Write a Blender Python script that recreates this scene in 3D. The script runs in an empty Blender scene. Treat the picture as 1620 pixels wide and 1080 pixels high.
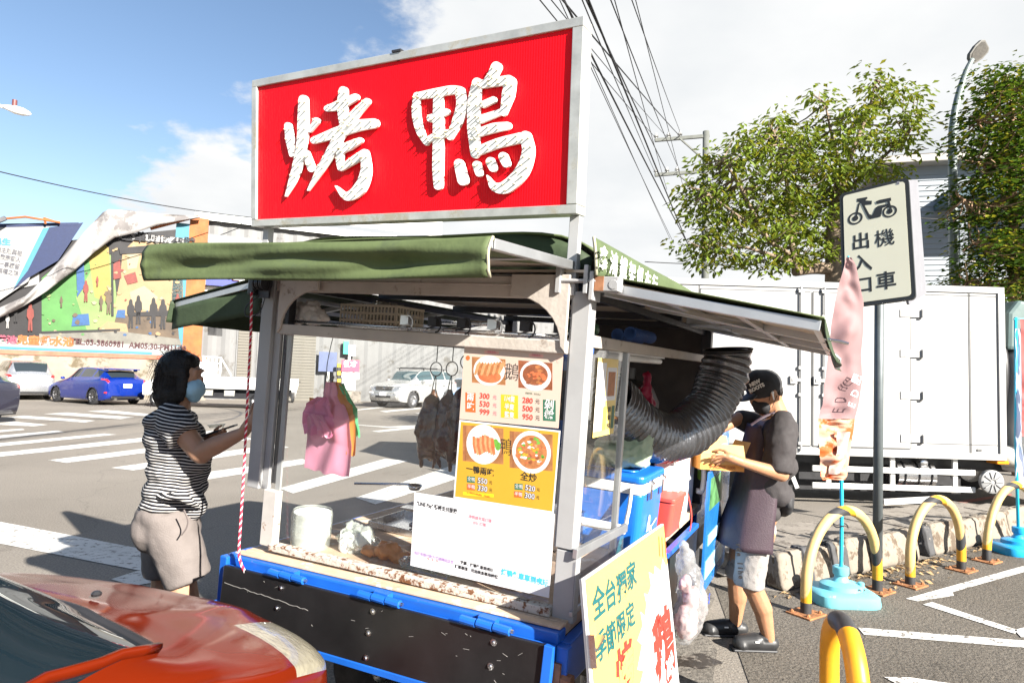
import bpy, bmesh, math, random
from math import sin, cos, pi, radians, atan2, sqrt
from mathutils import Vector as V, Matrix as MX, noise as NZ
random.seed(11)
SC = bpy.context.scene
COL = SC.collection

# ------------------------------------------------------------------ camera
FPX = 1000.0
PITCH, ROLL, EYE = math.atan(0.058), 0.030, V((0, 0, 1.55))
_F = V((0, cos(PITCH), sin(PITCH)))
_R0, _U0 = V((1, 0, 0)), V((0, -sin(PITCH), cos(PITCH)))
_R = _R0 * cos(ROLL) + _U0 * sin(ROLL)
_U = _U0 * cos(ROLL) - _R0 * sin(ROLL)
cd = bpy.data.cameras.new('camera')
cam = bpy.data.objects.new('camera', cd)
COL.objects.link(cam)
cam.matrix_world = MX((( _R.x, _U.x, -_F.x, EYE.x), (_R.y, _U.y, -_F.y, EYE.y), (_R.z, _U.z, -_F.z, EYE.z), (0, 0, 0, 1)))
cd.sensor_width = 36.0
cd.lens = FPX / 1620 * 36
cd.clip_start = 0.05
cd.clip_end = 2000
SC.camera = cam

# ------------------------------------------------------------------ sky, sun, exposure
SUN_EL, SUN_AZ = radians(26.5), atan2(0.65, -0.76)      # towards the sun: behind the viewer, to the right
w = bpy.data.worlds.new('World')
SC.world = w
w.use_nodes = True
nt = w.node_tree
nt.nodes.clear()
def wn(t, **k):
    n = nt.nodes.new(t)
    for a, b in k.items():
        setattr(n, a, b)
    return n
def wl(a, b): nt.links.new(a, b)
def wmath(op, a, b=None, c=None):
    n = wn('ShaderNodeMath', operation=op)
    for i, x in enumerate((a, b, c)):
        if x is None: continue
        if isinstance(x, (int, float)): n.inputs[i].default_value = x
        else: wl(x, n.inputs[i])
    return n.outputs[0]
sky = wn('ShaderNodeTexSky', sky_type='NISHITA')
sky.sun_disc = False
sky.sun_elevation = SUN_EL
sky.sun_rotation = SUN_AZ
sky.air_density, sky.dust_density, sky.ozone_density = 1.0, 0.3, 1.6
tc = wn('ShaderNodeTexCoord')
sep = wn('ShaderNodeSeparateXYZ'); wl(tc.outputs['Generated'], sep.inputs[0])
zz = wmath('ADD', wmath('MAXIMUM', sep.outputs[2], 0.0), 0.22)
cx, cy = wmath('DIVIDE', sep.outputs[0], zz), wmath('DIVIDE', sep.outputs[1], zz)
comb = wn('ShaderNodeCombineXYZ'); wl(cx, comb.inputs[0]); wl(cy, comb.inputs[1])
n1 = wn('ShaderNodeTexNoise'); n1.inputs['Scale'].default_value = 1.3; n1.inputs['Detail'].default_value = 9; n1.inputs['Roughness'].default_value = 0.58
wl(comb.outputs[0], n1.inputs['Vector'])
# the overcast bank lies to the front and right, the clear part of the sky to the left and behind
dirn = wn('ShaderNodeVectorMath', operation='DOT_PRODUCT'); wl(tc.outputs['Generated'], dirn.inputs[0]); dirn.inputs[1].default_value = (0.75, 0.42, -0.62)
bank = wmath('MULTIPLY', dirn.outputs['Value'], 0.62)
cov = wmath('ADD', wmath('ADD', n1.outputs[0], bank), 0.100)
mr = wn('ShaderNodeMapRange', interpolation_type='SMOOTHSTEP'); wl(cov, mr.inputs[0])
mr.inputs[1].default_value, mr.inputs[2].default_value = 0.495, 0.575
hz = wmath('POWER', wmath('SUBTRACT', 1.0, wmath('MAXIMUM', sep.outputs[2], 0.0)), 9.0)
mask = wmath('MAXIMUM', mr.outputs[0], wmath('MULTIPLY', hz, 0.9))
cl = wn('ShaderNodeMix', data_type='RGBA')
wl(mask, cl.inputs['Factor'])
hsv = wn('ShaderNodeHueSaturation'); hsv.inputs['Saturation'].default_value = 1.0; hsv.inputs['Value'].default_value = 0.76
wl(sky.outputs[0], hsv.inputs['Color'])
wl(hsv.outputs[0], cl.inputs['A'])
n2 = wn('ShaderNodeTexNoise'); n2.inputs['Scale'].default_value = 2.2; n2.inputs['Detail'].default_value = 6
wl(comb.outputs[0], n2.inputs['Vector'])
cr = wn('ShaderNodeValToRGB'); cr.color_ramp.elements[0].position = 0.3; cr.color_ramp.elements[0].color = (3.3, 3.42, 3.52, 1)
cr.color_ramp.elements[1].position = 0.72; cr.color_ramp.elements[1].color = (4.15, 4.15, 4.12, 1)
wl(n2.outputs[0], cr.inputs[0])
wl(cr.outputs[0], cl.inputs['B'])
bg = wn('ShaderNodeBackground'); bg.inputs['Strength'].default_value = 0.066
wl(cl.outputs['Result'], bg.inputs['Color'])
wo = wn('ShaderNodeOutputWorld'); wl(bg.outputs[0], wo.inputs[0])

sd = bpy.data.lights.new('sun', 'SUN')
sd.energy, sd.angle, sd.color = 5.0, radians(0.5), (1.0, 0.945, 0.86)
sun = bpy.data.objects.new('sun', sd)
COL.objects.link(sun)
SUNV = V((cos(SUN_EL) * sin(SUN_AZ), cos(SUN_EL) * cos(SUN_AZ), sin(SUN_EL)))
sun.rotation_mode = 'QUATERNION'
sun.rotation_quaternion = SUNV.to_track_quat('Z', 'Y')
sun.location = (6, -8, 9)
vs = SC.view_settings
SC.display_settings.display_device = 'sRGB'
vs.view_transform, vs.look, vs.gamma, vs.exposure, vs.use_curve_mapping = 'Standard', 'None', 1.0, 1.95, False
SC.cycles.use_denoising = True
SC.cycles.max_bounces = 8
SC.cycles.transparent_max_bounces = 16

# ------------------------------------------------------------------ where things stand
def ray(px, py):
    return ((px - 810) * _R - (py - 540) * _U) / FPX + _F
def P(px, py, d):                       # the point at depth d on that line of sight
    return EYE + ray(px, py) * d
def G(px, py, z=0.0):                   # the point of the ground there
    r = ray(px, py)
    return EYE + r * ((z - EYE.z) / r.z)
# the food cart's own frame: x to its right, y forward, z up, origin on the ground under its rear right post
_u = V((-0.88572215, 0.46078526, 0.05633129)).normalized()
_w = V((0.46208764, 0.88675239, 0.01205068)).normalized()
_v = _w.cross(_u)
_O = V((0.2097997, 1.999073, 1.0300963)) - _v
CM = MX(((-_u.x, _w.x, _v.x, _O.x), (-_u.y, _w.y, _v.y, _O.y), (-_u.z, _w.z, _v.z, _O.z), (0, 0, 0, 1)))
CMI = CM.inverted()
def LP(px, py, ax, c):                  # a point of the cart plane (axis ax = c), in cart coordinates
    o = CMI @ EYE
    d = CMI.to_3x3() @ ray(px, py)
    return o + d * ((c - o[ax]) / d[ax])

# ------------------------------------------------------------------ mesh builder
def catmull(pts, n=6):
    pts = [V(p) for p in pts]
    if len(pts) < 3: return pts
    out = []
    q = [pts[0] * 2 - pts[1]] + pts + [pts[-1] * 2 - pts[-2]]
    for i in range(1, len(q) - 2):
        a, b, c, d = q[i - 1], q[i], q[i + 1], q[i + 2]
        for k in range(n):
            t = k / n
            out.append(0.5 * ((2 * b) + (c - a) * t + (2 * a - 5 * b + 4 * c - d) * t * t + (3 * b - a - 3 * c + d) * t ** 3))
    out.append(pts[-1])
    return out
def lin(vals, t):
    if not isinstance(vals, (list, tuple)): return vals
    x = t * (len(vals) - 1); i = min(int(x), len(vals) - 2); f = x - i
    return vals[i] * (1 - f) + vals[i + 1] * f
class B:
    def __init__(s): s.v, s.f = [], []
    def add(s, vs, fs, M=None):
        o = len(s.v)
        s.v += [tuple(M @ V(p)) if M is not None else tuple(p) for p in vs]
        s.f += [tuple(i + o for i in f) for f in fs]
        return s
    def box(s, x0, x1, y0, y1, z0, z1, M=None, shz=0.0, shy=0.0):   # shz: rise per metre of x
        vs = [(x, y + shy * z, z + shz * x) for x in (x0, x1) for y in (y0, y1) for z in (z0, z1)]
        return s.add(vs, [(0, 1, 3, 2), (4, 6, 7, 5), (0, 4, 5, 1), (2, 3, 7, 6), (0, 2, 6, 4), (1, 5, 7, 3)], M)
    def bar(s, a, b, wd, ht, up=(0, 0, 1)):                            # square bar from a to b
        a, b = V(a), V(b); d = (b - a).normalized(); u = V(up)
        r = d.cross(u)
        if r.length < 1e-4: r = d.cross(V((1, 0, 0)))
        r.normalize(); u = r.cross(d)
        vs = [p + r * sx * wd / 2 + u * sy * ht / 2 for p in (a, b) for sx, sy in ((-1, -1), (1, -1), (1, 1), (-1, 1))]
        return s.add(vs, [(3, 2, 1, 0), (4, 5, 6, 7), (0, 1, 5, 4), (1, 2, 6, 5), (2, 3, 7, 6), (3, 0, 4, 7)])
    def tube(s, pts, r, n=8, cap=True, closed=False, sy=1.0):
        pts = [V(p) for p in pts]; m = len(pts)
        t0 = (pts[1] - pts[0]).normalized()
        nrm = t0.orthogonal().normalized()
        o = len(s.v)
        for i, p in enumerate(pts):
            if closed: t = pts[(i + 1) % m] - pts[i - 1]
            else: t = pts[min(i + 1, m - 1)] - pts[max(i - 1, 0)]
            t = t.normalized() if t.length > 1e-9 else t0
            nrm = (nrm - t * nrm.dot(t))
            nrm = nrm.normalized() if nrm.length > 1e-6 else t.orthogonal().normalized()
            b = t.cross(nrm)
            rr = lin(r, i / max(1, m - 1))
            for k in range(n):
                a = 2 * pi * k / n
                s.v.append(tuple(p + nrm * cos(a) * rr + b * sin(a) * rr * sy))
        for i in range(m if closed else m - 1):
            for k in range(n):
                a, b2 = o + i * n, o + ((i + 1) % m) * n
                s.f.append((a + k, a + (k + 1) % n, b2 + (k + 1) % n, b2 + k))
        if cap and not closed:
            s.f.append(tuple(o + k for k in reversed(range(n))))
            s.f.append(tuple(o + (m - 1) * n + k for k in range(n)))
        return s
    def lathe(s, prof, n=24, M=None, cap=True):
        vs, fs = [], []
        for r, z in prof:
            for k in range(n):
                a = 2 * pi * k / n
                vs.append((r * cos(a), r * sin(a), z))
        for i in range(len(prof) - 1):
            for k in range(n):
                fs.append((i * n + k, i * n + (k + 1) % n, (i + 1) * n + (k + 1) % n, (i + 1) * n + k))
        if cap:
            fs.append(tuple(reversed(range(n)))); fs.append(tuple((len(prof) - 1) * n + k for k in range(n)))
        return s.add(vs, fs, M)
    def prism(s, poly, z0, z1, M=None):
        n = len(poly)
        a = sum(poly[i][0] * poly[(i + 1) % n][1] - poly[(i + 1) % n][0] * poly[i][1] for i in range(n))
        if a < 0: poly = list(reversed(poly))
        vs = [(p[0], p[1], z0) for p in poly] + [(p[0], p[1], z1) for p in poly]
        fs = [tuple(reversed(range(n))), tuple(range(n, 2 * n))] + [(i, (i + 1) % n, n + (i + 1) % n, n + i) for i in range(n)]
        return s.add(vs, fs, M)
    def grid(s, fn, nu, nv, thick=0.0):
        o = len(s.v)
        pts = [[V(fn(i / nu, j / nv)) for j in range(nv + 1)] for i in range(nu + 1)]
        W = nv + 1
        s.v += [tuple(p) for r in pts for p in r]
        fs = [(i * W + j, (i + 1) * W + j, (i + 1) * W + j + 1, i * W + j + 1) for i in range(nu) for j in range(nv)]
        s.f += [tuple(o + k for k in f) for f in fs]
        if thick:
            o2 = len(s.v)
            for i in range(nu + 1):
                for j in range(nv + 1):
                    a = pts[min(i + 1, nu)][j] - pts[max(i - 1, 0)][j]
                    b = pts[i][min(j + 1, nv)] - pts[i][max(j - 1, 0)]
                    n = a.cross(b)
                    n = n.normalized() if n.length > 1e-9 else V((0, 0, 1))
                    s.v.append(tuple(pts[i][j] - n * thick))
            s.f += [tuple(o2 + k for k in reversed(f)) for f in fs]
            rim = [i * W for i in range(nu + 1)] + [nu * W + j for j in range(1, nv + 1)] + [i * W + nv for i in range(nu - 1, -1, -1)] + [j for j in range(nv - 1, 0, -1)]
            for k in range(len(rim)):
                a, b = rim[k], rim[(k + 1) % len(rim)]
                s.f.append((o + b, o + a, o2 + a, o2 + b))
        return s
    def ell(s, c, r, n=16, M=None):
        c = V(c)
        if not isinstance(r, (tuple, list)): r = (r, r, r)
        m = n // 2
        vs = [(c.x, c.y, c.z - r[2])]
        for i in range(1, m):
            t = -pi / 2 + pi * i / m
            for k in range(n):
                a = 2 * pi * k / n
                vs.append((c.x + r[0] * cos(t) * cos(a), c.y + r[1] * cos(t) * sin(a), c.z + r[2] * sin(t)))
        vs.append((c.x, c.y, c.z + r[2]))
        fs = [(0, 1 + (k + 1) % n, 1 + k) for k in range(n)]
        for i in range(m - 2):
            for k in range(n):
                a = 1 + i * n
                fs.append((a + k, a + (k + 1) % n, a + n + (k + 1) % n, a + n + k))
        a = 1 + (m - 2) * n
        fs += [(a + k, a + (k + 1) % n, len(vs) - 1) for k in range(n)]
        return s.add(vs, fs, M)
    def mesh(s, name, smooth=False):
        me = bpy.data.meshes.new(name)
        me.from_pydata(s.v, [], s.f)
        me.validate(verbose=False)
        if smooth: me.polygons.foreach_set('use_smooth', [True] * len(me.polygons))
        me.update()
        return me
    def out(s, name, mat, parent=None, smooth=False, bev=0.0, M=None, sub=0, auto=None):
        me = s.mesh(name, smooth or auto is not None)
        if mat is not None: me.materials.append(mat)
        o = link(name, me, parent, M)
        if auto is not None:
            me.set_sharp_from_angle(angle=radians(auto))
        if bev:
            m = o.modifiers.new('bevel', 'BEVEL'); m.width = bev; m.segments = 2; m.limit_method = 'ANGLE'; m.angle_limit = radians(40)
        if sub:
            m = o.modifiers.new('sub', 'SUBSURF'); m.levels = sub; m.render_levels = sub
        return o
def link(name, data, parent=None, M=None):
    o = bpy.data.objects.new(name, data)
    COL.objects.link(o)
    if parent is not None: o.parent = parent
    if M is not None: o.matrix_local = M
    return o
def tag(o, label=None, cat=None, group=None, kind=None):
    if label: o['label'] = label
    if cat: o['category'] = cat
    if group: o['group'] = group
    if kind: o['kind'] = kind
    return o
def T(name, label, cat, M=None, group=None):         # a thing: an Empty at its base
    o = link(name, None, None, M if isinstance(M, MX) else (MX.Translation(M) if M is not None else None))
    o.empty_display_size = 0.1
    return tag(o, label, cat, group)
def dup(o, M=None, label=None, parent=None):         # a thing with copies of its parts and sub-parts
    c = o.copy(); COL.objects.link(c)
    if parent is not None: c.parent = parent
    if M is not None: c.matrix_local = M
    if label: c['label'] = label
    for ch in o.children:
        dup(ch, None, None, c)
    return c
def rz(a): return MX.Rotation(a, 4, 'Z')
def rx(a): return MX.Rotation(a, 4, 'X')
def ry(a): return MX.Rotation(a, 4, 'Y')
def tr(x, y=0, z=0): return MX.Translation(V((x, y, z)) if not isinstance(x, V) else x)

# ------------------------------------------------------------------ materials
_MATS = {}
def mat(name, col, rough=0.5, metal=0.0, var=0.12, scale=6.0, bump=0.0, bscale=60.0, dirt=None, coat=0.0, alpha=1.0, trans=0.0, spec=0.5, emit=0.0, sss=0.0, sheen=0.0, ior=1.45):
    """colour broken up by noise; dirt = (colour, amount 0..1, scale) for stains and rust with soft-edged shapes of their own"""
    if name in _MATS: return _MATS[name]
    m = bpy.data.materials.new(name); m.use_nodes = True
    n = m.node_tree.nodes; l = m.node_tree.links
    p = n['Principled BSDF']
    if len(col) == 3: col = (*col, 1)
    tcn = n.new('ShaderNodeTexCoord')
    cur = None
    if var:
        t = n.new('ShaderNodeTexNoise'); t.inputs['Scale'].default_value = scale; t.inputs['Detail'].default_value = 6; t.inputs['Roughness'].default_value = 0.62
        l.new(tcn.outputs['Object'], t.inputs['Vector'])
        r = n.new('ShaderNodeValToRGB')
        r.color_ramp.elements[0].position, r.color_ramp.elements[1].position = 0.3, 0.7
        r.color_ramp.elements[0].color = tuple(c * (1 - var) for c in col[:3]) + (1,)
        r.color_ramp.elements[1].color = tuple(min(1, c * (1 + var)) for c in col[:3]) + (1,)
        l.new(t.outputs[0], r.inputs[0]); cur = r.outputs[0]
    if dirt:
        dc, amt, ds = dirt
        t = n.new('ShaderNodeTexNoise'); t.inputs['Scale'].default_value = ds; t.inputs['Detail'].default_value = 8; t.inputs['Roughness'].default_value = 0.68
        l.new(tcn.outputs['Object'], t.inputs['Vector'])
        r = n.new('ShaderNodeValToRGB')
        c0 = 0.72 - amt * 0.42
        r.color_ramp.elements[0].position, r.color_ramp.elements[1].position = c0, c0 + 0.07
        l.new(t.outputs[0], r.inputs[0])
        mx = n.new('ShaderNodeMix'); mx.data_type = 'RGBA'
        l.new(r.outputs[0], mx.inputs['Factor'])
        if cur is not None: l.new(cur, mx.inputs['A'])
        else: mx.inputs['A'].default_value = col
        mx.inputs['B'].default_value = (*dc, 1)
        cur = mx.outputs['Result']
        rr = n.new('ShaderNodeMapRange'); l.new(r.outputs[0], rr.inputs[0]); rr.inputs[3].default_value = rough; rr.inputs[4].default_value = max(rough, 0.75)
        l.new(rr.outputs[0], p.inputs['Roughness'])
    else:
        t = n.new('ShaderNodeTexNoise'); t.inputs['Scale'].default_value = scale * 2.3; t.inputs['Detail'].default_value = 4
        l.new(tcn.outputs['Object'], t.inputs['Vector'])
        rr = n.new('ShaderNodeMapRange'); l.new(t.outputs[0], rr.inputs[0]); rr.inputs[3].default_value = max(0.02, rough * 0.8); rr.inputs[4].default_value = min(1, rough * 1.2)
        l.new(rr.outputs[0], p.inputs['Roughness'])
    if cur is not None: l.new(cur, p.inputs['Base Color'])
    else: p.inputs['Base Color'].default_value = col
    p.inputs['Metallic'].default_value = metal
    p.inputs['Specular IOR Level'].default_value = spec
    p.inputs['Coat Weight'].default_value = coat
    p.inputs['Coat Roughness'].default_value = 0.04
    p.inputs['Alpha'].default_value = alpha
    p.inputs['Transmission Weight'].default_value = trans
    p.inputs['IOR'].default_value = ior
    if sss:
        p.inputs['Subsurface Weight'].default_value = sss; p.inputs['Subsurface Radius'].default_value = (0.02, 0.008, 0.004)
    if sheen: p.inputs['Sheen Weight'].default_value = sheen
    if emit:
        p.inputs['Emission Color'].default_value = col; p.inputs['Emission Strength'].default_value = emit
    if bump:
        t = n.new('ShaderNodeTexNoise'); t.inputs['Scale'].default_value = bscale; t.inputs['Detail'].default_value = 5
        l.new(tcn.outputs['Object'], t.inputs['Vector'])
        b = n.new('ShaderNodeBump'); b.inputs['Strength'].default_value = bump; b.inputs['Distance'].default_value = 0.01
        l.new(t.outputs[0], b.inputs['Height']); l.new(b.outputs[0], p.inputs['Normal'])
    _MATS[name] = m
    return m
def glass(name, tint=(1, 1, 1), refl=1.0, op=0.0, opc=(0.8, 0.8, 0.8), rough=0.02):
    """thin pane: transparent with a mirror share that grows at grazing angles; op adds a film of dust"""
    if name in _MATS: return _MATS[name]
    m = bpy.data.materials.new(name); m.use_nodes = True
    n = m.node_tree.nodes; l = m.node_tree.links
    n.clear()
    o = n.new('ShaderNodeOutputMaterial')
    t = n.new('ShaderNodeBsdfTransparent'); t.inputs[0].default_value = (*tint, 1)
    g = n.new('ShaderNodeBsdfGlossy'); g.inputs['Roughness'].default_value = rough
    ge = n.new('ShaderNodeNewGeometry'); dt = n.new('ShaderNodeVectorMath'); dt.operation = 'DOT_PRODUCT'
    l.new(ge.outputs['Normal'], dt.inputs[0]); l.new(ge.outputs['Incoming'], dt.inputs[1])
    def mth(op, a, b):
        x = n.new('ShaderNodeMath'); x.operation = op
        for i_, q in enumerate((a, b)):
            if isinstance(q, (int, float)): x.inputs[i_].default_value = q
            elif q is not None: l.new(q, x.inputs[i_])
        return x.outputs[0]
    c_ = mth('ABSOLUTE', dt.outputs['Value'], None)
    pw = mth('POWER', mth('SUBTRACT', 1.0, c_), 5.0)
    mu = n.new('ShaderNodeMath'); mu.operation = 'MULTIPLY'; mu.inputs[1].default_value = refl
    l.new(mth('ADD', mth('MULTIPLY', pw, 0.96), 0.04), mu.inputs[0])
    mx = n.new('ShaderNodeMixShader'); l.new(mu.outputs[0], mx.inputs[0]); l.new(t.outputs[0], mx.inputs[1]); l.new(g.outputs[0], mx.inputs[2])
    last = mx
    if op:
        d = n.new('ShaderNodeBsdfDiffuse'); d.inputs[0].default_value = (*opc, 1)
        tcn = n.new('ShaderNodeTexCoord'); z = n.new('ShaderNodeTexNoise'); z.inputs['Scale'].default_value = 5; z.inputs['Detail'].default_value = 7
        l.new(tcn.outputs['Object'], z.inputs['Vector'])
        rr = n.new('ShaderNodeMapRange'); l.new(z.outputs[0], rr.inputs[0]); rr.inputs[1].default_value = 0.3; rr.inputs[2].default_value = 0.75; rr.inputs[3].default_value = op * 0.3; rr.inputs[4].default_value = op * 1.6
        m2 = n.new('ShaderNodeMixShader'); l.new(rr.outputs[0], m2.inputs[0]); l.new(mx.outputs[0], m2.inputs[1]); l.new(d.outputs[0], m2.inputs[2])
        last = m2
    l.new(last.outputs[0], o.inputs[0])
    _MATS[name] = m
    return m

# ------------------------------------------------------------------ lettering
_TXT = {}
def text(s, size, m, parent, M, name='lettering', ext=0.0004, bold=0.0, align='CENTER', sx=1.0, space=1.0, line=1.0):
    key = (s, size, ext, bold, align, sx, space, line, m.name)
    me = _TXT.get(key)
    if me is None:
        cu = bpy.data.curves.new('txt', 'FONT')
        cu.body = s; cu.size = size; cu.extrude = ext; cu.offset = bold; cu.align_x = align; cu.align_y = 'CENTER'
        cu.resolution_u = 2; cu.space_character = space; cu.space_line = line
        o = bpy.data.objects.new('txt', cu); COL.objects.link(o)
        bpy.context.view_layer.update()
        me = bpy.data.meshes.new_from_object(o.evaluated_get(bpy.context.evaluated_depsgraph_get()))
        bpy.data.objects.remove(o); bpy.data.curves.remove(cu)
        if sx != 1.0:
            for vv in me.vertices: vv.co.x *= sx
        me.name = name
        me.materials.clear(); me.materials.append(m)
        _TXT[key] = me
    return link(name, me, parent, M)
# ------------------------------------------------------------------ palette
W_PAINT = mat('white_paint', (0.78, 0.77, 0.74), 0.45, var=0.06, scale=5)
GREYWHITE = mat('post_paint', (0.30, 0.30, 0.30), 0.42, var=0.12, scale=4, dirt=((0.33, 0.30, 0.27), 0.28, 9))
AGED = mat('aged_cream_paint', (0.40, 0.36, 0.32), 0.55, var=0.14, scale=6, dirt=((0.17, 0.13, 0.10), 0.32, 7), bump=0.15)
RUSTY = mat('rusty_white_paint', (0.46, 0.42, 0.37), 0.55, var=0.1, scale=9, dirt=((0.13, 0.05, 0.018), 0.5, 42), bump=0.3, bscale=90)
GALV = mat('galvanised_steel', (0.47, 0.47, 0.44), 0.42, 0.55, var=0.2, scale=11, dirt=((0.36, 0.34, 0.28), 0.4, 5))
STEEL = mat('steel', (0.62, 0.62, 0.63), 0.28, 1.0, var=0.1, scale=12)
ALU = mat('aluminium', (0.48, 0.49, 0.50), 0.42, 0.85, var=0.08, scale=10)
DARKSTEEL = mat('dark_steel', (0.045, 0.045, 0.05), 0.45, 0.6, var=0.2)
BLACK = mat('black_plastic', (0.018, 0.018, 0.02), 0.42, var=0.2)
RUBBER = mat('tyre_rubber', (0.022, 0.022, 0.024), 0.8, var=0.25, scale=20)
BLUE = mat('cart_blue_paint', (0.01, 0.095, 0.42), 0.35, var=0.1, scale=7, dirt=((0.30, 0.24, 0.18), 0.22, 11))
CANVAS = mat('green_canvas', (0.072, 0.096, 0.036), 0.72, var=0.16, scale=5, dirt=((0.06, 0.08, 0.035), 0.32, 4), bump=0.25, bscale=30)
CANVAS_SHADED = mat('shaded_green_canvas', (0.026, 0.042, 0.018), 0.75, var=0.2, scale=5, bump=0.25, bscale=30)  # green canvas again, darkened so shade of sign and awnings is in the colour
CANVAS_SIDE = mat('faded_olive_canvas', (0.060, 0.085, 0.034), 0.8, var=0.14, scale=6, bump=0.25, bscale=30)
UNDERSIDE = mat('lit_underside', (0.38, 0.33, 0.27), 0.8, var=0.12, scale=3, dirt=((0.22, 0.18, 0.14), 0.35, 3))  # beige underside of the cloth, sun glowing through put into the colour
SIGNRED = mat('sign_red', (0.72, 0.002, 0.008), 0.42, var=0.05, scale=2.2, dirt=((0.52, 0.004, 0.006), 0.2, 3), spec=0.18)
LETTER = mat('letter_white', (0.76, 0.76, 0.73), 0.5, var=0.05)
BULB = mat('bulb_resin', (0.62, 0.55, 0.36), 0.25, var=0.1)
PANE = glass('clear_pane', (0.96, 0.975, 0.97), 1.1, 0.022, (0.75, 0.74, 0.70))
PANEL_BLK = mat('black_plywood', (0.010, 0.0095, 0.010), 0.34, var=0.35, scale=5, dirt=((0.06, 0.057, 0.054), 0.08, 16), spec=0.45)
PLYDECK = mat('worn_deck', (0.46, 0.33, 0.23), 0.7, var=0.2, scale=14, dirt=((0.62, 0.58, 0.52), 0.42, 9))
INK = mat('black_print', (0.02, 0.018, 0.018), 0.5, var=0)
PAPER = mat('white_paper', (0.60, 0.60, 0.61), 0.38, var=0.02, coat=0.2)

# ------------------------------------------------------------------ THE FOOD CART
cart = T('food_cart', 'food cart on a small blue truck under a large red sign', 'food cart', CM)
K = 0.05                                # the truck bed leans against the frame above it
WALLZ = 0.03
# running gear
b = B()
for x in (-1.15, -0.3): b.box(x - .04, x + .04, -0.02, 3.3, .42, .54)
for y in (.1, 1.0, 1.9): b.box(-1.15, -.3, y - .03, y + .03, .44, .52)
b.box(-1.3, -.15, .52, .58, .27, .33)
b.out('chassis', DARKSTEEL, cart)
def road_wheel(parent, c, r, wd, rim_mat, spokes=0, M0=None):
    """tyre (part) with a rim as its sub-part; axle along local x"""
    Mx = (M0 or MX()) @ tr(*c) @ ry(pi / 2)
    prof = [(r * .62, -wd / 2), (r * .9, -wd / 2), (r * .985, -wd * .36), (r, 0), (r * .985, wd * .36), (r * .9, wd / 2), (r * .62, wd / 2), (r * .6, 0)]
    t = B().lathe(prof, 28, cap=False).out('wheel', RUBBER, parent, smooth=True, M=Mx)
    q = B()
    for sg in (-1, 1):
        q.lathe([(r * .63, sg * wd * .48), (r * .6, sg * wd * .40), (r * .56, sg * wd * .2), (r * .2, sg * wd * .26), (r * .17, sg * wd * .36), (0.001, sg * wd * .38)], 24, cap=False)
        for k in range(spokes):
            a = 2 * pi * k / spokes
            q.bar((cos(a) * r * .12, sin(a) * r * .12, sg * wd * .42), (cos(a) * r * .6, sin(a) * r * .6, sg * wd * .46), r * .11, wd * .1)
    q.out('rim', rim_mat, t, smooth=False, auto=40)
    return t
for x, y in ((-1.18, .62), (-.22, .62), (-1.18, 2.75), (-.22, 2.75)):
    gz = (CM @ V((x, y, 0))).z
    road_wheel(cart, (x, y, .27 - gz), .27, .15, STEEL)
for x in (-1.36, -.19): B().box(x - .09, x + .09, .25, .258, .16, .45).out('mudflap', BLACK, cart)
# bed
b = B().box(-1.42, 0.0, -.02, 2.12, .735, .775, shz=K)
b.out('bed_floor', PLYDECK, cart, bev=.003)
b = B().box(-1.43, .005, -.085, -.022, .70, .765, shz=K)
b.box(-1.43, .005, -.115, -.087, .685, .735, shz=K)
b.out('rear_rail', BLUE, cart, bev=.006)
b = B().box(-1.43, .0, -.062, -.024, .767, .775, shz=K)
b.out('rail_cap', PLYDECK, cart, bev=.002)
for x in (-1.072, -.638, -.224):
    b = B()
    z = .757 + K * x
    for dx in (-.06, .0, .06):
        b.tube([(x + dx - .027, -.124, z + K * dx), (x + dx + .027, -.124, z + K * dx)], .0135, 10)
    b.box(x - .03, x + .03, -.118, -.088, z - .012, z + .018)
    h = b.out('hinge', BLUE, cart, auto=35)
    B().tube([(x + .075, -.124, z + .004), (x + .1, -.124, z + .005)], .006, 8).out('pin', STEEL, h)
tg = B()
M = MX()
def tgp(x, t):                          # tailgate surface: t 0 top, 1 bottom
    return V((x, -.118 - .022 * t, .737 + K * x - t * (.19 - .012 * x)))
vs = [tgp(-1.42, 0), tgp(-.012, 0), tgp(-.012, 1.06), tgp(-1.405, 1.06)]
vs = vs + [p + V((0, .016, 0)) for p in vs]
tg.add(vs, [(0, 3, 2, 1), (4, 5, 6, 7), (0, 1, 5, 4), (1, 2, 6, 5), (2, 3, 7, 6), (3, 0, 4, 7)])
gate = tg.out('tailgate', PANEL_BLK, cart, bev=.003)
q = B()
q.bar(tgp(-.006, -.02), tgp(-.006, 1.08), .022, .03, up=(1, 0, 0))
q.bar(tgp(-1.42, 1.07), tgp(-.012, 1.07), .008, .022)
q.out('edge_trim', BLUE, gate, bev=.002)
scr = B()
random.seed(5)
pts = [tgp(-1.40 + .45 * k / 24, .30 + .10 * k / 24 + random.uniform(-.012, .012)) + V((0, -.0012, 0)) for k in range(25)]
scr.tube(pts, .0012, 4)
for k in range(26):
    x, t = random.uniform(-1.35, -.1), random.uniform(.1, .95)
    a = random.uniform(-1, 1); L_ = random.uniform(.004, .022)
    scr.tube([tgp(x, t) + V((0, -.0008, 0)), tgp(x + L_ * cos(a), t + L_ * sin(a) * 3) + V((0, -.0008, 0))], .0007, 4)
tag(scr.out('scratches', mat('scratch', (.20, .19, .18), .7), gate), kind='stuff')
bolt_me = B().lathe([(.011, 0), (.011, .002), (.006, .0025), (.006, .005), (.0045, .007)], 10).mesh('bolt', False)
bolt_me.materials.append(STEEL)
for x in (-1.10, -.66, -.2):
    for t in (.14, .5, .9):
        link('bolt', bolt_me, gate, tr(tgp(x + random.uniform(-.01, .01), t) - V((0, .0005, 0))) @ rx(pi / 2))
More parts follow.
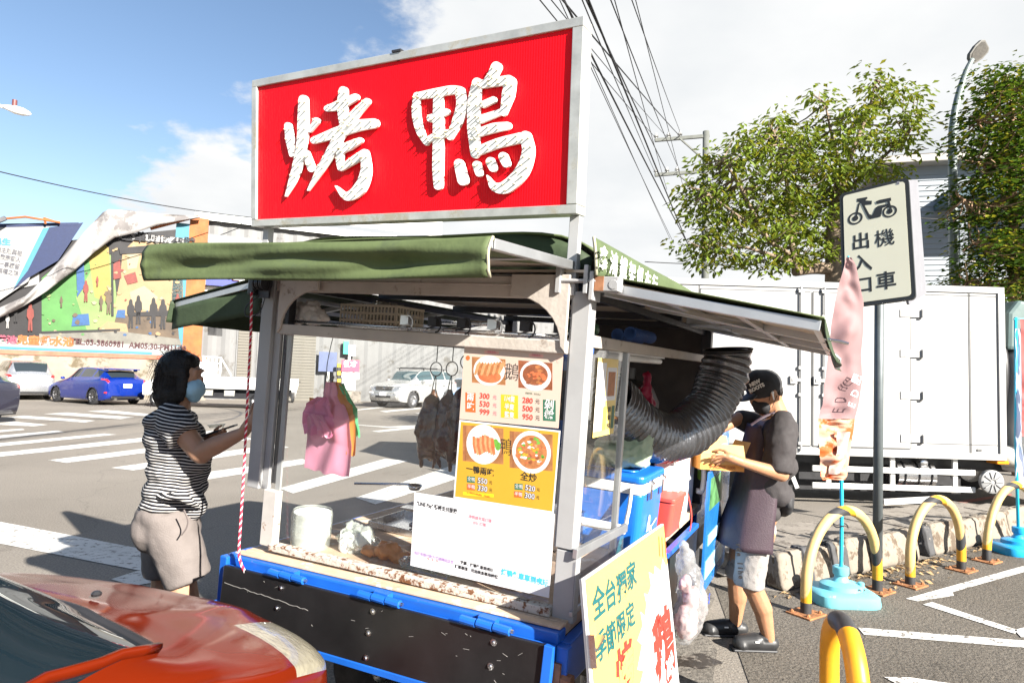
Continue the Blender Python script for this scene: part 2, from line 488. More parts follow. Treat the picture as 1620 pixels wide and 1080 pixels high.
# bed side rails and left corner bracket
b = B()
b.box(-1.44, -1.40, -.08, 2.1, .53, .70)
b.box(-1.47, -1.43, -.10, .05, .40, .69)
b.box(-1.46, -1.43, -.13, -.10, .42, .52)
b.out('side_panel', BLUE, cart, bev=.004)
b = B().box(.0, .035, -.06, .98, .60, .735)
b.box(.006, .045, -.1, -.065, .42, .735)
b.out('side_panel', BLUE, cart, bev=.004)
b = B()
b.box(-.02, .028, -.11, -.06, .60, .69); b.tube([(.03, -.09, .64), (.06, -.09, .64)], .022, 10)
b.out('latch', mat('rusted_iron', (.26, .12, .06), .7, .3, var=.4, scale=20), cart, auto=35)
B().box(-1.42, -.02, .30, 3.1, .47, .60).out('underbody', BLACK, cart)
# hanging chain and tow loop under the gate
b = B(); b.tube([(-1.27 + .02 * cos(a), -.06, .40 + .025 * sin(a)) for a in [k * 2 * pi / 12 for k in range(12)]], .005, 6, closed=True)
b.box(-1.28, -1.22, -.07, -.05, .42, .53)
b.out('tow_loop', DARKSTEEL, cart)
# truck cab beyond the kitchen, mostly behind the man and the duct
cabm = mat('cab_blue', (.015, .12, .45), .25, var=.05, coat=.6)
prof = [(2.3, .45), (2.3, 1.60), (2.42, 1.70), (3.05, 1.68), (3.5, 1.12), (3.56, .45)]
MP = MX(((0, 0, 1, 0), (1, 0, 0, 0), (0, 1, 0, 0), (0, 0, 0, 1)))       # profile (y, z) extruded along x
cab = B().prism(prof, -1.38, -.06, MP).out('cab', cabm, cart, bev=.03)
B().prism([(2.55, 1.12), (2.55, 1.58), (3.05, 1.58), (3.38, 1.12)], -.057, -.05, MP).out('cab_window', BLACK, cab)
B().prism([(2.55, 1.12), (2.55, 1.58), (3.05, 1.58), (3.38, 1.12)], -1.389, -1.382, MP).out('cab_window', BLACK, cab)
B().box(-1.25, -.2, 2.285, 2.298, 1.15, 1.5).out('cab_window', BLACK, cab)
B().box(-1.25, -.2, 3.5, 3.57, .5, .62).out('cab_bumper', BLACK, cab)
# posts
b = B().box(-.062, -.002, .0, .058, .99, 1.80)
b.box(-.068, -.060, .004, .075, .99, 1.78)
po = b.out('post', GREYWHITE, cart, bev=.003)
b = B().box(-.058, .014, .004, .04, .765, .985)
b.out('corner_panel', GREYWHITE, cart, bev=.003)
b = B().box(-1.460, -1.392, -.006, .04, .955, 1.86); b.box(-1.391, -1.355, .012, .03, .955, 1.86)
b.out('post', GREYWHITE, cart, bev=.003)
B().box(-1.345, -1.325, .02, .055, .985, 1.76).out('shade_strip', DARKSTEEL, cart)  # dark strip added for the shadow between post and glass
b = B().box(-1.36, -1.287, -.005, .03, .735, .96)
b.out('corner_panel', mat('stained_white_paint', (.42, .40, .37), .5, var=.1, scale=9, dirt=((.20, .09, .035), .3, 18)), cart, bev=.003)
B().box(-1.325, -1.30, .022, .032, .74, 1.6).out('pane_edge', GREYWHITE, cart)
# sill, glass, beams
B().box(-1.30, -.06, -.012, .03, .775, .802, shz=.04).out('rear_sill', RUSTY, cart, bev=.003)
B().add([(-1.33, .012, .775), (-.07, .012, .80), (-.07, .012, 1.60), (-1.33, .012, 1.60)], [(0, 1, 2, 3)]).out('rear_pane', PANE, cart)
B().box(-1.345, -.066, -.012, .035, 1.598, 1.640).out('lower_beam', AGED, cart, bev=.004)
b = B().box(-1.385, -.064, .0, .045, 1.776, 1.846)
b.box(-1.385, -.064, -.012, -.001, 1.814, 1.818)
b.out('upper_beam', AGED, cart, bev=.004)
for sg in (0, 1):
    pl = [(0, 0), (.20, 0)] + [(.20 - .20 * sin(a) * .95, -.10 - .13 + .13 * cos(a)) for a in [k * pi / 2 / 8 for k in range(1, 9)]]
    pl = [(.0, .0), (.21, .0), (.21, -.07)] + [(.21 - .19 * sin(a), -.07 - .16 * (1 - cos(a))) for a in [k * pi / 2 / 8 for k in range(1, 9)]] + [(0, -.25)]
    poly = [((-1.347 + x) if sg == 0 else (-.068 - x), 1.85 + z) for x, z in pl]
    B().prism(poly, -.026, -.014, MX(((1, 0, 0, 0), (0, 0, -1, -.034), (0, 1, 0, 0), (0, 0, 0, 1)))).out('gusset', AGED, cart, bev=.003)
B().box(-.045, 0, .062, 2.1, 1.625, 1.665).out('side_beam', AGED, cart, bev=.004)
B().box(-1.42, -1.385, .07, 2.1, 1.60, 1.64).out('side_beam', AGED, cart, bev=.004)
b = B().box(-.022, .0, .43, .452, .86, 1.625); b.out('side_post', ALU, cart, bev=.002)
B().add([(-.011, .062, .96), (-.011, .43, .96), (-.011, .43, 1.62), (-.011, .062, 1.62)], [(0, 1, 2, 3)]).out('side_pane', PANE, cart)
sg_ = B(); sg_.bar((.01, -.01, .985), (.01, .52, .958), .016, .03); sg_.bar((.01, -.01, .80), (.01, .52, .80), .012, .014)
sg_.out('side_glass_rail', ALU, cart, bev=.002)
B().add([(.01, .0, .81), (.01, .50, .81), (.01, .50, .958), (.01, .0, .958)], [(0, 1, 2, 3)]).out('side_pane', glass('smoked_pane', (.55, .56, .6), 1.0, .12, (.2, .2, .22)), cart)
B().box(-.06, .0, 2.08, 2.14, .76, 1.95).out('end_post', DARKSTEEL, cart)
B().box(-.75, -.06, 2.10, 2.13, .78, 1.95).out('end_wall', mat('end_wall_shade', (.05, .042, .04), .7, var=.4), cart)  # wall coloured dark to paint in the black shade inside the cart
B().box(-1.42, -1.36, 2.08, 2.14, .76, 1.95).out('end_post', DARKSTEEL, cart)
b = B().tube([(-.10, .46, 1.605), (-.10, 1.28, 1.605)], .014, 10); b.box(-.12, -.08, .44, 1.3, 1.62, 1.635)
b.out('tube_lamp', mat('lamp_tube', (.8, .8, .8), .3), cart, auto=40)
# roof
def roof_fn(a, t):
    x = -1.50 + 1.49 * a; y = .095 + 1.98 * t
    return (x, y, 1.93 + .085 * (1 - abs(2 * a - 1) ** 7) + .004 * sin(9 * a + 5 * t))
B().grid(roof_fn, 20, 14, .008).out('roof_canopy', CANVAS, cart, smooth=True)
B().box(-1.44, -.02, .0, 2.08, 1.86, 1.868).out('roof_lining', UNDERSIDE, cart)
b = B()
for y in (.06, .7, 1.4, 2.06): b.box(-1.42, -.03, y - .012, y + .012, 1.82, 1.855)
for x in (-1.4, -.05): b.box(x - .012, x + .012, .04, 2.08, 1.79, 1.818)
b.out('roof_frame', DARKSTEEL, cart)
def rear_panel(a, t):
    x = -1.495 + 1.455 * a
    return (x, .10 - .02 * sin(pi * t) + .004 * sin(14 * a), 1.87 + t * (.055 + .085 * (1 - abs(2 * a - 1) ** 7)))
B().grid(rear_panel, 24, 5, .004).out('roof_end_flap', CANVAS_SHADED, cart, smooth=True)
def side_flap(a, t):
    y = -.045 + 2.06 * a
    return (.006 + .022 * (1 - t) + .006 * sin(9 * a + 2 * t), y, 1.845 + t * (.118 + .012 * sin(pi * a)))
sf = B().grid(side_flap, 26, 5, .006).out('roof_side_flap', CANVAS_SIDE, cart, smooth=True)
side_txt = mat('faded_white_paint', (.74, .74, .70), .8, var=.08, scale=30)
ya, yb = LP(957, 412, 0, .045).y, LP(1037, 464, 0, .045).y
for i, ch in enumerate('鑫鴻鐵架帆布行'):
    text(ch, (yb - ya) / 6 * .80, side_txt, sf, tr(.040, ya + (yb - ya) * i / 6, 1.893) @ rz(pi / 2) @ rx(pi / 2), bold=.0008)
for i, ch in enumerate('03-3'):
    text(ch, (yb - ya) / 6 * .6, side_txt, sf, tr(.042, yb + .30 + .08 * i, 1.885) @ rz(pi / 2) @ rx(pi / 2))
def hem(pts, r, parent, m): return B().tube(pts, r, 6).out('hem', m, parent, smooth=True)
HEM = mat('canvas_hem', (.33, .31, .22), .8)
hem([side_flap(0, t) for t in (0, .25, .5, .75, 1)], .005, sf, HEM)
# rear awning
def aw_top(a, t):
    x = -1.44 + 1.375 * a
    return (x, .05 - .575 * t, 1.893 - .028 * t - .012 * sin(pi * t) + .004 * sin(11 * a))
ra = B().grid(aw_top, 20, 8, .004).out('rear_awning', CANVAS, cart, smooth=True)
def val_r(a, t):
    x = -1.44 + 1.372 * a
    ef = min(1, 6 * a * (1 - a)) ** .8
    n = ef * NZ.noise(V((x * 1.7, t * 2.2 + x * .8, 3.3))) * .085 + NZ.noise(V((x * 5, t * 3, 1))) * .016
    k = sin(pi * min(1, t * 1.05)) * .7 + t * .3
    bulge = .018 * sin(pi * t)
    drop = .104 + .018 * (1 - a) ** 2 + .004 * sin(5 * a)
    return (x, -.525 - bulge - n * k, 1.866 - drop * t + .004 * sin(7 * a))
va = B().grid(val_r, 70, 14, .003).out('valance', CANVAS, ra, smooth=True)
hem([val_r(1, t / 6) for t in range(7)], .0045, va, HEM)
b = B()
for x in (-1.40, -.075):
    b.bar((x, .05, 1.885), (x, -.52, 1.852), .022, .028)
b.bar((-1.42, -.512, 1.85), (-.07, -.512, 1.85), .02, .02)
b.bar((-1.40, -.25, 1.868), (-.075, -.25, 1.868), .018, .02)
b.out('awning_frame', ALU, ra, bev=.002)
B().grid(lambda a, t: (-1.42 + 1.34 * a, .045 - .55 * t, 1.884 - .03 * t), 4, 4).out('lit_underside', UNDERSIDE, ra)
# right awning
def ar(a, t):
    return (.012 + .645 * t, .03 + 2.05 * a, 1.856 - .112 * t - .012 * sin(pi * t) * sin(3 * pi * a) ** 2)
sa = B().grid(ar, 22, 8, .004).out('side_awning', CANVAS, cart, smooth=True)
B().grid(lambda a, t: (.02 + .62 * t, .05 + 2.0 * a, 1.842 - .106 * t - .008 * sin(3 * pi * a) ** 2), 16, 4).out('lit_underside', UNDERSIDE, sa, smooth=True)
b = B()
for k, y in enumerate((.05, .7, 1.38, 2.06)):
    b.bar((.0, y, 1.823), (.65, y, 1.723), .024, .030)
for t in (.33, .66, .985):
    b.bar((.65 * t, .04, 1.823 - .1 * t), (.65 * t, 2.07, 1.823 - .1 * t), .02, .024)
b.bar((.02, .05, 1.80), (.42, .72, 1.752), .016, .016); b.bar((.02, 1.38, 1.80), (.42, .72, 1.752), .016, .016); b.bar((.02, 1.38, 1.80), (.42, 2.0, 1.752), .016, .016)
b.out('awning_frame', ALU, sa, bev=.002)
def val_s(a, t):
    y = .035 + 2.04 * a
    return (.658 + .035 * t * t + .012 * sin(8 * a) * t, y, 1.742 - .115 * t)
B().grid(val_s, 24, 6, .003).out('valance', CANVAS_SHADED, sa, smooth=True)
b = B(); b.tube([(.66, .06, 1.69), (.70, .06, 1.685), (.72, .06, 1.68)], .004, 6)
b.tube([(.655, .9, 1.70), (.70, .9, 1.66), (.70, .9, 1.63), (.685, .9, 1.625)], .004, 6)
b.out('awning_hook', STEEL, sa)
# left awning
def al(a, t):
    return (-1.475 - .59 * t, .0 + 2.08 * a, 1.842 - .125 * t)
la = B().grid(al, 14, 6, .004).out('side_awning', CANVAS_SHADED, cart, smooth=True)
b = B()
for y in (.02, .72, 1.4, 2.06): b.bar((-1.47, y, 1.815), (-2.05, y, 1.70), .02, .026)
for t in (.33, .66, .985): b.bar((-1.47 - .585 * t, .02, 1.815 - .118 * t), (-1.47 - .585 * t, 2.06, 1.815 - .118 * t), .018, .022)
b.out('awning_frame', ALU, la, bev=.002)
def val_l(a, t):
    return (-2.058 - .02 * t - .01 * sin(9 * a) * t, -.01 + 2.08 * a, 1.716 - t * (.10 + .012 * sin(5 * a)))
B().grid(val_l, 24, 6, .003).out('valance', CANVAS_SHADED, la, smooth=True)
def val_l2(a, t):
    return (-1.49 - .57 * a, .012 + .01 * sin(6 * a), 1.80 - .117 * a - t * (.12 - .02 * a))
B().grid(val_l2, 12, 5, .003).out('front_valance', CANVAS_SHADED, la, smooth=True)
# awning pulley and motor at the top of the left post
b = B().box(-1.49, -1.455, -.06, -.01, 1.75, 1.84)
p_ = b.out('rope_cleat', BLACK, cart, bev=.006)
b = B()
for k in range(5): b.tube([(-1.445 + .012 * k, -.05, 1.80), (-1.438 + .012 * k, -.05, 1.80)], .03 - .002 * (k % 2), 14)
b.box(-1.45, -1.385, -.04, -.031, 1.74, 1.85)
b.out('pulley', DARKSTEEL, cart, auto=35)
b = B(); b.tube(catmull([(-1.44, -.04, 1.75), (-1.50, -.05, 1.70), (-1.49, -.05, 1.66), (-1.43, -.04, 1.68), (-1.41, -.035, 1.74)], 6), .0025, 6)
b.out('cable', DARKSTEEL, cart)
# clamp at right post top
b = B()
b.box(-.115, -.098, -.03, .0, 1.79, 1.90); b.box(-.02, -.006, -.03, -.004, 1.79, 1.88); b.tube([(-.12, -.018, 1.83), (.02, -.018, 1.83)], .007, 8)
b.box(-.0, .014, -.03, .045, 1.77, 1.86); b.box(.016, .09, -.02, .03, 1.80, 1.845)
b.tube([(.075, -.022, 1.82), (.075, .036, 1.82)], .016, 10)
b.out('awning_bracket', GREYWHITE, cart, bev=.002)
B().box(.016, .045, -.024, -.021, 1.80, 1.845).out('rust_patch', mat('rusted_iron', (.3, .13, .05)), cart)
# row of spring hooks above the glass
for i in range(6):
    x = -.74 + .125 * i
    b = B(); b.box(x - .02, x + .016, .03, .06, 1.665, 1.70)
    b.tube([(x + .018 + .022 * cos(a), .028, 1.672 + .028 * sin(a)) for a in [k * pi / 6 - pi / 2 for k in range(8)]], .003, 6)
    b.tube([(x - .02, .026, 1.655), (x + .03, .02, 1.668)], .003, 6)
    b.out('spring_hook', DARKSTEEL if i % 3 else STEEL, cart)
b = B().tube([(-1.32, .3, 1.66), (-.09, .3, 1.66)], .008, 8); b.tube([(-1.32, .05, 1.655), (-.09, .05, 1.655)], .006, 8)
b.tube([(-1.36, 1.2, 1.74), (-.4, .12, 1.69)], .010, 8)
b.out('hanging_rod', STEEL, cart, smooth=True)

# sign board on its two legs
SB = MX.Translation(V((0, -.002, 1))) @ rx(radians(5.2)) 
SB = tr(0, .0, 2.046) @ rx(radians(5.4)) @ tr(0, 0, -2.046)
b = B()
SW0, SW1, SZ0, SZ1 = -1.535, -.058, 2.044, 2.648
fr = .029
b.box(SW0, SW1, -.03, .045, SZ0, SZ0 + fr); b.box(SW0, SW1, -.03, .045, SZ1 - fr, SZ1)
b.box(SW0, SW0 + fr, -.031, .046, SZ0 + fr + .001, SZ1 - fr - .001); b.box(SW1 - fr * 1.25, SW1, -.031, .046, SZ0 + fr + .001, SZ1 - fr - .001)
sign = b.out('sign_board', GALV, cart, bev=.002, M=SB)
# corrugated red face: fine upright flutes
n = 150
vs, fs = [], []
x0, x1 = SW0 + fr - .004, SW1 - fr * 1.2
for i in range(2 * n + 1):
    x = x0 + (x1 - x0) * i / (2 * n)
    y = -.0205 - (.0009 if i % 2 else 0) + .001 * sin(3.1 * x)
    vs += [(x, y, SZ0 + fr - .003), (x, y + .002 * sin(5 * x + 1), (SZ0 + SZ1) / 2), (x, y, SZ1 - fr + .003)]
for i in range(2 * n):
    for j in range(2): fs.append((i * 3 + j, (i + 1) * 3 + j, (i + 1) * 3 + j + 1, i * 3 + j + 1))
B().add(vs, fs).out('sign_face', SIGNRED, sign, smooth=False)
B().box(SW0 + fr, SW1 - fr, .012, .03, SZ0 + fr, SZ1 - fr).out('sign_back', GALV, sign)
b = B().tube([((SW0 + SW1) / 2 + .02, -.02, SZ1 - .03), ((SW0 + SW1) / 2 + .02, -.02, SZ1 + .006)], .008, 8); b.box(-.80, -.76, -.034, .05, SZ1 + .0, SZ1 + .008)
b.out('sign_clip', DARKSTEEL, sign)
SI = (CM @ SB).inverted()
def sgn(zx, zy):                        # point of the lettering plane seen at that place of the photograph
    o = SI @ EYE
    d = SI.to_3x3() @ ray(380 + zx * .34568, 30 + zy * .34568)
    p = o + d * ((-.035 - o.y) / d.y)
    return p.x, p.z
KAO = [([(215,488),(224,550),(232,622)],[15,19,9]), ([(286,368),(285,460),(280,560),(262,660),(236,740),(206,810)],[20,24,23,22,16,3]),
 ([(346,466),(316,510)],[15,9]), ([(300,612),(312,650),(325,684)],[13,16,17]), ([(470,328),(466,400),(470,470)],[19,24,18]),
 ([(396,410),(450,395),(526,358)],[13,22,16]), ([(336,556),(430,524),(530,490),(612,478)],[15,24,26,22]),
 ([(580,378),(530,430),(470,505),(420,600),(365,690),(310,784)],[15,20,24,22,16,3]), ([(548,556),(500,580),(458,602)],[13,20,16]),
 ([(464,580),(455,640),(460,682)],[16,16,14]), ([(464,682),(530,640),(570,614)],[13,18,18]), ([(572,622),(576,700),(548,775),(490,812),(438,766)],[19,24,28,20,3])]
YA = [([(806,350),(802,430),(820,510),(850,568)],[15,18,18,11]), ([(806,352),(880,340),(960,325),(1000,325)],[15,20,20,18]),
 ([(1004,330),(1012,390),(995,460),(958,540)],[22,24,24,14]), ([(905,340),(905,450),(905,560),(903,680),(905,762)],[21,24,24,24,20]),
 ([(870,455),(942,425)],[17,15]), ([(846,560),(900,535),(962,520)],[13,18,16]), ([(1172,220),(1152,260),(1120,296)],[24,22,15]),
 ([(1084,292),(1070,380),(1068,500),(1075,618)],[22,28,28,20]), ([(1085,302),(1160,290),(1230,280)],[18,20,22]), ([(1236,288),(1226,350),(1205,430)],[26,28,15]),
 ([(1112,392),(1160,370)],[15,14]), ([(1100,460),(1200,424)],[18,13]), ([(1080,525),(1160,500),(1224,490)],[18,22,18]),
 ([(1078,610),(1180,570),(1285,545)],[20,22,24]), ([(1308,540),(1320,610),(1290,700),(1220,768),(1165,768),(1132,718)],[26,28,32,30,20,3]),
 ([(1003,664),(1022,738)],[22,25]), ([(1085,670),(1096,706)],[19,17]), ([(1148,655),(1160,682)],[21,19]), ([(1206,632),(1220,662)],[21,19])]
bulbs = B()
bk = 0
for strokes in (KAO, YA):
    cb = B()
    for si, (pts, ws) in enumerate(strokes):
        pc = catmull([(x, y, 0) for x, y in pts], 7)
        m = len(pc)
        Ls, Rs = [], []
        wv = [lin(ws, i / (m - 1)) for i in range(m)]
        def tg_(i): return (pc[min(i + 1, m - 1)] - pc[max(i - 1, 0)]).normalized()
        for i in range(m):
            t = tg_(i); nn = V((-t.y, t.x, 0))
            Ls.append(pc[i] + nn * wv[i]); Rs.append(pc[i] - nn * wv[i])
        t0, t1 = tg_(0), tg_(m - 1)
        def cap_(c, t, w_, a0): 
            nn = V((-t.y, t.x, 0))
            return [c + (nn * cos(a) + t * sin(a)) * w_ for a in [a0 + pi * k / 8 for k in range(1, 8)]]
        capE = [pc[-1] + (V((-t1.y, t1.x, 0)) * cos(pi * k / 8) + t1 * sin(pi * k / 8)) * wv[-1] for k in range(1, 8)]
        capS = [pc[0] + (V((-t0.y, t0.x, 0)) * -cos(pi * k / 8) - t0 * sin(pi * k / 8)) * wv[0] for k in range(1, 8)]
        yf = -.034 - .0004 * si
        strip = [(l, r) for l, r in zip(Ls, Rs)]
        f2 = [sgn(p.x, p.y) for p in Ls] + [sgn(p.x, p.y) for p in Rs] + [sgn(p.x, p.y) for p in capE] + [sgn(p.x, p.y) for p in capS]
        vs = [(x, yf, z) for x, z in f2] + [(x, yf + .011, z) for x, z in f2]
        N = len(f2)
        ce, cs = 2 * m, 2 * m + len(capE)
        fs = [(i, i + 1, m + i + 1, m + i) for i in range(m - 1)]
        fs.append(tuple([m - 1] + list(range(ce, ce + 7)) + [2 * m - 1]))
        fs.append(tuple([m] + list(range(cs, cs + 7)) + [0]))
        outline = list(range(m)) + list(range(ce, ce + 7)) + list(range(2 * m - 1, m - 1, -1)) + list(range(cs, cs + 7))
        sides = [(outline[k], outline[(k + 1) % len(outline)], outline[(k + 1) % len(outline)] + N, outline[k] + N) for k in range(len(outline))]
        cb.add(vs, fs + [tuple(reversed(s_)) for s_ in sides])
        # LED bulbs along both edges of the stroke
        acc = 18.0
        for i in range(m - 1):
            seg = (pc[i + 1] - pc[i]).length
            acc += seg
            if acc > 37 and wv[i] > 9:
                acc = 0
                for e in ((.5, -.5) if wv[i] > 14 else (0,)):
                    q_ = pc[i] + (Ls[i] - pc[i]) * e
                    x, z = sgn(q_.x, q_.y)
                    bulbs.lathe([(.0030, 0), (.0030, .009), (.0024, .012), (.0008, .013)], 6, tr(x, yf - .0002, z) @ rx(pi / 2))
    me = cb.mesh('character')
    bm = bmesh.new(); bm.from_mesh(me); bmesh.ops.recalc_face_normals(bm, faces=bm.faces); bm.to_mesh(me); bm.free()
    me.materials.append(LETTER)
    link('character', me, sign)
tag(bulbs.out('bulbs', BULB, sign, smooth=True), kind='stuff')
b = B()
b.box(-.095, -.060, .004, .034, 1.80, 2.043); b.box(-.10, -.055, -.012, .0035, 1.785, 1.84)
b.out('sign_leg', GREYWHITE, cart, bev=.002)
B().box(-1.50, -1.468, .004, .034, 1.80, 2.043).out('sign_leg', GREYWHITE, cart, bev=.002)
# ------------------------------------------------------------------ GROUND
def asphalt(name, c0, c1, speck, patch, bump, crack=0.78):
    m = bpy.data.materials.new(name); m.use_nodes = True
    n = m.node_tree.nodes; l = m.node_tree.links
    p = n['Principled BSDF']; p.inputs['Roughness'].default_value = 0.88; p.inputs['Specular IOR Level'].default_value = 0.25
    tcn = n.new('ShaderNodeTexCoord')
    def noise(sc, det=6, ro=0.6):
        t = n.new('ShaderNodeTexNoise'); t.inputs['Scale'].default_value = sc; t.inputs['Detail'].default_value = det; t.inputs['Roughness'].default_value = ro
        l.new(tcn.outputs['Object'], t.inputs['Vector']); return t.outputs[0]
    def ramp(src, a, b, ca, cb):
        r = n.new('ShaderNodeValToRGB'); r.color_ramp.elements[0].position, r.color_ramp.elements[1].position = a, b
        r.color_ramp.elements[0].color, r.color_ramp.elements[1].color = (*ca, 1), (*cb, 1)
        l.new(src, r.inputs[0]); return r.outputs[0]
    def mul(a, b, f=1.0):
        x = n.new('ShaderNodeMix'); x.data_type = 'RGBA'; x.blend_type = 'MULTIPLY'; x.inputs['Factor'].default_value = f
        l.new(a, x.inputs['A']); l.new(b, x.inputs['B']); return x.outputs['Result']
    base = ramp(noise(patch, 5, 0.55), 0.32, 0.68, c0, c1)
    sp = ramp(noise(speck, 3, 0.7), 0.30, 0.72, (0.52, 0.52, 0.52), (1.32, 1.31, 1.29))
    col = mul(base, sp)
    stains = ramp(noise(patch * 3.7, 9, 0.7), 0.60, 0.74, (1, 1, 1), (0.62, 0.6, 0.58))
    col = mul(col, stains)
    vo = n.new('ShaderNodeTexVoronoi'); vo.feature = 'DISTANCE_TO_EDGE'; vo.inputs['Scale'].default_value = 0.35
    wv = n.new('ShaderNodeTexNoise'); wv.inputs['Scale'].default_value = 1.4; wv.inputs['Detail'].default_value = 6; l.new(tcn.outputs['Object'], wv.inputs['Vector'])
    ad = n.new('ShaderNodeVectorMath'); ad.operation = 'ADD'; l.new(tcn.outputs['Object'], ad.inputs[0]); l.new(wv.outputs[1], ad.inputs[1])
    l.new(ad.outputs[0], vo.inputs['Vector'])
    ck = ramp(vo.outputs[0], 0.001, 0.005, (crack, crack, crack), (1, 1, 1))
    col = mul(col, ck)
    l.new(col, p.inputs['Base Color'])
    b = n.new('ShaderNodeBump'); b.inputs['Strength'].default_value = bump; b.inputs['Distance'].default_value = 0.012
    l.new(noise(speck * 0.8, 3, 0.75), b.inputs['Height']); l.new(b.outputs[0], p.inputs['Normal'])
    return m
ROAD = asphalt('road_asphalt', (0.175, 0.157, 0.136), (0.245, 0.222, 0.194), 70, 0.22, 0.55)
LOT = asphalt('lot_asphalt', (0.090, 0.080, 0.067), (0.146, 0.130, 0.110), 55, 0.5, 1.0)
CONC = asphalt('rough_concrete', (0.13, 0.118, 0.103), (0.20, 0.185, 0.165), 38, 1.4, 1.0)
def sheet(name, pts, z, m):
    o = B().add([(p[0], p[1], z) for p in pts], [tuple(range(len(pts)))]).out(name, m)
    if o.data.polygons[0].normal.z < 0: o.data.flip_normals()
    return tag(o, kind='structure')
sheet('road', [(-400, -120), (400, -120), (400, 900), (-400, 900)], 0, ROAD)
kerb0 = G(1215, 942)
lot = [G(1130, 925), G(1241, 937), G(1460, 885), G(1640, 842), (12, 10), (14, -10), (-.2, -10), (-.1, .5), (1.05, 2.2), (1.25, 3.2)]
sheet('parking_lot', lot, .004, LOT)
random.seed(3)
cp = [G(1020, 1080), G(1070, 1000), G(1095, 955), G(1090, 900), G(1105, 905), G(1130, 948), G(1105, 990), G(1135, 1030), G(1128, 1075), G(1140, 1120), (1.0, 1.6), (.75, 1.2)]
sheet('concrete_apron', cp, .008, CONC)
PAINT = mat('road_paint', (0.50, 0.49, 0.465), 0.75, var=0.14, scale=2.5, dirt=((0.20, 0.185, 0.165), 0.43, 16))
PAINT_LOT = mat('lot_paint', (0.58, 0.57, 0.54), 0.7, var=0.10, scale=6, dirt=((0.12, 0.108, 0.095), 0.45, 22))
def mark(px, z=.005, m=PAINT, name='road_marking'):
    return sheet(name, [G(x, y, z) for x, y in px], z, m)
def z2(l): return [(x * .35176, y * .35185 + 560) for x, y in l]
for q in ([(195,268),(300,262),(605,283),(540,292)], [(390,256),(480,251),(700,271),(660,278)], [(25,283),(110,276),(430,298),(380,307)], [(-60,303),(60,301),(215,317),(150,324),(-60,315)],
          [(-80,346),(100,334),(112,340),(-80,358)], [(-90,372),(255,343),(290,349),(-90,388)], [(-100,408),(470,356),(525,361),(-100,424)], [(-110,452),(985,340),(1050,350),(-110,472)],
          [(215,476),(1080,371),(1150,381),(300,488)], [(500,510),(1240,404),(1300,418),(600,522)], [(790,549),(1360,470),(1400,488),(900,568)],
          [(-120,722),(0,752),(330,815),(668,880),(900,925),(900,1004),(690,985),(610,968),(0,850),(-120,830)], [(500,1010),(620,972),(760,985),(720,1020),(600,1040)]):
    mark(z2(q))
def z6(l): return [(420 + x * .37037, 560 + y * .37037) for x, y in l]
for q in ([(60,572),(510,446),(608,455),(118,594)], [(385,612),(800,474),(1000,470),(700,570),(470,640)], [(760,700),(1150,560),(1250,580),(860,730)]):
    mark(z6(q))
def z3(l): return [(480 + x * .22222, 520 + y * .22222) for x, y in l]
for q in ([(350,577),(620,547),(645,553),(360,582)], [(540,585),(830,560),(838,568),(590,593)], [(370,684),(400,682),(600,695),(1000,676),(1000,688),(620,704)], [(480,728),(1100,660),(1100,680),(540,734)], [(790,600),(1100,575),(1150,582),(840,606)]):
    mark(z3(q))
def z7(l): return [(1200 + x * .31484, 740 + y * .31481) for x, y in l]
for q in ([(740,655),(1420,466),(1420,497),(975,622),(982,640),(800,668)], [(826,684),(872,672),(1300,812),(1290,832)], [(500,800),(1420,872),(1420,908),(530,835)], [(1286,812),(1420,778),(1420,850),(1320,848)], [(630,1048),(760,1050),(1000,1085),(1100,1140),(800,1140)]):
    mark(z7(q), .009, PAINT_LOT)
mark([(1226, 838), (1340, 819), (1480, 797), (1600, 780), (1602, 783), (1480, 803), (1345, 826), (1226, 846)], .005, mat('red_line_paint', (0.36, 0.13, 0.10), 0.75, var=0.15, dirt=((0.16, 0.13, 0.12), 0.45, 6)), 'red_line')
# big faint tyre marks on the crossing
m_ = mat('tyre_mark', (0.085, 0.082, 0.08), 0.8, var=.3, scale=3)
def ribbon(px, wd, z):
    pts = catmull([G(x, y, z) for x, y in px], 8); vs = []
    for i, p in enumerate(pts):
        t = (pts[min(i + 1, len(pts) - 1)] - pts[max(i - 1, 0)]).normalized(); nn = V((-t.y, t.x, 0))
        vs += [p + nn * wd / 2, p - nn * wd / 2]
    return B().add(vs, [(2 * i, 2 * i + 2, 2 * i + 3, 2 * i + 1) for i in range(len(pts) - 1)])
tag(ribbon([(340, 668), (372, 660), (380, 652), (350, 645), (300, 641)], .10, .003).out('tyre_mark', m_), kind='structure')
# wet stain beside the cart
ws = [G(1098 + 42 * cos(a) * (1 + .2 * sin(3 * a)), 1045 + 11 * sin(a) * (1 + .25 * cos(5 * a)), .011) for a in [k * 2 * pi / 22 for k in range(22)]]
sheet('wet_stain', ws, .011, mat('wet_stain', (.035, .028, .022), .35, var=.4, scale=20, dirt=((.17, .15, .13), .45, 22)))

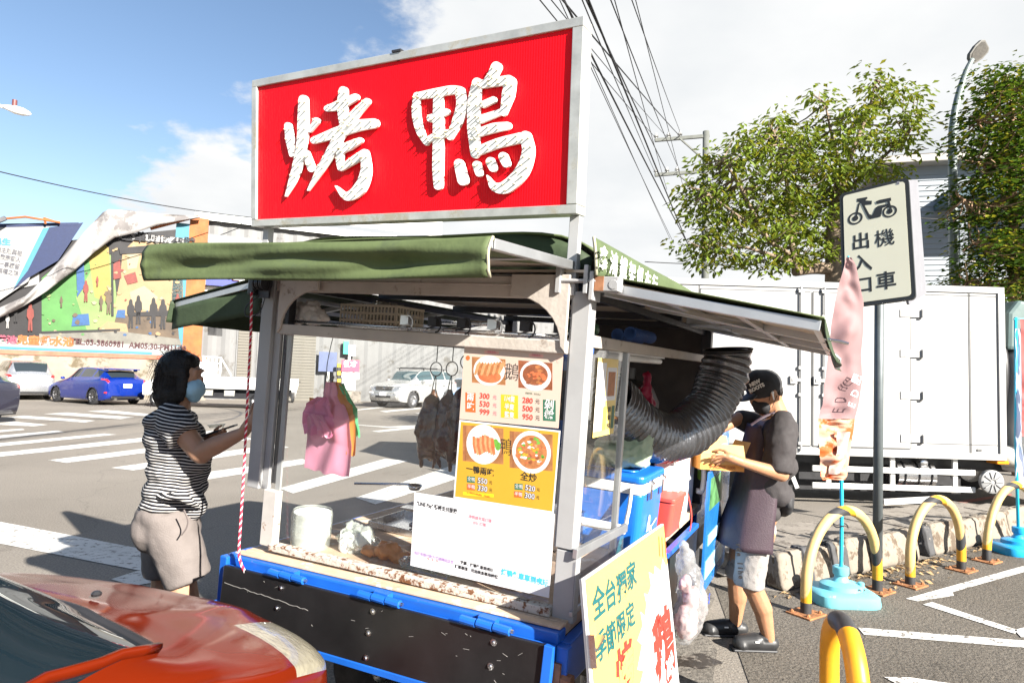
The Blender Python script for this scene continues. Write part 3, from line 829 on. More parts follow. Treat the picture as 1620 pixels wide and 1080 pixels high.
# ------------------------------------------------------------------ KERB: painted stones with gaps, slabs behind
STONE = mat('painted_kerb', (0.20, 0.172, 0.138), 0.85, var=0.16, scale=7, dirt=((0.085, 0.062, 0.042), 0.5, 7), bump=0.6, bscale=30)
STONE_BLK = mat('kerb_black_band', (0.05, 0.05, 0.052), 0.8, var=0.3, scale=12, dirt=((0.32, 0.28, 0.24), 0.25, 14), bump=0.5, bscale=30)
kerb = tag(link('kerb', None), kind='structure')
kdir = (G(1458, 885) - G(1241, 937)); kdir.z = 0; klen = kdir.length; kdir.normalize()
KM = MX(((kdir.x, -kdir.y, 0, G(1241, 937).x), (kdir.y, kdir.x, 0, G(1241, 937).y), (0, 0, 1, 0), (0, 0, 0, 1)))
kerb.matrix_local = KM
def rough_box(x0, x1, y0, y1, z0, z1, amp, seed, n=9, batter=.05):
    b = B(); bm = bmesh.new(); bmesh.ops.create_cube(bm, size=1)
    bmesh.ops.subdivide_edges(bm, edges=bm.edges, cuts=n, use_grid_fill=True)
    for v in bm.verts:
        c = v.co
        x, y, z = x0 + (c.x + .5) * (x1 - x0), y0 + (c.y + .5) * (y1 - y0), z0 + (c.z + .5) * (z1 - z0)
        f = (z - z0) / (z1 - z0)
        y += batter * f if c.y < 0 else 0
        for a, (lo, hi) in (('x', (x0, x1)), ('z', (z0, z1))):
            pass
        p = V((x, y, z))
        k = NZ.noise(p * 5 + V((seed, 0, 0))) * amp + NZ.noise(p * 17 + V((0, seed, 0))) * amp * .4
        edge = sum(1 for q in (c.x, c.y, c.z) if abs(q) > .499)
        d = V((c.x, c.y, c.z)).normalized()
        p += d * (k - (.016 if edge >= 2 else 0))
        p.z = max(p.z, z0)
        v.co = p
    return bm
def stone(x0, x1, y0=0, y1=.17, h=.275, m=STONE, seed=0, name='kerb_stone'):
    bm = rough_box(x0, x1, y0, y1, 0, h, .016, seed)
    me = bpy.data.meshes.new(name); bm.to_mesh(me); bm.free()
    me.polygons.foreach_set('use_smooth', [True] * len(me.polygons)); me.materials.append(m)
    return link(name, me, kerb)
cuts = [(0.0, .30, 0), (.303, .40, 1), (.403, .66, 0), (.663, .73, 1), (.733, .80, 0), (.803, .89, 1), (.893, 1.32, 0), (1.325, klen, 0), (klen + .16, klen + .28, 1), (klen + .285, klen + .75, 0), (klen + .755, klen + 1.3, 0), (klen + 1.305, klen + 1.9, 0), (klen + 1.905, klen + 2.6, 0), (klen + 2.605, klen + 3.4, 0)]
for i, (a, c, blk) in enumerate(cuts):
    stone(a, c, h=.27 + .012 * sin(i * 2.3), m=STONE_BLK if blk else STONE, seed=i * 3.1)
SLAB = mat('pavement_slab', (0.20, 0.178, 0.152), 0.9, var=0.16, scale=5, dirt=((0.10, 0.085, 0.07), 0.45, 7), bump=0.5, bscale=50)
pav = tag(link('pavement', None), kind='structure'); pav.matrix_local = KM
for i in range(8):
    for j in range(2):
        x0 = -.02 + .62 * i + .05 * j; y0 = .19 + .47 * j
        if x0 + .6 > klen + 3.4: continue
        B().box(x0, x0 + .605, y0, y0 + .455, .0, .17 - .05 * j + .006 * ((i * 7 + j * 3) % 3)).out('slab', SLAB, pav, bev=.008)
B().box(-.03, .33, .24, .58, .17, .176).out('manhole_cover', mat('cast_iron', (.10, .09, .085), .7, .4, var=.3, scale=20), pav, bev=.003)
# litter of dry leaves along the kerb foot
leaf = B(); random.seed(21)
for k in range(420):
    if k < 260: c = KM @ V((random.uniform(.25, 2.2), -random.uniform(.02, .42) * random.random() - .03, .012))
    else: c = KM @ V((random.uniform(-.3, 4.5), -random.uniform(.02, .12), .012))
    a = random.uniform(0, 2 * pi); L_ = random.uniform(.012, .035); W_ = L_ * random.uniform(.25, .5)
    t, n_ = V((cos(a), sin(a), random.uniform(-.3, .5))), V((-sin(a), cos(a), random.uniform(-.4, .4)))
    leaf.add([c - t * L_, c + n_ * W_, c + t * L_, c - n_ * W_ + V((0, 0, .006))], [(0, 1, 2), (0, 2, 3)])
tag(leaf.out('dry_leaves', mat('dry_leaf', (.30, .20, .10), .8, var=.5, scale=3)), 'loose brown dry leaves lying along the foot of the painted kerb', 'leaves', kind='stuff')

# ------------------------------------------------------------------ THE FAR SIDE OF THE ROAD (left)
A0, B0 = P(0, 574, 29.0), P(720, 595, 38.0)
fx = V((B0.x - A0.x, B0.y - A0.y, 0)).normalized(); fy = V((-fx.y, fx.x, 0))
FM = MX(((fx.x, fy.x, 0, A0.x), (fx.y, fy.y, 0, A0.y), (0, 0, 1, 0), (0, 0, 0, 1)))
FMI = FM.inverted()
def FL(px, py, off=0.0):                 # place on the facade (along, up)
    o = FMI @ EYE; d = FMI.to_3x3() @ ray(px, py)
    p = o + d * ((off - o.y) / d.y)
    return p.x, p.z
def fbox(b, x0, y0, x1, y1, o0, o1):      # photo rectangle as a box between two depths before the facade
    a, c = FL(x0, y0, o0), FL(x1, y1, o0)
    return b.box(min(a[0], c[0]), max(a[0], c[0]), min(o0, o1), max(o0, o1), min(a[1], c[1]), max(a[1], c[1]))
FR = rx(pi / 2)
XZ = MX(((1, 0, 0, 0), (0, 0, -1, 0), (0, 1, 0, 0), (0, 0, 0, 1)))        # poly (x, z), extruded towards the viewer
def fpoly(px, off, th=.01):
    return B().prism([FL(x, y, -off) for x, y in px], off, off + th, XZ)
# stained low wall
WALLC = mat('stained_concrete', (0.21, 0.185, 0.15), 0.9, var=0.2, scale=1.2, dirt=((0.10, 0.08, 0.05), 0.5, 1.1), bump=0.3, bscale=8)
wall = T('boundary_wall', 'low stained concrete wall with a red coping behind the parked cars', 'wall', FM)
x0, x1 = FL(-260, 560)[0], FL(330, 560)[0]
B().box(x0, x1, -1.0, -.75, -.05, FL(100, 563, -.9)[1]).out('wall_body', WALLC, wall)
B().box(x0, x1, -1.05, -.7, FL(100, 563, -.9)[1] + .002, FL(100, 558, -.9)[1] + .05).out('coping', mat('red_coping', (.42, .10, .06), .7, var=.25, scale=2), wall)
# billboard with pool advertisement
bb = T('billboard', 'wide printed billboard of a water playground behind the blue car', 'billboard', FM)
SKYB, NAVY = mat('print_sky_blue', (0.033, 0.142, 0.197), .6, var=.05), mat('print_navy', (0.006, 0.014, 0.054), .6, var=.1)
GRN, PEACH, PEACH2 = mat('print_green', (0.044, 0.137, 0.033), .6, var=.2, scale=1), mat('print_peach', (0.213, 0.142, 0.071), .6, var=.15, scale=.8), mat('print_cream', (0.218, 0.180, 0.114), .6, var=.1, scale=.9)
DKP, BRN = mat('print_dark', (0.010, 0.009, 0.010), .6, var=.4, scale=1.2), mat('print_brown', (0.060, 0.041, 0.025), .6, var=.35, scale=1.4)
ORG, PRT_W = mat('rust_orange', (.27, .08, .02), .7, var=.25, scale=2), mat('print_white', (0.213, 0.210, 0.205), .6, var=.05, scale=1)
PRED, PBLU = mat('print_red', (0.123, 0.022, 0.016), .6, var=.2), mat('print_blue', (0.014, 0.054, 0.142), .6, var=.2)
b = B(); fbox(b, -300, 352, 300, 552, -.55, -.40); b.out('board', PRT_W, bb)
b = B(); fbox(b, 301, 343, 315, 612, -.60, -.35); b.out('frame_post', ORG, bb)
b = B(); b.bar((FL(315, 346)[0], -.62, FL(315, 346)[1]), (FL(240, 366)[0], -.62, FL(240, 366)[1]), .12, .12); b.out('frame_brace', ORG, bb)
b = B(); fbox(b, 279, 352, 293, 560, -.575, -.552); b.out('printed_band', SKYB, bb)
layers = [
 ([(-60, 470), (66, 450), (66, 532), (-60, 540)], DKP, 'printed_gym'), ([(62, 385), (290, 362), (292, 545), (62, 535)], DKP, 'printed_ground'),
 ([(66, 440), (120, 395), (160, 400), (185, 470), (185, 525), (66, 528)], GRN, 'printed_slide'), ([(120, 470), (160, 400), (178, 404), (190, 525), (140, 530)], mat('print_lime', (0.114, 0.169, 0.054), .6, var=.2, scale=1), 'printed_slide'),
 ([(140, 405), (160, 380), (172, 392), (176, 480), (150, 470)], mat('print_yellow', (0.197, 0.150, 0.033), .6, var=.1), 'printed_ladder'),
 ([(185, 520), (183, 480), (190, 440), (194, 398), (215, 378), (258, 372), (288, 398), (290, 490), (272, 500), (230, 505)], PEACH, 'printed_inflatable'),
 ([(200, 400), (212, 386), (222, 400), (216, 424), (202, 426)], PEACH2, 'printed_inflatable'), ([(236, 392), (250, 380), (272, 386), (280, 402), (262, 414), (242, 410)], PEACH2, 'printed_inflatable'),
 ([(205, 462), (228, 452), (250, 470), (240, 492), (210, 488)], PEACH2, 'printed_inflatable'),
 ([(178, 520), (185, 496), (215, 500), (280, 492), (284, 545), (180, 540)], BRN, 'printed_deck'), ([(113, 516), (116, 498), (140, 496), (142, 514)], PBLU, 'printed_barrel'), ([(183, 502), (186, 490), (198, 490), (198, 503)], PBLU, 'printed_barrel'),
 ([(156, 520), (170, 508), (200, 512), (204, 530), (170, 534)], PEACH, 'printed_mat'), ([(62, 528), (190, 524), (284, 536), (288, 546), (62, 545)], mat('print_grey', (0.114, 0.109, 0.093), .6, var=.3, scale=1.5), 'printed_pool'),
 ([(196, 436), (214, 430), (218, 446), (202, 450)], PRED, 'printed_cushion'), ([(176, 420), (190, 410), (192, 440), (180, 442)], PRED, 'printed_cushion'),
 ([(120, 390), (132, 384), (134, 452), (122, 470)], PBLU, 'printed_column')]
for i, (px, m, nm) in enumerate(layers):
    fpoly(px, .552 + .004 * i, .003).out(nm, m, bb)
k = len(layers)
for i, (x, y, h, m) in enumerate([(207, 482, 46, DKP), (219, 476, 46, DKP), (243, 480, 48, DKP), (258, 482, 48, DKP), (281, 470, 30, PRED), (97, 472, 18, BRN), (136, 450, 34, PRED), (172, 466, 38, BRN), (154, 440, 16, PRED), (160, 472, 24, BRN), (48, 488, 44, PRED), (25, 482, 34, DKP), (12, 500, 24, PRT_W)]):
    w_ = h * .13
    fpoly([(x - w_, y + h * .28), (x - w_ * .9, y + h * .05), (x - w_ * .5, y - h * .02), (x - w_ * .4, y - h * .16), (x, y - h * .2), (x + w_ * .4, y - h * .16), (x + w_ * .5, y - h * .02), (x + w_ * .9, y + h * .05), (x + w_, y + h * .28), (x + w_ * .5, y + h * .4), (x + w_ * .6, y + h * .8), (x + w_ * .1, y + h * .8), (x, y + h * .45), (x - w_ * .2, y + h * .8), (x - w_ * .7, y + h * .8), (x - w_ * .5, y + h * .4)], .552 + .004 * (k + i), .003).out('printed_figure', m, bb)
random.seed(77)
for i in range(90):                     # the picture is a busy photograph: many small patches of its own colours
    x, y = random.uniform(66, 288), random.uniform(392, 540)
    if x < 125 and y < 450: continue
    r_ = random.uniform(1.5, 5.0)
    pool = (GRN, _MATS['print_lime'], PEACH2, BRN) if x < 165 else ((PEACH, PEACH2, PEACH, BRN, PRED) if y < 490 else (BRN, DKP, BRN, PEACH, PBLU))
    pts = [(x + r_ * random.uniform(.5, 1.2) * cos(a), y + r_ * random.uniform(.4, 1.0) * sin(a)) for a in [k * pi / 3.5 for k in range(7)]]
    fpoly(pts, .552 + .004 * (len(layers) - 2) + .0006 * (i % 12), .001).out('printed_patch', random.choice(pool), bb)
for (pts, m) in (([(203, 500), (210, 494), (285, 490), (286, 500)], DKP), ([(188, 392), (240, 388), (290, 384), (290, 396), (190, 402)], DKP), ([(176, 500), (176, 398), (179, 398), (180, 500)], DKP), ([(66, 524), (190, 520), (190, 523), (66, 528)], DKP)):
    fpoly(pts, .552 + .004 * len(layers) + .006, .001).out('printed_shade', m, bb)
off = -.70
def ftext(s, px, py, hpx, m, parent, off=-.70, sx=1.0, bold=0.02, align='CENTER', tilt=0.0, ext=.004):
    a = FL(px, py, off); sc = (FL(px, py - hpx, off)[1] - a[1])
    return text(s, sc * 1.25, m, parent, tr(a[0], off, a[1]) @ FR @ rz(tilt), sx=sx, bold=bold, align=align, ext=ext)
b = B(); fbox(b, 128, 541, 284, 556, -.69, -.66); b.out('printed_strip', PRT_W, bb)
ftext('TEL:03-3860981  AM05:30-PM11:00', 206, 546, 10.5, mat('print_maroon', (0.044, 0.014, 0.016), .6, var=.1), bb, sx=.82, bold=.012, tilt=-.028)
ftext('大園區華興路45號', 232, 377, 14, mat('print_ink', (0.006, 0.006, 0.009), .6, var=0), bb, sx=.98, bold=.012, tilt=-.01)
b = B(); fbox(b, 186, 366, 291, 387, -.665, -.66); b.out('printed_strip', PRT_W, bb)
b = B(); fbox(b, 32, 532, 113, 549, -.675, -.66); b.out('printed_strip', PRT_W, bb)
ftext('兒童戲水池', 72, 540, 12, ORG, bb, sx=1.0)
ftext('備池', 10, 538, 11, mat('print_pink', (0.205, 0.041, 0.069), .6), bb)
b = B(); fbox(b, -300, 553, 240, 557, -.6, -.5); b.out('printed_strip', SKYB, bb)
# older white sheet with blue stripe, hung over the left half
s2 = T('banner_sheet', 'slanted white banner sheet of small text with navy stripe, left of the billboard', 'banner', FM)
fpoly([(-200, 363), (80, 357), (45, 445), (0, 475), (-120, 510), (-200, 505)], .78, .02).out('sheet', PRT_W, s2)
fpoly([(76, 360), (132, 352), (92, 412), (44, 440), (18, 462), (30, 446), (44, 428)], .802, .004).out('printed_stripe', NAVY, s2)
fpoly([(68, 361), (78, 360), (44, 428), (22, 456), (34, 430)], .806, .004).out('printed_stripe', SKYB, s2)
fpoly([(-200, 357), (125, 352), (120, 357), (-200, 364)], .806, .006).out('printed_stripe', NAVY, s2)
for i, s_ in enumerate(['關於地主陳與祖', '尤．歡變職人', '人土地一事蹟留', '之無權之餘']):
    ftext(s_, 35 - 2 * i, 402 + 10.5 * i, 7.2, mat('print_greyink', (0.054, 0.054, 0.066), .6, var=0), s2, off=-.81, sx=.75, bold=.004, align='RIGHT', tilt=-.12)
ftext('民生', 3, 383, 9, SKYB, s2, off=-.81)
# torn tarpaulin sagging over the board
TARP = mat('tarpaulin', (.24, .23, .225), .55, var=.12, scale=.8, dirt=((.13, .12, .118), .5, .8))  # grey patches in the colour stand for the shading of its folds
up = [(-120, 545), (-30, 500), (40, 468), (70, 440), (100, 405), (135, 365), (163, 336), (172, 331), (205, 333), (250, 338), (318, 342)]
lo = [(-120, 548), (-30, 516), (35, 486), (75, 460), (118, 428), (150, 398), (182, 376), (215, 368), (250, 356), (285, 349), (318, 344)]
def tf(a, t):
    x = a * (len(up) - 1); i = min(int(x), len(up) - 2); f = x - i
    p = [up[i][k] * (1 - f) + up[i + 1][k] * f for k in (0, 1)]; q = [lo[i][k] * (1 - f) + lo[i + 1][k] * f for k in (0, 1)]
    r = (p[0] * (1 - t) + q[0] * t, p[1] * (1 - t) + q[1] * t)
    o = -1.0 - .16 * sin(pi * t) * sin(pi * a) - .10 * sin(30 * a + 5 * t)
    s_, z_ = FL(r[0], r[1], o)
    return (s_, o, z_)
tp = B().grid(tf, 60, 10, .01).out('torn_tarpaulin', TARP, None, smooth=True, M=FM)
tag(tp, 'torn grey white tarpaulin sagging diagonally across the billboard', 'tarpaulin')
# metal workshop
CORR = mat('light_cladding', (.125, .125, .125), .55, .0, var=.08, scale=1.0, dirt=((.085, .08, .072), .4, .9))
SHUT = mat('roller_shutter', (.115, .105, .086), .6, .0, var=.1, scale=1)
shop = T('metal_workshop', 'long pale corrugated metal workshop with roller shutters across the road', 'building', FM)
x0, x1, zt = FL(316, 400)[0], FL(1000, 400)[0], FL(360, 352)[1]
b = B(); nn_ = 130; vs, fs = [], []
for i in range(nn_ + 1):
    x = x0 + (x1 - x0) * i / nn_; y = (0, .035, .035, 0)[i % 4]
    vs += [(x, y, 0), (x, y, zt)]
fs = [(2 * i, 2 * i + 2, 2 * i + 3, 2 * i + 1) for i in range(nn_)]
b.add(vs, fs); b.out('wall', CORR, shop)
B().box(x0, x1, .05, 14, 0, zt - .02).out('wall', CORR, shop)
b = B()
for i in range(130):
    x = x0 - .3 + (x1 - x0 + .6) * i / 130
    b.box(x, x + (x1 - x0) / 130 * .6, -.3, 14.4, zt + .06, zt + .12)
b.box(x0 - .3, x1 + .3, -.3, 14.4, zt, zt + .06); b.box(x0 - .3, x1 + .3, -.34, -.3, zt - .06, zt + .30)
b.out('roof', mat('roof_sheet', (.50, .52, .50), .5, .3, var=.12, scale=1), shop)
for (a, c) in ((372, 402), (454, 502), (405, 450)):
    sx0, sz0 = FL(a, 628); sx1, sz1 = FL(c, 497)
    f_ = B().box(sx0 - .08, sx1 + .08, -.02, .0, 0, sz1 + .12).out('shutter_frame', CORR, shop)
    n = 30
    me = B().box(0, sx1 - sx0, -.055, -.025, 0, sz1 / n * .86).mesh('shutter_slat'); me.materials.append(SHUT)
    for k in range(n): link('shutter_slat', me, f_, tr(sx0, 0, k * sz1 / n))
b = B()
for k in range(8): fbox(b, 329, 517.5 + 1.6 * k, 352, 518.4 + 1.6 * k, -.06, -.01)
b.out('vent', DARKSTEEL, shop)
b = B(); fbox(b, 316, 458, 330, 462, -.2, -.1); fbox(b, 316, 452, 420, 466, -.08, -.02); b.out('conduit', W_PAINT, shop)
b = B(); fbox(b, 410, 339, 700, 341, -.15, -.1); b.out('gutter', W_PAINT, shop)
# shop signs on it
sg1 = T('dark_shop_sign', 'dark grey blank sign box on the workshop wall, upper of the two', 'sign', FM)
b = B(); fbox(b, 327, 369, 412, 396, -.55, -.12); b.out('sign_box', mat('dark_sign_grey', (.12, .125, .13), .5, var=.06), sg1)
b = B(); fbox(b, 330, 372, 414, 394, -.57, -.552); b.out('sign_face', mat('sign_grey', (.30, .31, .31), .45, var=.06), sg1)
sg2 = T('blue_shop_sign', 'blue shop sign with red and white script under the grey one', 'sign', FM)
b = B(); fbox(b, 322, 399, 408, 457, -.55, -.12); b.out('sign_box', mat('dark_sign_grey', (.12, .125, .13), .5), sg2)
b = B(); fbox(b, 329, 400, 410, 457, -.57, -.552); b.out('sign_face', mat('sign_blue', (.035, .045, .24), .4, var=.08), sg2)
def scr(pts, r, m, off):
    return B().tube(catmull([(FL(x, y)[0], off, FL(x, y)[1]) for x, y in pts], 6), r, 6).out('script', m, sg2, smooth=True)
SW = mat('script_white', (.8, .8, .78), .5, var=0); SR = mat('script_red', (.6, .04, .06), .5, var=0)
pts = [(338, 433), (352, 436), (342, 439), (370, 432), (362, 442), (385, 434), (378, 441), (405, 433)]
pts2 = [(366, 440), (385, 440), (368, 444), (390, 446), (378, 448)]
scr(pts, .085, SR, -.59); scr(pts, .045, SW, -.66); scr(pts2, .07, SR, -.59); scr(pts2, .04, SW, -.66)
# advert posts and boxes by the white wall
for (a, c, y0, y1, o, m, nm, lb, ct) in [
    (505, 532, 556, 588, -.3, mat('notice_navy', (.06, .08, .16), .5, var=.2, scale=2), 'notice_board', 'dark navy notice board on the workshop wall beside the shutter', 'board'),
    (541, 568, 569, 588, -.5, mat('notice_red', (.62, .05, .10), .5, var=.08), 'red_notice', 'small red and white notice on the white wall left of the SUV', 'sign')]:
    t_ = T(nm, lb, ct, FM)
    b = B(); fbox(b, a, y0, c, y1, o - .08, o); b.out('panel', m, t_)
    if nm == 'red_notice':
        ftext('徵才', (a + c) / 2, 576, 8, W_PAINT, t_, off=o - .09); 
        b = B(); fbox(b, a, 588.5, c, 600, o - .08, o); b.out('panel', PAPER, t_)
    b = B(); fbox(b, (a + c) / 2 - .8, y1, (a + c) / 2 + .8, 630, o - .04, o); b.out('post', GALV, t_)
t_ = T('green_lamp_sign', 'narrow green and white upright sign above the red notice', 'sign', FM)
b = B(); fbox(b, 544, 540, 551, 560, -.4, -.2); b.out('panel', mat('sign_green', (.03, .42, .26), .5), t_)
b = B(); fbox(b, 552, 545, 562, 563, -.4, -.25); b.out('panel', PAPER, t_)
b = B(); fbox(b, 551, 560, 552, 630, -.32, -.27); b.out('post', GALV, t_)
t_ = T('hazard_pole', 'yellow and black striped pole left of the red notice', 'pole', FM)
for k in range(8):
    b = B(); fbox(b, 534, 575 + 6 * k, 539, 580.9 + 6 * k, -.9, -.75); b.out('band', mat('hazard_yellow', (.62, .36, .02), .5) if k % 2 == 0 else BLACK, t_)
t_ = T('electric_cabinet', 'pale grey utility cabinet on a concrete base left of the SUV', 'cabinet', FM)
b = B(); fbox(b, 541, 597, 562, 618, -1.0, -.4); b.out('cabinet_body', mat('cabinet_grey', (.5, .5, .5), .5), t_, bev=.02)
b = B(); fbox(b, 546, 618.5, 570, 640, -1.15, -.3); b.out('plinth', SLAB, t_)
b = B(); fbox(b, 543, 599, 560, 616, -1.02, -1.003); b.out('cabinet_door', mat('cabinet_grey2', (.45, .45, .45), .5), t_)
# scooter standing by the shutter
sc_ = T('parked_scooter', 'white scooter parked in front of the roller shutter, seen through the glass', 'scooter', tr(G(463, 636)) @ rz(.3))
road_wheel(sc_, (0, -.62, .25), .25, .11, STEEL); road_wheel(sc_, (0, .62, .25), .25, .11, STEEL)
wb = mat('scooter_white', (.7, .7, .7), .3, coat=.5)
b = B(); b.prism([(-.95, .55), (-.85, .72), (-.2, .68), (-.1, .35), (.3, .3), (.45, .55), (.5, 1.0), (.62, 1.0), (.68, .5), (.5, .22), (-.2, .2), (-.6, .35)], -.14, .14, MP); b.out('scooter_body', wb, sc_, bev=.05)
B().box(-.15, .15, -.9, -.15, .70, .80).out('saddle', BLACK, sc_, bev=.05)
b = B(); b.tube([(-.32, .5, 1.03), (0, .6, 1.0), (.32, .5, 1.03)], .018, 8); b.tube([(0, .6, 1.0), (0, .66, .3)], .03, 8); b.out('handlebar', BLACK, sc_, auto=40)
B().box(-.2, .2, -1.1, -.75, .82, 1.15).out('top_box', wb, sc_, bev=.04)
# floodlight bracket on the billboard top
fl = T('flood_lamp', 'small floodlight on a thin rusty arm above the navy striped banner', 'lamp', FM)
def F3(x, y, o): s_, z_ = FL(x, y, o); return (s_, o, z_)
b = B(); b.tube([F3(8, 346, -1.2), F3(40, 343, -1.2), F3(95, 352, -1.0)], .05, 6); b.tube([F3(70, 344, -1.1), F3(72, 354, -1.0)], .05, 6); b.tube([F3(70, 345, -1.1), F3(95, 353, -.9)], .04, 6); b.out('arm', ORG, fl)
b = B(); b.bar(F3(-3, 350, -1.3), F3(9, 345, -1.2), .25, .2); b.out('lamp_head', DARKSTEEL, fl, bev=.03)
# ------------------------------------------------------------------ CARS
CARGLASS = mat('car_glass', (.02, .026, .03), .04, var=0, coat=.28, spec=.8)
CHROME = mat('chrome', (.75, .75, .76), .12, 1.0, var=0.03)
LAMPCL = mat('lamp_lens', (.70, .71, .72), .12, var=.1, scale=30, coat=.8)
LAMPRED = mat('tail_lens', (.55, .015, .015), .15, var=.1, coat=.8)
PLATE = mat('number_plate', (.75, .75, .74), .4, var=0)
def smooth_table(tab, n):
    """Catmull-Rom through station rows by their first column"""
    rows = [V(r[:3]) for r in tab]
    out = []
    m = len(tab); k = len(tab[0])
    for i in range(m - 1):
        a, b, c, d = tab[max(i - 1, 0)], tab[i], tab[i + 1], tab[min(i + 2, m - 1)]
        seg = max(2, int(round(n * (c[0] - b[0]))))
        for s in range(seg):
            t = s / seg
            row = []
            for q in range(k):
                h = c[0] - b[0]
                m0 = (c[q] - a[q]) / max(1e-6, c[0] - a[0]) * h
                m1 = (d[q] - b[q]) / max(1e-6, d[0] - b[0]) * h
                row.append((2 * t ** 3 - 3 * t * t + 1) * b[q] + (t ** 3 - 2 * t * t + t) * m0 + (-2 * t ** 3 + 3 * t * t) * c[q] + (t ** 3 - t * t) * m1)
            out.append(row)
    out.append(list(tab[-1]))
    return out
def make_car(root, tab, paint, wheels, win, r=.31, rim=STEEL, ns=4, nx=22, lamps=None, spokes=0, tail=None, trim=BLACK, glassm=None, lampm=None):
    """tab rows: x from the nose backwards, sill z, shoulder z, top z, half width, half width of the top.
       win: dict(wind=(x0,x1), side=[(x0,x1),...], rear=(x0,x1)) as x ranges. Local frame: nose at y = 0 pointing to +y."""
    glassm = glassm or CARGLASS
    st = smooth_table(tab, nx)
    names = {}
    S = []
    for row in st:
        x, zl, zs, zt, w_, wr = row
        gh = max(0.0, min(1.0, (zt - zs - .06) / .25))            # 0 bonnet, 1 cabin
        key = [(0, zl), (w_ * .80, zl), (w_ * .955, zl + .05), (w_ * .99, zl + .5 * (zs - zl)), (w_ * .985, zs - .05), (w_ * .95, zs + .005),
               (w_ * .93 * gh + (1 - gh) * w_ * .80, zs + .03 * gh + (1 - gh) * ((zt - zs) * .45 + .004)), (wr * gh + (1 - gh) * w_ * .62, zt - .05 * gh - (1 - gh) * (zt - zs) * .2), (wr * .86 * gh + (1 - gh) * w_ * .45, zt - .008), (0, zt + .02 * gh)]
        pc = catmull([(p[0], p[1], 0) for p in key], ns)
        S.append((x, [(p.x, p.y) for p in pc], gh))
    nk = len(S[0][1])
    # parameter index of key k is k*ns
    groups = {}
    def put(nm, vs):
        groups.setdefault(nm, B()).add(vs, [(0, 1, 2, 3)])
    for i in range(len(S) - 1):
        xa, xb = S[i][0], S[i + 1][0]; xm = (xa + xb) / 2
        for j in range(nk - 1):
            for sg in (1, -1):
                q = [(sg * S[i][1][j][0], -xa, S[i][1][j][1]), (sg * S[i][1][j + 1][0], -xa, S[i][1][j + 1][1]), (sg * S[i + 1][1][j + 1][0], -xb, S[i + 1][1][j + 1][1]), (sg * S[i + 1][1][j][0], -xb, S[i + 1][1][j][1])]
                if sg > 0: q.reverse()
                jm = (j + .5) / ns
                zc = sum(p[2] for p in q) / 4
                side = 'a' if sg > 0 else 'b'
                nm = 'body'
                if any((xm - wx) ** 2 + (zc - r * 1.0) ** 2 < (r * 1.13) ** 2 and 0.9 < jm < 5 for wx in wheels): continue
                if S[i][2] > .12 and 6.15 < jm < 6.95:
                    for k, (u0, u1) in enumerate(win['side']):
                        if u0 < xm < u1: nm = 'side_window|%s%d' % (side, k)
                if jm > win.get('thr', (7.25, 0))[0] + win.get('thr', (7.25, 0))[1] * S[i][2] and win['wind'][0] < xm < win['wind'][1]: nm = 'windscreen'
                if jm > 7.25 and win['rear'][0] < xm < win['rear'][1]: nm = 'rear_window'
                if lamps and lamps[0] < xm < lamps[1] and lamps[2] < jm < lamps[3]: nm = 'headlight|' + side
                if tail and tail[0] < xm < tail[1] and tail[2] < jm < tail[3]: nm = 'tail_light|' + side
                put(nm, q)
    ms = {'body': paint, 'windscreen': glassm, 'rear_window': glassm, 'side_window': glassm, 'headlight': lampm or LAMPCL, 'tail_light': LAMPRED}
    for nm, b in groups.items():
        me = b.mesh(nm.split('|')[0], True)
        bm = bmesh.new(); bm.from_mesh(me); bmesh.ops.remove_doubles(bm, verts=bm.verts, dist=.0005)
        if nm == 'body':
            be = [e for e in bm.edges if len(e.link_faces) == 1 and (all(abs(v.co.y + S[0][0]) < .001 for v in e.verts) or all(abs(v.co.y + S[-1][0]) < .001 for v in e.verts))]
            if be: bmesh.ops.holes_fill(bm, edges=be, sides=0)
        bmesh.ops.recalc_face_normals(bm, faces=bm.faces)
        bm.to_mesh(me); bm.free()
        me.polygons.foreach_set('use_smooth', [True] * len(me.polygons))
        me.materials.append(ms[nm.split('|')[0]])
        me.set_sharp_from_angle(angle=radians(38))
        link(nm.split('|')[0], me, root)
    W0 = max(t[4] for t in tab)
    for wx in wheels:
        for sg in (-1, 1):
            road_wheel(root, (sg * (W0 - .13), -wx, r), r, .21, rim, spokes)
            B().tube([(sg * (W0 * .985), -wx + r * 1.13 * cos(a), r + r * 1.13 * sin(a)) for a in [pi * k / 16 - .15 for k in range(18)]], .016, 6).out('arch_lip', trim, root, smooth=True)
    b = B(); L_ = tab[-1][0]
    b.box(-W0 + .14, W0 - .14, -L_ + .12, -.12, .22, .5); b.out('underbody', BLACK, root)
    return S
def plate(root, y, z, s='', rear=False, m=PLATE):
    o = B().box(-.17, .17, y - .006, y + .006, z - .075, z + .075).out('number_plate', m, root)
    return o
HATCH = [(0, .42, .50, .56, .55, .4), (.06, .28, .60, .66, .76, .5), (.25, .20, .68, .74, .87, .6), (.7, .19, .80, .86, .90, .62), (1.05, .19, .88, .95, .905, .64), (1.30, .19, .92, 1.06, .905, .64), (1.85, .19, .95, 1.40, .905, .60), (2.4, .19, .97, 1.475, .905, .60), (3.2, .19, .99, 1.455, .905, .59), (3.75, .19, 1.02, 1.36, .89, .57), (4.05, .20, 1.02, 1.14, .86, .56), (4.25, .26, .98, 1.03, .80, .54), (4.34, .36, .80, .86, .70, .5)]
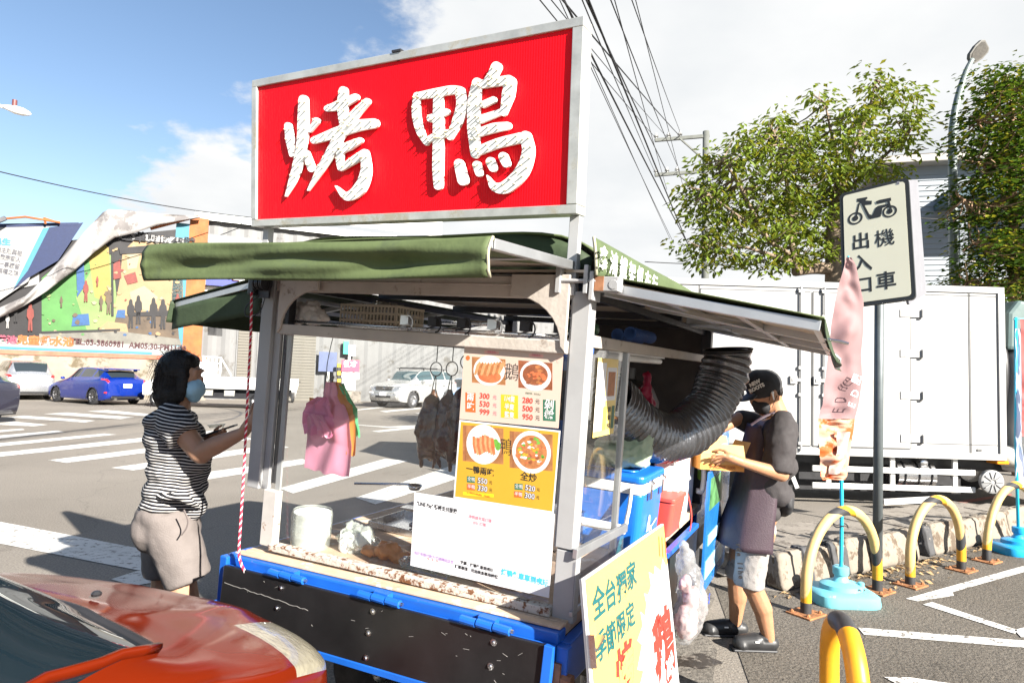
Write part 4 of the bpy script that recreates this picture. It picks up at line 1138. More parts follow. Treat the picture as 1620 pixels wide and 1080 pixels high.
def blue_hatch(root):
    paint = mat('blue_car_paint', (.002, .020, .20), .22, .25, var=.04, coat=1.0)
    make_car(root, HATCH, paint, (.86, 3.50), dict(wind=(1.15, 1.83), side=[(1.45, 2.35), (2.45, 3.25), (3.32, 3.7)], rear=(3.72, 4.08)), r=.325, rim=mat('dark_rim', (.18, .18, .19), .3, .9), spokes=10, lamps=(.12, .62, 4.2, 6.2), tail=(3.95, 4.3, 4.3, 5.6))
    plate(root, -4.345, .78)
    b = B(); b.box(-.62, .62, -4.1, -3.72, 1.42, 1.455); b.box(-.60, -.56, -3.95, -3.72, 1.34, 1.42); b.box(.56, .60, -3.95, -3.72, 1.34, 1.42)
    b.out('spoiler', paint, root, bev=.01)
    B().box(-.62, .62, -4.34, -4.1, .27, .42).out('bumper_insert', BLACK, root, bev=.03)
    for x in (-.78, .78):
        B().box(x - .04, x + .12 if x > 0 else x + .04, -4.28, -4.18, .48, .54).out('reflector', LAMPRED, root)
        s_ = 1 if x > 0 else -1
        b = B(); b.ell((s_ * .97, -1.5, 1.02), (.09, .06, .06), 10); b.out('door_mirror', paint, root, smooth=True)
    for k in (-.45, .45):
        b = B(); b.tube([(k, -4.2, .26), (k, -4.37, .26)], .05, 10); b.out('tail_pipe', CHROME, root, auto=40)
VAN = [(0, .40, .62, .66, .6, .4), (.07, .28, .72, .78, .80, .5), (.35, .20, .85, .92, .88, .6), (.8, .19, .97, 1.05, .90, .62), (1.2, .19, 1.02, 1.30, .905, .62), (1.75, .19, 1.05, 1.60, .905, .62), (2.6, .19, 1.07, 1.68, .905, .63), (3.6, .19, 1.08, 1.66, .90, .62), (4.15, .19, 1.08, 1.56, .885, .61), (4.4, .22, 1.05, 1.22, .86, .58), (4.52, .26, 1.02, 1.07, .82, .55), (4.58, .38, .85, .9, .72, .5)]
def placecar(name, label, px, py, yaw, builder, group='cars parked along the far kerb', zoff=0.0):
    t_ = T(name, label, 'car', tr(G(px, py)) @ rz(yaw), group)
    builder(t_); return t_
# yaw 0: nose points away from the viewer (+y); pi/2: nose to the left
def at_rear(px, py, yaw, L_):            # place so that the middle of the rear stands on that ground point
    g = G(px, py); d = MX.Rotation(yaw, 3, 'Z') @ V((0, 1, 0))
    return tr(g + d * L_) @ rz(yaw)
t_ = T('parked_car', 'deep blue hatchback with a roof spoiler parked by the wall', 'car', at_rear(200, 641, radians(62), 4.34), 'cars parked along the far kerb')
blue_hatch(t_)
def silver_van(root):
    paint = mat('silver_car_paint', (.42, .43, .45), .28, .7, var=.04, coat=1.0)
    make_car(root, VAN, paint, (.92, 3.66), dict(wind=(1.1, 1.78), side=[(1.45, 2.4), (2.5, 3.4), (3.5, 4.1)], rear=(4.1, 4.4)), r=.32, spokes=7, lamps=(.12, .7, 4.2, 6.2), tail=(4.1, 4.54, 4.2, 5.7))
    plate(root, -4.59, .8)
    B().box(-.70, .70, -4.585, -4.3, .28, .40).out('bumper_insert', BLACK, root, bev=.03)
t_ = T('parked_car', 'silver people carrier with red tail lamps parked ahead of the blue hatchback', 'car', at_rear(48, 633, radians(48), 4.58), 'cars parked along the far kerb')
silver_van(t_)
def black_car(root):
    make_car(root, HATCH, mat('black_car_paint', (.012, .012, .03), .2, .3, var=.04, coat=1.0), (.86, 3.50), dict(wind=(1.15, 1.83), side=[(1.45, 2.35), (2.45, 3.25), (3.32, 3.7)], rear=(3.72, 4.08)), r=.33, rim=mat('dark_rim', (.18, .18, .19), .3, .9), spokes=5, lamps=(.12, .62, 4.2, 6.2), tail=(3.95, 4.3, 4.3, 5.6))
t_ = T('passing_car', 'dark car cut off by the left edge of the photograph, only its tail showing', 'car', at_rear(-6, 672, radians(90), 4.34))
black_car(t_)
SUVT = [(0, .45, .72, .78, .66, .4), (.06, .32, .84, .90, .84, .5), (.3, .26, .98, 1.05, .91, .6), (.8, .24, 1.06, 1.14, .925, .64), (1.15, .24, 1.10, 1.24, .925, .64), (1.7, .24, 1.12, 1.62, .925, .64), (2.5, .24, 1.13, 1.70, .925, .65), (3.6, .24, 1.14, 1.68, .92, .64), (4.2, .25, 1.14, 1.56, .90, .62), (4.42, .3, 1.1, 1.2, .86, .58), (4.5, .45, .95, 1.0, .76, .5)]
def suv(root):
    paint = mat('suv_paint', (.50, .50, .49), .28, .6, var=.04, coat=1.0)
    make_car(root, SUVT, paint, (.92, 3.55), dict(wind=(1.08, 1.66), side=[(1.42, 2.4), (2.5, 3.4), (3.5, 4.1)], rear=(4.15, 4.42)), r=.36, spokes=6, lamps=(.05, .5, 3.7, 5.3), tail=(4.15, 4.5, 4.2, 5.7), glassm=mat('suv_glass', (.03, .06, .07), .05, var=0, coat=.6))
    g_ = B().box(-.46, .46, -.13, -.0, .72, .93).out('grille', mat('grille_grey', (.10, .10, .10), .35, .6), root, bev=.02)
    for k in range(4): B().box(-.44, .44, .0, .016, .745 + .05 * k, .765 + .05 * k).out('grille_bar', CHROME, g_)
    b = B(); b.lathe([(.055, 0), (.055, .02), (.04, .025), (.04, 0)], 16, tr(0, .0, .835) @ rx(-pi / 2) @ MX.Scale(1.5, 4, V((1, 0, 0)))); b.out('badge', CHROME, g_, auto=40)
    B().box(-.72, .72, -.06, .05, .42, .60).out('bumper', paint, root, bev=.05)
    B().box(-.42, .42, -.02, .056, .44, .54).out('air_intake', BLACK, root, bev=.02)
    for x in (-.68, .68): B().box(x - .1, x + .1, -.05, .045, .60, .68).out('fog_lamp', LAMPCL, root, bev=.03)
    plate(root, .062, .60)
    for x in (-.68, .68):
        b = B(); b.bar((x, -1.75, 1.74), (x, -3.7, 1.74), .04, .03); b.bar((x, -1.9, 1.66), (x, -1.9, 1.74), .04, .04); b.bar((x, -3.5, 1.66), (x, -3.5, 1.74), .04, .04); b.out('roof_rail', BLACK, root)
    for y in (-2.0, -2.9): B().box(-.72, .72, y - .03, y + .03, 1.755, 1.785).out('roof_bar', BLACK, root)
    for s_ in (-1, 1):
        b = B(); b.ell((s_ * 1.0, -1.5, 1.18), (.11, .06, .08), 10); b.out('door_mirror', paint, root, smooth=True)
        for y in (-2.0, -3.1): B().bar((s_ * .935, y, 1.0), (s_ * .935, y - .2, 1.0), .02, .03).out('door_handle', CHROME, root)
gs = G(606, 645)
t_ = T('parked_car', 'silver off-road car with roof rails facing the crossing, seen through the cart glass', 'car', tr(gs) @ rz(radians(152)) @ MX.Scale(1.08, 4), 'cars parked along the far kerb')
suv(t_)
def pale_blue(root):
    make_car(root, HATCH, mat('pale_blue_paint', (.16, .28, .45), .25, .4, var=.04, coat=1.0), (.86, 3.50), dict(wind=(1.15, 1.83), side=[(1.45, 2.35), (2.45, 3.25), (3.32, 3.7)], rear=(3.72, 4.08)), r=.325, spokes=8, lamps=(.12, .62, 4.2, 6.2), tail=(3.95, 4.3, 4.3, 5.6))
    plate(root, .02, .5)
t_ = T('parked_car', 'pale blue car behind the hanging ducks, next to the silver off-road car', 'car', tr(G(716, 643)) @ rz(radians(165)), 'cars parked along the far kerb')
pale_blue(t_)
# white flat-bed lorry behind the woman
fb = T('flatbed_lorry', 'white small flatbed lorry with a headboard parked behind the woman', 'lorry', tr(G(240, 641)) @ rz(radians(93)))
wp = mat('lorry_white', (.72, .72, .71), .35, var=.05, coat=.4, dirt=((.45, .43, .40), .15, 2))
cabt = B().prism([(0, .45), (-.02, .88), (.12, 1.0), (.62, 1.16), (1.1, 1.78), (1.3, 1.86), (2.2, 1.86), (2.25, .45)], -.82, .82, MX(((0, 0, 1, 0), (-1, 0, 0, 0), (0, 1, 0, 0), (0, 0, 0, 1)))).out('cab', wp, fb, bev=.05)
for s_ in (-1, 1):
    B().prism([(.85, 1.18), (1.25, 1.70), (2.05, 1.70), (2.05, 1.18)], s_ * .815, s_ * .828, MX(((0, 0, 1, 0), (-1, 0, 0, 0), (0, 1, 0, 0), (0, 0, 0, 1)))).out('side_window', CARGLASS, cabt)
b = B().box(-.88, .88, -5.6, -2.36, .78, .90); b.out('bed_floor', wp, fb, bev=.01)
for s_ in (-1, 1):
    for k in range(3):
        B().box(s_ * .88 - .015, s_ * .88 + .015, -2.38 - 1.08 * k - 1.05, -2.38 - 1.08 * k, .91, 1.24).out('drop_side', wp, fb, bev=.008)
B().box(-.88, .88, -5.62, -5.59, .91, 1.24).out('drop_side', wp, fb, bev=.008)
b = B()
for z in (1.3, 1.55, 1.8, 2.05): b.bar((-.86, -2.32, z), (.86, -2.32, z), .05, .05)
for x in (-.86, -.43, 0, .43, .86): b.bar((x, -2.32, .9), (x, -2.32, 2.08), .05, .05)
b.bar((-.86, -2.32, 2.05), (-.86, -2.8, 1.3), .04, .04); b.bar((.86, -2.32, 2.05), (.86, -2.8, 1.3), .04, .04)
b.out('headboard', wp, fb)
b = B().box(-.35, -.25, -5.5, -.2, .5, .78); b.box(.25, .35, -5.5, -.2, .5, .78); b.box(-.84, .84, -5.2, -2.4, .40, .62); b.out('chassis', BLACK, fb)
for y in (-.62, -4.5):
    for s_ in (-1, 1): road_wheel(fb, (s_ * .74, y, .33), .33, .2, mat('lorry_rim', (.6, .6, .6), .4, .4), 0)
for y in (-2.35, -3.2): B().box(.80, .87, y - .4, y, .5, .72).out('tool_box', GALV, fb, bev=.01)
for y in (-2.35, -3.2): B().box(-.87, -.80, y - .4, y, .5, .72).out('tool_box', GALV, fb, bev=.01)

# ------------------------------------------------------------------ RED CAR in the near left corner
RP = mat('red_car_paint', (.105, .0095, .0018), .12, .0, var=.03, scale=2, coat=.0, spec=.2, ior=1.30)
rc_f = V((.30, .954, 0)).normalized()
rc = T('red_car', 'glossy orange red car close by at the lower left, bonnet and clouded headlamp showing', 'car')
ang = atan2(-rc_f.x, rc_f.y)
NOSE = V((-1.20, 2.42, 0))
rc.matrix_local = tr(NOSE) @ rz(ang)
REDT = [(0, .40, .50, .56, .45, .3), (.05, .28, .58, .66, .62, .4), (.16, .22, .655, .775, .74, .5), (.42, .20, .75, .865, .81, .56), (.62, .19, .815, .925, .84, .6), (.76, .19, .86, .965, .845, .61), (.92, .19, .895, 1.075, .85, .62), (1.25, .19, .93, 1.27, .85, .60), (1.7, .19, .955, 1.43, .85, .58), (2.4, .19, .965, 1.50, .85, .58), (3.2, .19, .975, 1.48, .84, .57), (3.8, .19, .985, 1.36, .83, .56), (4.15, .2, .98, 1.15, .81, .56), (4.35, .28, .96, 1.01, .74, .5), (4.42, .4, .8, .85, .62, .45)]
RS = make_car(rc, REDT, RP, (.70, 3.35), dict(thr=(6.0, 0), wind=(.80, 1.72), side=[(1.75, 2.3), (2.4, 3.2), (3.28, 3.7)], rear=(3.75, 4.2)), r=.31, spokes=7, nx=70, ns=16, lamps=(.08, .40, 4.1, 6.6), tail=(4.0, 4.4, 4.3, 5.6), lampm=mat('clouded_lens', (.24, .22, .165), .22, var=.22, scale=9, coat=.6, bump=.35, bscale=45), glassm=mat('tinted_windscreen', (.006, .012, .017), .03, var=0, coat=.6, spec=.7))

for sg in (-1, 1):                       # A pillars from the cowl corners up to the roof, wiper and screen seal
    pp = []
    for (x, pc, gh) in RS:
        if .80 < x < 1.75:
            k = min(len(pc) - 2, int((6.0 + .50 * min(1, (x - .8) / .75)) * 16)); pp.append(V((sg * pc[k][0], -x, pc[k][1] + .004)))
    B().tube(pp[::4], .018, 8, sy=.6).out('pillar', RP, rc, smooth=True)
sx0 = [q for q in RS if q[0] >= .80][0]
seal = [V((sg * p[0], -sx0[0] - .004, p[1] + .003)) for sg, pts in ((-1, sx0[1][96:]), (1, list(reversed(sx0[1][96:])))) for p in pts]
B().tube(seal, .011, 6).out('screen_seal', BLACK, rc, smooth=True)
b = B(); b.tube(catmull([(.10, -.79, 1.0), (.3, -.86, 1.035), (.55, -.90, 1.02)], 5), .007, 6); b.tube([(.10, -.77, .985), (.12, -.79, 1.0)], .014, 8); b.out('wiper', BLACK, rc, smooth=True)
B().lathe([(.012, 0), (.014, .006), (.008, .012)], 10, tr(.28, -.60, .925)).out('washer_jet', BLACK, rc)
# ------------------------------------------------------------------ WHITE BOX LORRY beyond the kerb
LD = 8.32
TA, TB = P(1020, 604, LD), P(1587, 620, LD)
tk = T('box_lorry', 'white refrigerated box lorry with side doors parked behind the kerb', 'lorry', tr(TA.x, LD, 0))
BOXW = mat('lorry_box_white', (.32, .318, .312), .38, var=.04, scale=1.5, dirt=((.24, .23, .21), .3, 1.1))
SEAM = mat('seam_grey', (.08, .08, .08), .6, var=.1)
def KX(px): return (px - 810) / 1000 * LD - TA.x
def KP(px, py, off=0.0):
    r = ray(px, py); s_ = (LD - off) / r.y
    p = EYE + r * s_
    return p.x - TA.x, p.z
L0, L1 = -.95, TB.x - TA.x
ZB, ZT = .70, 2.93
B().box(L0, L1, .0, 2.0, ZB, ZT).out('cargo_box', BOXW, tk, bev=.02)
b = B()
b.box(L0 - .01, L1 + .01, -.022, -.001, ZT - .07, ZT + .012); b.box(L0 - .01, L1 + .01, -.022, -.001, ZB - .03, ZB + .05)
b.box(L1 - .075, L1 + .012, -.024, -.001, ZB + .052, ZT - .072); b.out('edge_rail', BOXW, tk, bev=.004)
def door(x0, x1, nm='side_door'):
    d = B().box(x0, x1, -.016, -.001, ZB + .09, ZT - .13).out(nm, BOXW, tk, bev=.006)
    g = B()
    for a in (x0 - .012, x1 + .002): g.box(a, a + .010, -.012, -.001, ZB + .09, ZT - .13)
    g.box(x0, x1, -.012, -.001, ZT - .128, ZT - .116); g.box(x0, x1, -.012, -.001, ZB + .078, ZB + .088)
    g.out('door_seal', SEAM, d)
    return d
d1 = door(KX(1108), KX(1283)); d2 = door(KX(1287), KX(1440)); 
for px in (1266, 1303):
    b = B(); x = KX(px)
    b.tube([(x, -.045, ZB + .02), (x, -.045, ZT - .06)], .014, 10)
    for z in (ZB + .12, ZB + .75, ZB + 1.1, ZT - .45, ZT - .12): b.box(x - .035, x + .035, -.055, -.017, z - .02, z + .02)
    b.box(x - .12, x + .03, -.06, -.045, ZB + .92, ZB + .96); b.box(x - .14, x - .05, -.05, -.017, ZB + .89, ZB + .99)
    b.out('locking_bar', BOXW, tk, auto=35)
for z in (ZB + .22, ZB + .78, ZB + 1.33, ZB + 1.86):
    for (xa, xb) in ((KX(1424), KX(1458)), (KX(1106), KX(1140))):
        b = B(); b.box(xa, xb, -.028, -.0165, z - .05, z + .05); b.box(xb - .01 if xa > 2 else xa - .01, xb + .03 if xa > 2 else xa + .03, -.06, -.0165, z - .055, z + .055)
        for q in (.2, .5, .8): b.lathe([(.008, 0), (.007, .006)], 8, tr(xa + (xb - xa) * q, -.028, z + .03) @ rx(pi / 2)); b.lathe([(.008, 0), (.007, .006)], 8, tr(xa + (xb - xa) * q, -.028, z - .03) @ rx(pi / 2))
        b.out('hinge', BOXW, tk, bev=.003)
B().box(KX(1534), KX(1537), -.006, -.0, ZB + .05, ZT - .08).out('panel_seam', SEAM, tk)
B().box(KX(1105), KX(1107), -.006, -.0, ZB + .05, ZT - .08).out('panel_seam', SEAM, tk)
B().box(KX(1440) + .02, L1 - .08, -.006, 0, ZB + .16, ZB + .168).out('panel_seam', SEAM, tk)
B().box(KX(1440) + .02, L1 - .08, -.006, 0, ZT - .115, ZT - .105).out('panel_seam', SEAM, tk)
b = B(); b.box(KX(1545), KX(1552), -.012, 0, ZB + .08, ZB + .11); b.out('maker_plate', SEAM, tk)
B().box(.05, L1 - .3, .40, .50, .16, .69).out('underbody', BLACK, tk)  # added dark panel, blocks low sun so ground under the lorry stays shaded
b = B().box(-.2, 6.2, .35, .399, .48, .69); b.box(-.2, 6.2, 1.5, 1.6, .48, .69); b.box(0, L1, .2, 1.8, .55, .695); b.out('chassis', BLACK, tk)
gb = B()
x0, x1 = KP(1287, 742)[0], KP(1545, 745)[0]
b = B().box(x0, x1, .02, .05, .46, .53); b.out('side_guard', mat('guard_white', (.62, .62, .6), .4, .2, var=.1, dirt=((.3, .28, .25), .3, 4)), tk, bev=.004)
b = B().box(x0, x1, .02, .05, .24, .31); b.out('side_guard', _MATS['guard_white'], tk, bev=.004)
for px in (1316, 1417, 1516): B().box(KX(px) - .03, KX(px) + .03, .055, .09, .22, .68).out('guard_post', _MATS['guard_white'], tk, bev=.004)
B().bar((KX(1395), -.05, .10), (KX(1468), -.05, .15), .03, .075).out('loose_step', _MATS['guard_white'], tk)
B().bar((KX(1252), .1, .55), (KX(1268), .1, .22), .03, .05).out('stay', _MATS['guard_white'], tk)
b = B(); b.tube([(KX(1430), .28, .42), (KX(1490), .28, .42)], .19, 20); b.out('fuel_tank', STEEL, tk, auto=40)
for px in (1440, 1462, 1482): B().tube([(KX(px) + .0, .28 + .195 * cos(a), .42 + .195 * sin(a)) for a in [k * pi / 8 for k in range(16)]], .012, 6, closed=True).out('tank_strap', BLACK, tk)
B().lathe([(.05, 0), (.05, .05), (.03, .06)], 14, tr(KX(1468), .12, .60) @ rx(pi / 2)).out('tank_cap', STEEL, tk, auto=40)
b = B(); b.lathe([(.15, 0), (.15, .05), (.13, .06), (.02, .06)], 24, tr(KX(1563), -.02, .40) @ rx(pi / 2))
for k in range(10):
    a = k * pi / 5; b.bar((KX(1563) + .03 * cos(a), -.085, .40 + .03 * sin(a)), (KX(1563) + .13 * cos(a), -.085, .40 + .13 * sin(a)), .014, .016)
b.out('air_filter', mat('filter_grey', (.22, .22, .22), .5), tk, auto=40)
b = B(); b.tube(catmull([(KX(1600), .2, 2.3), (KX(1598), .1, 1.9), (KX(1592), .1, 1.4), (KX(1585), .15, 1.0), (KX(1590), .2, .8)], 6), .07, 10); b.out('intake_pipe', BLACK, tk, smooth=True)
b = B(); b.box(KX(1577), KX(1596), .0, .2, .62, .76); b.out('side_marker', mat('amber_lens', (.65, .22, .01), .25), tk, bev=.01)
b = B().ell((KX(1605), .12, .72), (.2, .16, .14), 14); b.ell((KX(1590), .15, .95), (.12, .1, .16), 12); b.out('reservoir', mat('reservoir_plastic', (.5, .48, .42), .5), tk, smooth=True)
for x in (.75, 5.55):
    for y in (.14, 1.86): road_wheel(tk, (0, 0, 0), .36, .22, mat('lorry_rim', (.6, .6, .6), .4, .4), 0, tr(x, y, .36) @ rz(pi / 2))
cb_ = B().prism([(L1 + .22, .5), (L1 + .22, 2.1), (L1 + .34, 2.15), (L1 + 1.3, 2.1), (L1 + 1.75, 1.3), (L1 + 1.8, .5)], -.12, 1.95, MX(((1, 0, 0, 0), (0, 0, 1, 0), (0, 1, 0, 0), (0, 0, 0, 1)))).out('cab', mat('lorry_white', (.72, .72, .71), .35), tk, bev=.05)
b = B().prism([(L1 + .10, 2.12), (L1 + .12, 2.62), (L1 + .26, 2.80), (L1 + .7, 2.72), (L1 + 1.2, 2.14)], .05, 1.85, MX(((1, 0, 0, 0), (0, 0, 1, 0), (0, 1, 0, 0), (0, 0, 0, 1)))); b.out('wind_deflector', mat('deflector_green', (.09, .13, .125), .35, var=.08), tk, bev=.05)
b = B().prism([(L1 + .55, 1.35), (L1 + .55, 1.95), (L1 + 1.25, 1.95), (L1 + 1.6, 1.35)], -.126, -.119, MX(((1, 0, 0, 0), (0, 0, 1, 0), (0, 1, 0, 0), (0, 0, 0, 1)))); b.out('side_window', CARGLASS, cb_)
# door mirror on two arms (its shadow falls on the cargo box)
b = B(); b.bar((L1 + 1.25, -.12, 2.02), (L1 + 1.12, -.62, 2.0), .03, .03); b.bar((L1 + 1.25, -.12, 1.72), (L1 + 1.12, -.62, 1.8), .03, .03); b.out('mirror_arm', BLACK, tk)
b = B().prism([(-.10, 1.62), (-.13, 1.9), (-.08, 2.13), (.10, 2.13), (.13, 1.9), (.10, 1.62)], -.66, -.58, tr(L1 + 1.12, 0, 0) @ MX(((1, 0, 0, 0), (0, 0, 1, 0), (0, 1, 0, 0), (0, 0, 0, 1)))); b.out('door_mirror', BLACK, tk, bev=.03)

# ------------------------------------------------------------------ HOOP BARRIERS
HY = mat('hoop_yellow', (.52, .25, .012), .45, var=.14, scale=9, dirt=((.30, .12, .04), .22, 14))
HC = mat('hoop_faded_yellow', (.52, .36, .14), .5, var=.12, scale=8, dirt=((.34, .22, .12), .32, 12))
HB = mat('hoop_black', (.03, .03, .032), .5, var=.25, scale=12, dirt=((.3, .2, .1), .15, 20))
RUSTPL = mat('rust_plate', (.27, .115, .045), .85, var=.4, scale=16, bump=.5)
def hoop(a, c, h, name_lab, bands, r=.036, group='hoop barriers along the kerb'):
    a, c = V(a), V(c); a.z = c.z = 0
    mid = (a + c) / 2; d = (c - a); w_ = d.length; d.normalize()
    t_ = T('hoop_barrier', name_lab, 'barrier', MX(((d.x, -d.y, 0, mid.x), (d.y, d.x, 0, mid.y), (0, 0, 1, 0), (0, 0, 0, 1))), group)
    R_ = w_ / 2
    path = [V((-R_, 0, z)) for z in (.0, (h - R_) * .5, h - R_)] + [V((-R_ * cos(q), 0, h - R_ + R_ * sin(q))) for q in [pi * k / 20 for k in range(1, 20)]] + [V((R_, 0, z)) for z in (h - R_, (h - R_) * .5, 0)]
    # resample by arc length
    fine = []
    for i in range(len(path) - 1):
        n = max(1, int((path[i + 1] - path[i]).length / .012))
        fine += [path[i].lerp(path[i + 1], k / n) for k in range(n)]
    fine.append(path[-1]); N = len(fine) - 1
    # slanted band edges: each band is a run of rings, its ends sheared around the tube
    def ring(f, sl):
        out = []
        n = 16
        for k in range(n):
            q = 2 * pi * k / n
            g = min(max(f * N + sl * cos(q) * 2 * (r / .012), 0), N)
            i = min(int(g), N - 1); p = fine[i].lerp(fine[i + 1], g - i)
            t = (fine[min(i + 2, N)] - fine[max(i - 1, 0)]).normalized(); nn = V((t.z, 0, -t.x)); bb_ = V((0, 1, 0))
            out.append(p + nn * cos(q) * r + bb_ * sin(q) * r)
        return out
    for i, (f0, f1, m, s0, s1) in enumerate(bands):
        b = B(); n = max(2, int((f1 - f0) * N / 2))
        rings = [ring(f0 + (f1 - f0) * k / n, s0 + (s1 - s0) * k / n) for k in range(n + 1)]
        vs = [p for rg in rings for p in rg]
        b.add(vs, [(k * 16 + q, k * 16 + (q + 1) % 16, (k + 1) * 16 + (q + 1) % 16, (k + 1) * 16 + q) for k in range(n) for q in range(16)])
        b.out('tube_section', m, t_, smooth=True)
    for s_ in (-1, 1):
        B().box(s_ * R_ - .10, s_ * R_ + .10, -.09, .09, .004, .016).out('foot_plate', RUSTPL, t_, bev=.003)
        for (dx, dy) in ((-.07, -.06), (.07, -.06), (.07, .06), (-.07, .06)):
            B().lathe([(.012, .016), (.012, .026), (.006, .034)], 6, tr(s_ * R_ + dx, dy, 0)).out('anchor_bolt', RUSTPL, t_)
    return t_
bd = lambda e: [(0, .045, HB, 0, 0), (.045, .10, HY, 0, 1), (.10, .115, HC, 1, 1), (.115, .44, HC, 1, 1), (.44, .50, HB, 1, 1), (.50, .545, HY, 1, 1), (.545, .80, HC, 1, 1), (.80, .87, HB, 1, .6), (.87, .95, HY, .6, 0), (.95, 1, HB, 0, 0)]
hoop(G(1275, 972), G(1388, 936), .66, 'faded yellow and black hoop barrier wired to the light blue flag stand', bd(0))
hoop(G(1440, 926), G(1521, 902), .645, 'yellow and black hoop barrier in the middle, before the gap in the painted kerb', bd(1))
hoop(G(1561, 888), G(1648, 864), .66, 'yellow hoop barrier farthest right, beside the second blue flag stand', bd(2))
bd4 = [(0, .35, HY, 0, 0), (.35, .455, HY, 0, 0), (.455, .55, HB, 0, 0), (.55, 1, HY, 0, 0)]
hoop((1.32, 2.40, 0), (1.425, 2.83, 0), .600, 'bright yellow hoop barrier nearest the camera, seen end-on at the bottom edge', bd4, r=.04)

# ------------------------------------------------------------------ FLAGS ON WATER-FILLED STANDS
FLAGPINK = mat('flag_pink', (.66, .40, .38), .75, var=.08, scale=3)
CYAN = mat('stand_light_blue', (.13, .42, .49), .45, var=.06, scale=6, dirt=((.4, .55, .58), .2, 10))
CYAN2 = mat('stand_blue', (.01, .26, .52), .4, var=.06, scale=6)
POLEC = mat('flag_pole_blue', (.02, .40, .55), .35, var=.04)
def translucent_cloth(name, c1, c2=None, scale=9):
    m = mat(name, c1, .75, var=.1, scale=3)
    n = m.node_tree.nodes; l = m.node_tree.links
    p = n['Principled BSDF']; o = n['Material Output']
    t = n.new('ShaderNodeBsdfTranslucent'); t.inputs[0].default_value = (*c1, 1)
    x = n.new('ShaderNodeMixShader'); x.inputs[0].default_value = .35
    l.new(p.outputs[0], x.inputs[1]); l.new(t.outputs[0], x.inputs[2]); l.new(x.outputs[0], o.inputs[0])
    return m
FP1 = translucent_cloth('flag_cloth_pink', (.33, .20, .20)); 
def stand(parent, m, M_, sq=.24):
    b = B()
    prof = [(sq, 0), (sq + .008, .02), (sq, .075), (sq - .02, .088), (sq * .62, .095), (sq * .60, .125), (sq * .45, .14), (sq * .26, .145), (sq * .2, .165), (.045, .17), (.045, .24), (.03, .24)]
    n = 40
    for i, (rr, z) in enumerate(prof): pass
    vs, fs = [], []
    for rr, z in prof:
        for k in range(n):
            a = 2 * pi * k / n
            e = 1.0
            if rr > sq * .8: e = 1 / max(abs(cos(a)) ** 5 + abs(sin(a)) ** 5, 1e-6) ** .2 * .92
            vs.append((rr * e * cos(a), rr * e * sin(a) * .85, z))
    for i in range(len(prof) - 1):
        for k in range(n): fs.append((i * n + k, i * n + (k + 1) % n, (i + 1) * n + (k + 1) % n, (i + 1) * n + k))
    b.add(vs, fs)
    s_ = b.out('water_stand', m, parent, auto=35, M=M_)
    B().lathe([(.022, .1), (.022, .15), (.014, .155)], 12, tr(.12, -.05, 0)).out('filler_cap', m, s_, auto=35)
    for k in range(3): B().lathe([(.008, 0), (.008, .002)], 8, tr(.04 + .035 * k, -.112, .117) @ rx(.9)).out('drain_hole', BLACK, s_)
    B().lathe([(.05, .19), (.055, .2), (.055, .245), (.048, .25)], 20).out('collar', m, s_, auto=35)
    return s_
def feather(parent, base, prof, m, seed, px2w):
    """cloth sheet between left and right outlines given in the photograph at the flag's own distance"""
    n = len(prof)
    def fn(a, t):
        x = a * (n - 1); i = min(int(x), n - 2); f = x - i
        y = prof[i][0] * (1 - f) + prof[i + 1][0] * f
        l_ = prof[i][1] * (1 - f) + prof[i + 1][1] * f; r_ = prof[i][2] * (1 - f) + prof[i + 1][2] * f
        p = px2w(l_ + (r_ - l_) * t, y)
        k = NZ.noise(V((t * 1.6 + seed, a * 9, 0))) * .055 + NZ.noise(V((t * 3, a * 20, seed))) * .014 + .03 * sin(pi * t) * sin(3 * pi * a)
        p = V(p); p.y += k * sin(pi * min(1, t + .08)) - .02
        return p
    return B().grid(fn, 80, 14, 0).out('flag_cloth', m, parent, smooth=True)
fb_ = G(1330, 950)
f1 = T('feather_flag', 'pale pink feather flag with a food print, in front of the motorcycle sign', 'flag', tr(fb_))
f1i = tr(fb_).inverted()
stand(f1, CYAN, MX())
DF = fb_.y - .03
def p2f(x, y): r = ray(x, y); return f1i @ (EYE + r * (DF / r.y))
b = B(); bk2 = V((0, .10, 0)); b.tube(catmull([(0, 0, .05), p2f(1331, 760), p2f(1331, 700) + bk2, p2f(1336, 560) + bk2, p2f(1345, 430) + bk2 * .6, p2f(1342, 405)], 6), [.013, .013, .011, .008, .006], 10); b.out('flag_pole', POLEC, f1, smooth=True)
PR1 = [(408, 1336, 1345), (420, 1334, 1352), (450, 1325, 1358), (480, 1318, 1364), (520, 1312, 1364), (560, 1308, 1360), (600, 1303, 1362), (640, 1299, 1356), (662, 1292, 1350), (680, 1293, 1348), (710, 1294, 1343), (735, 1296, 1340), (752, 1296, 1338), (758, 1300, 1334)]
top = [q for q in PR1 if q[0] <= 662]; bot = [q for q in PR1 if q[0] >= 662]
c1_ = feather(f1, fb_, top, FP1, 2.0, p2f)
FOODP = mat('flag_food_print', (.48, .27, .18), .75, var=.12, scale=8, dirt=((.52, .08, .008), .52, 7))
FOODP2 = mat('flag_food_cream', (.48, .37, .31), .75, var=.3, scale=16)
feather(f1, fb_, bot, FOODP, 2.0, p2f).name = 'flag_print'
b = B().grid(lambda a, t: V(p2f(1320 + 3 * sin(5 * a) + 18 * t - 10 * a, 682 + 66 * a)) + V((0, -.045 + .02 * sin(9 * a + 5 * t), 0)), 10, 8).out('flag_print', FOODP2, f1, smooth=True)
WTX = mat('flag_text_white', (.8, .78, .76), .7, var=0)
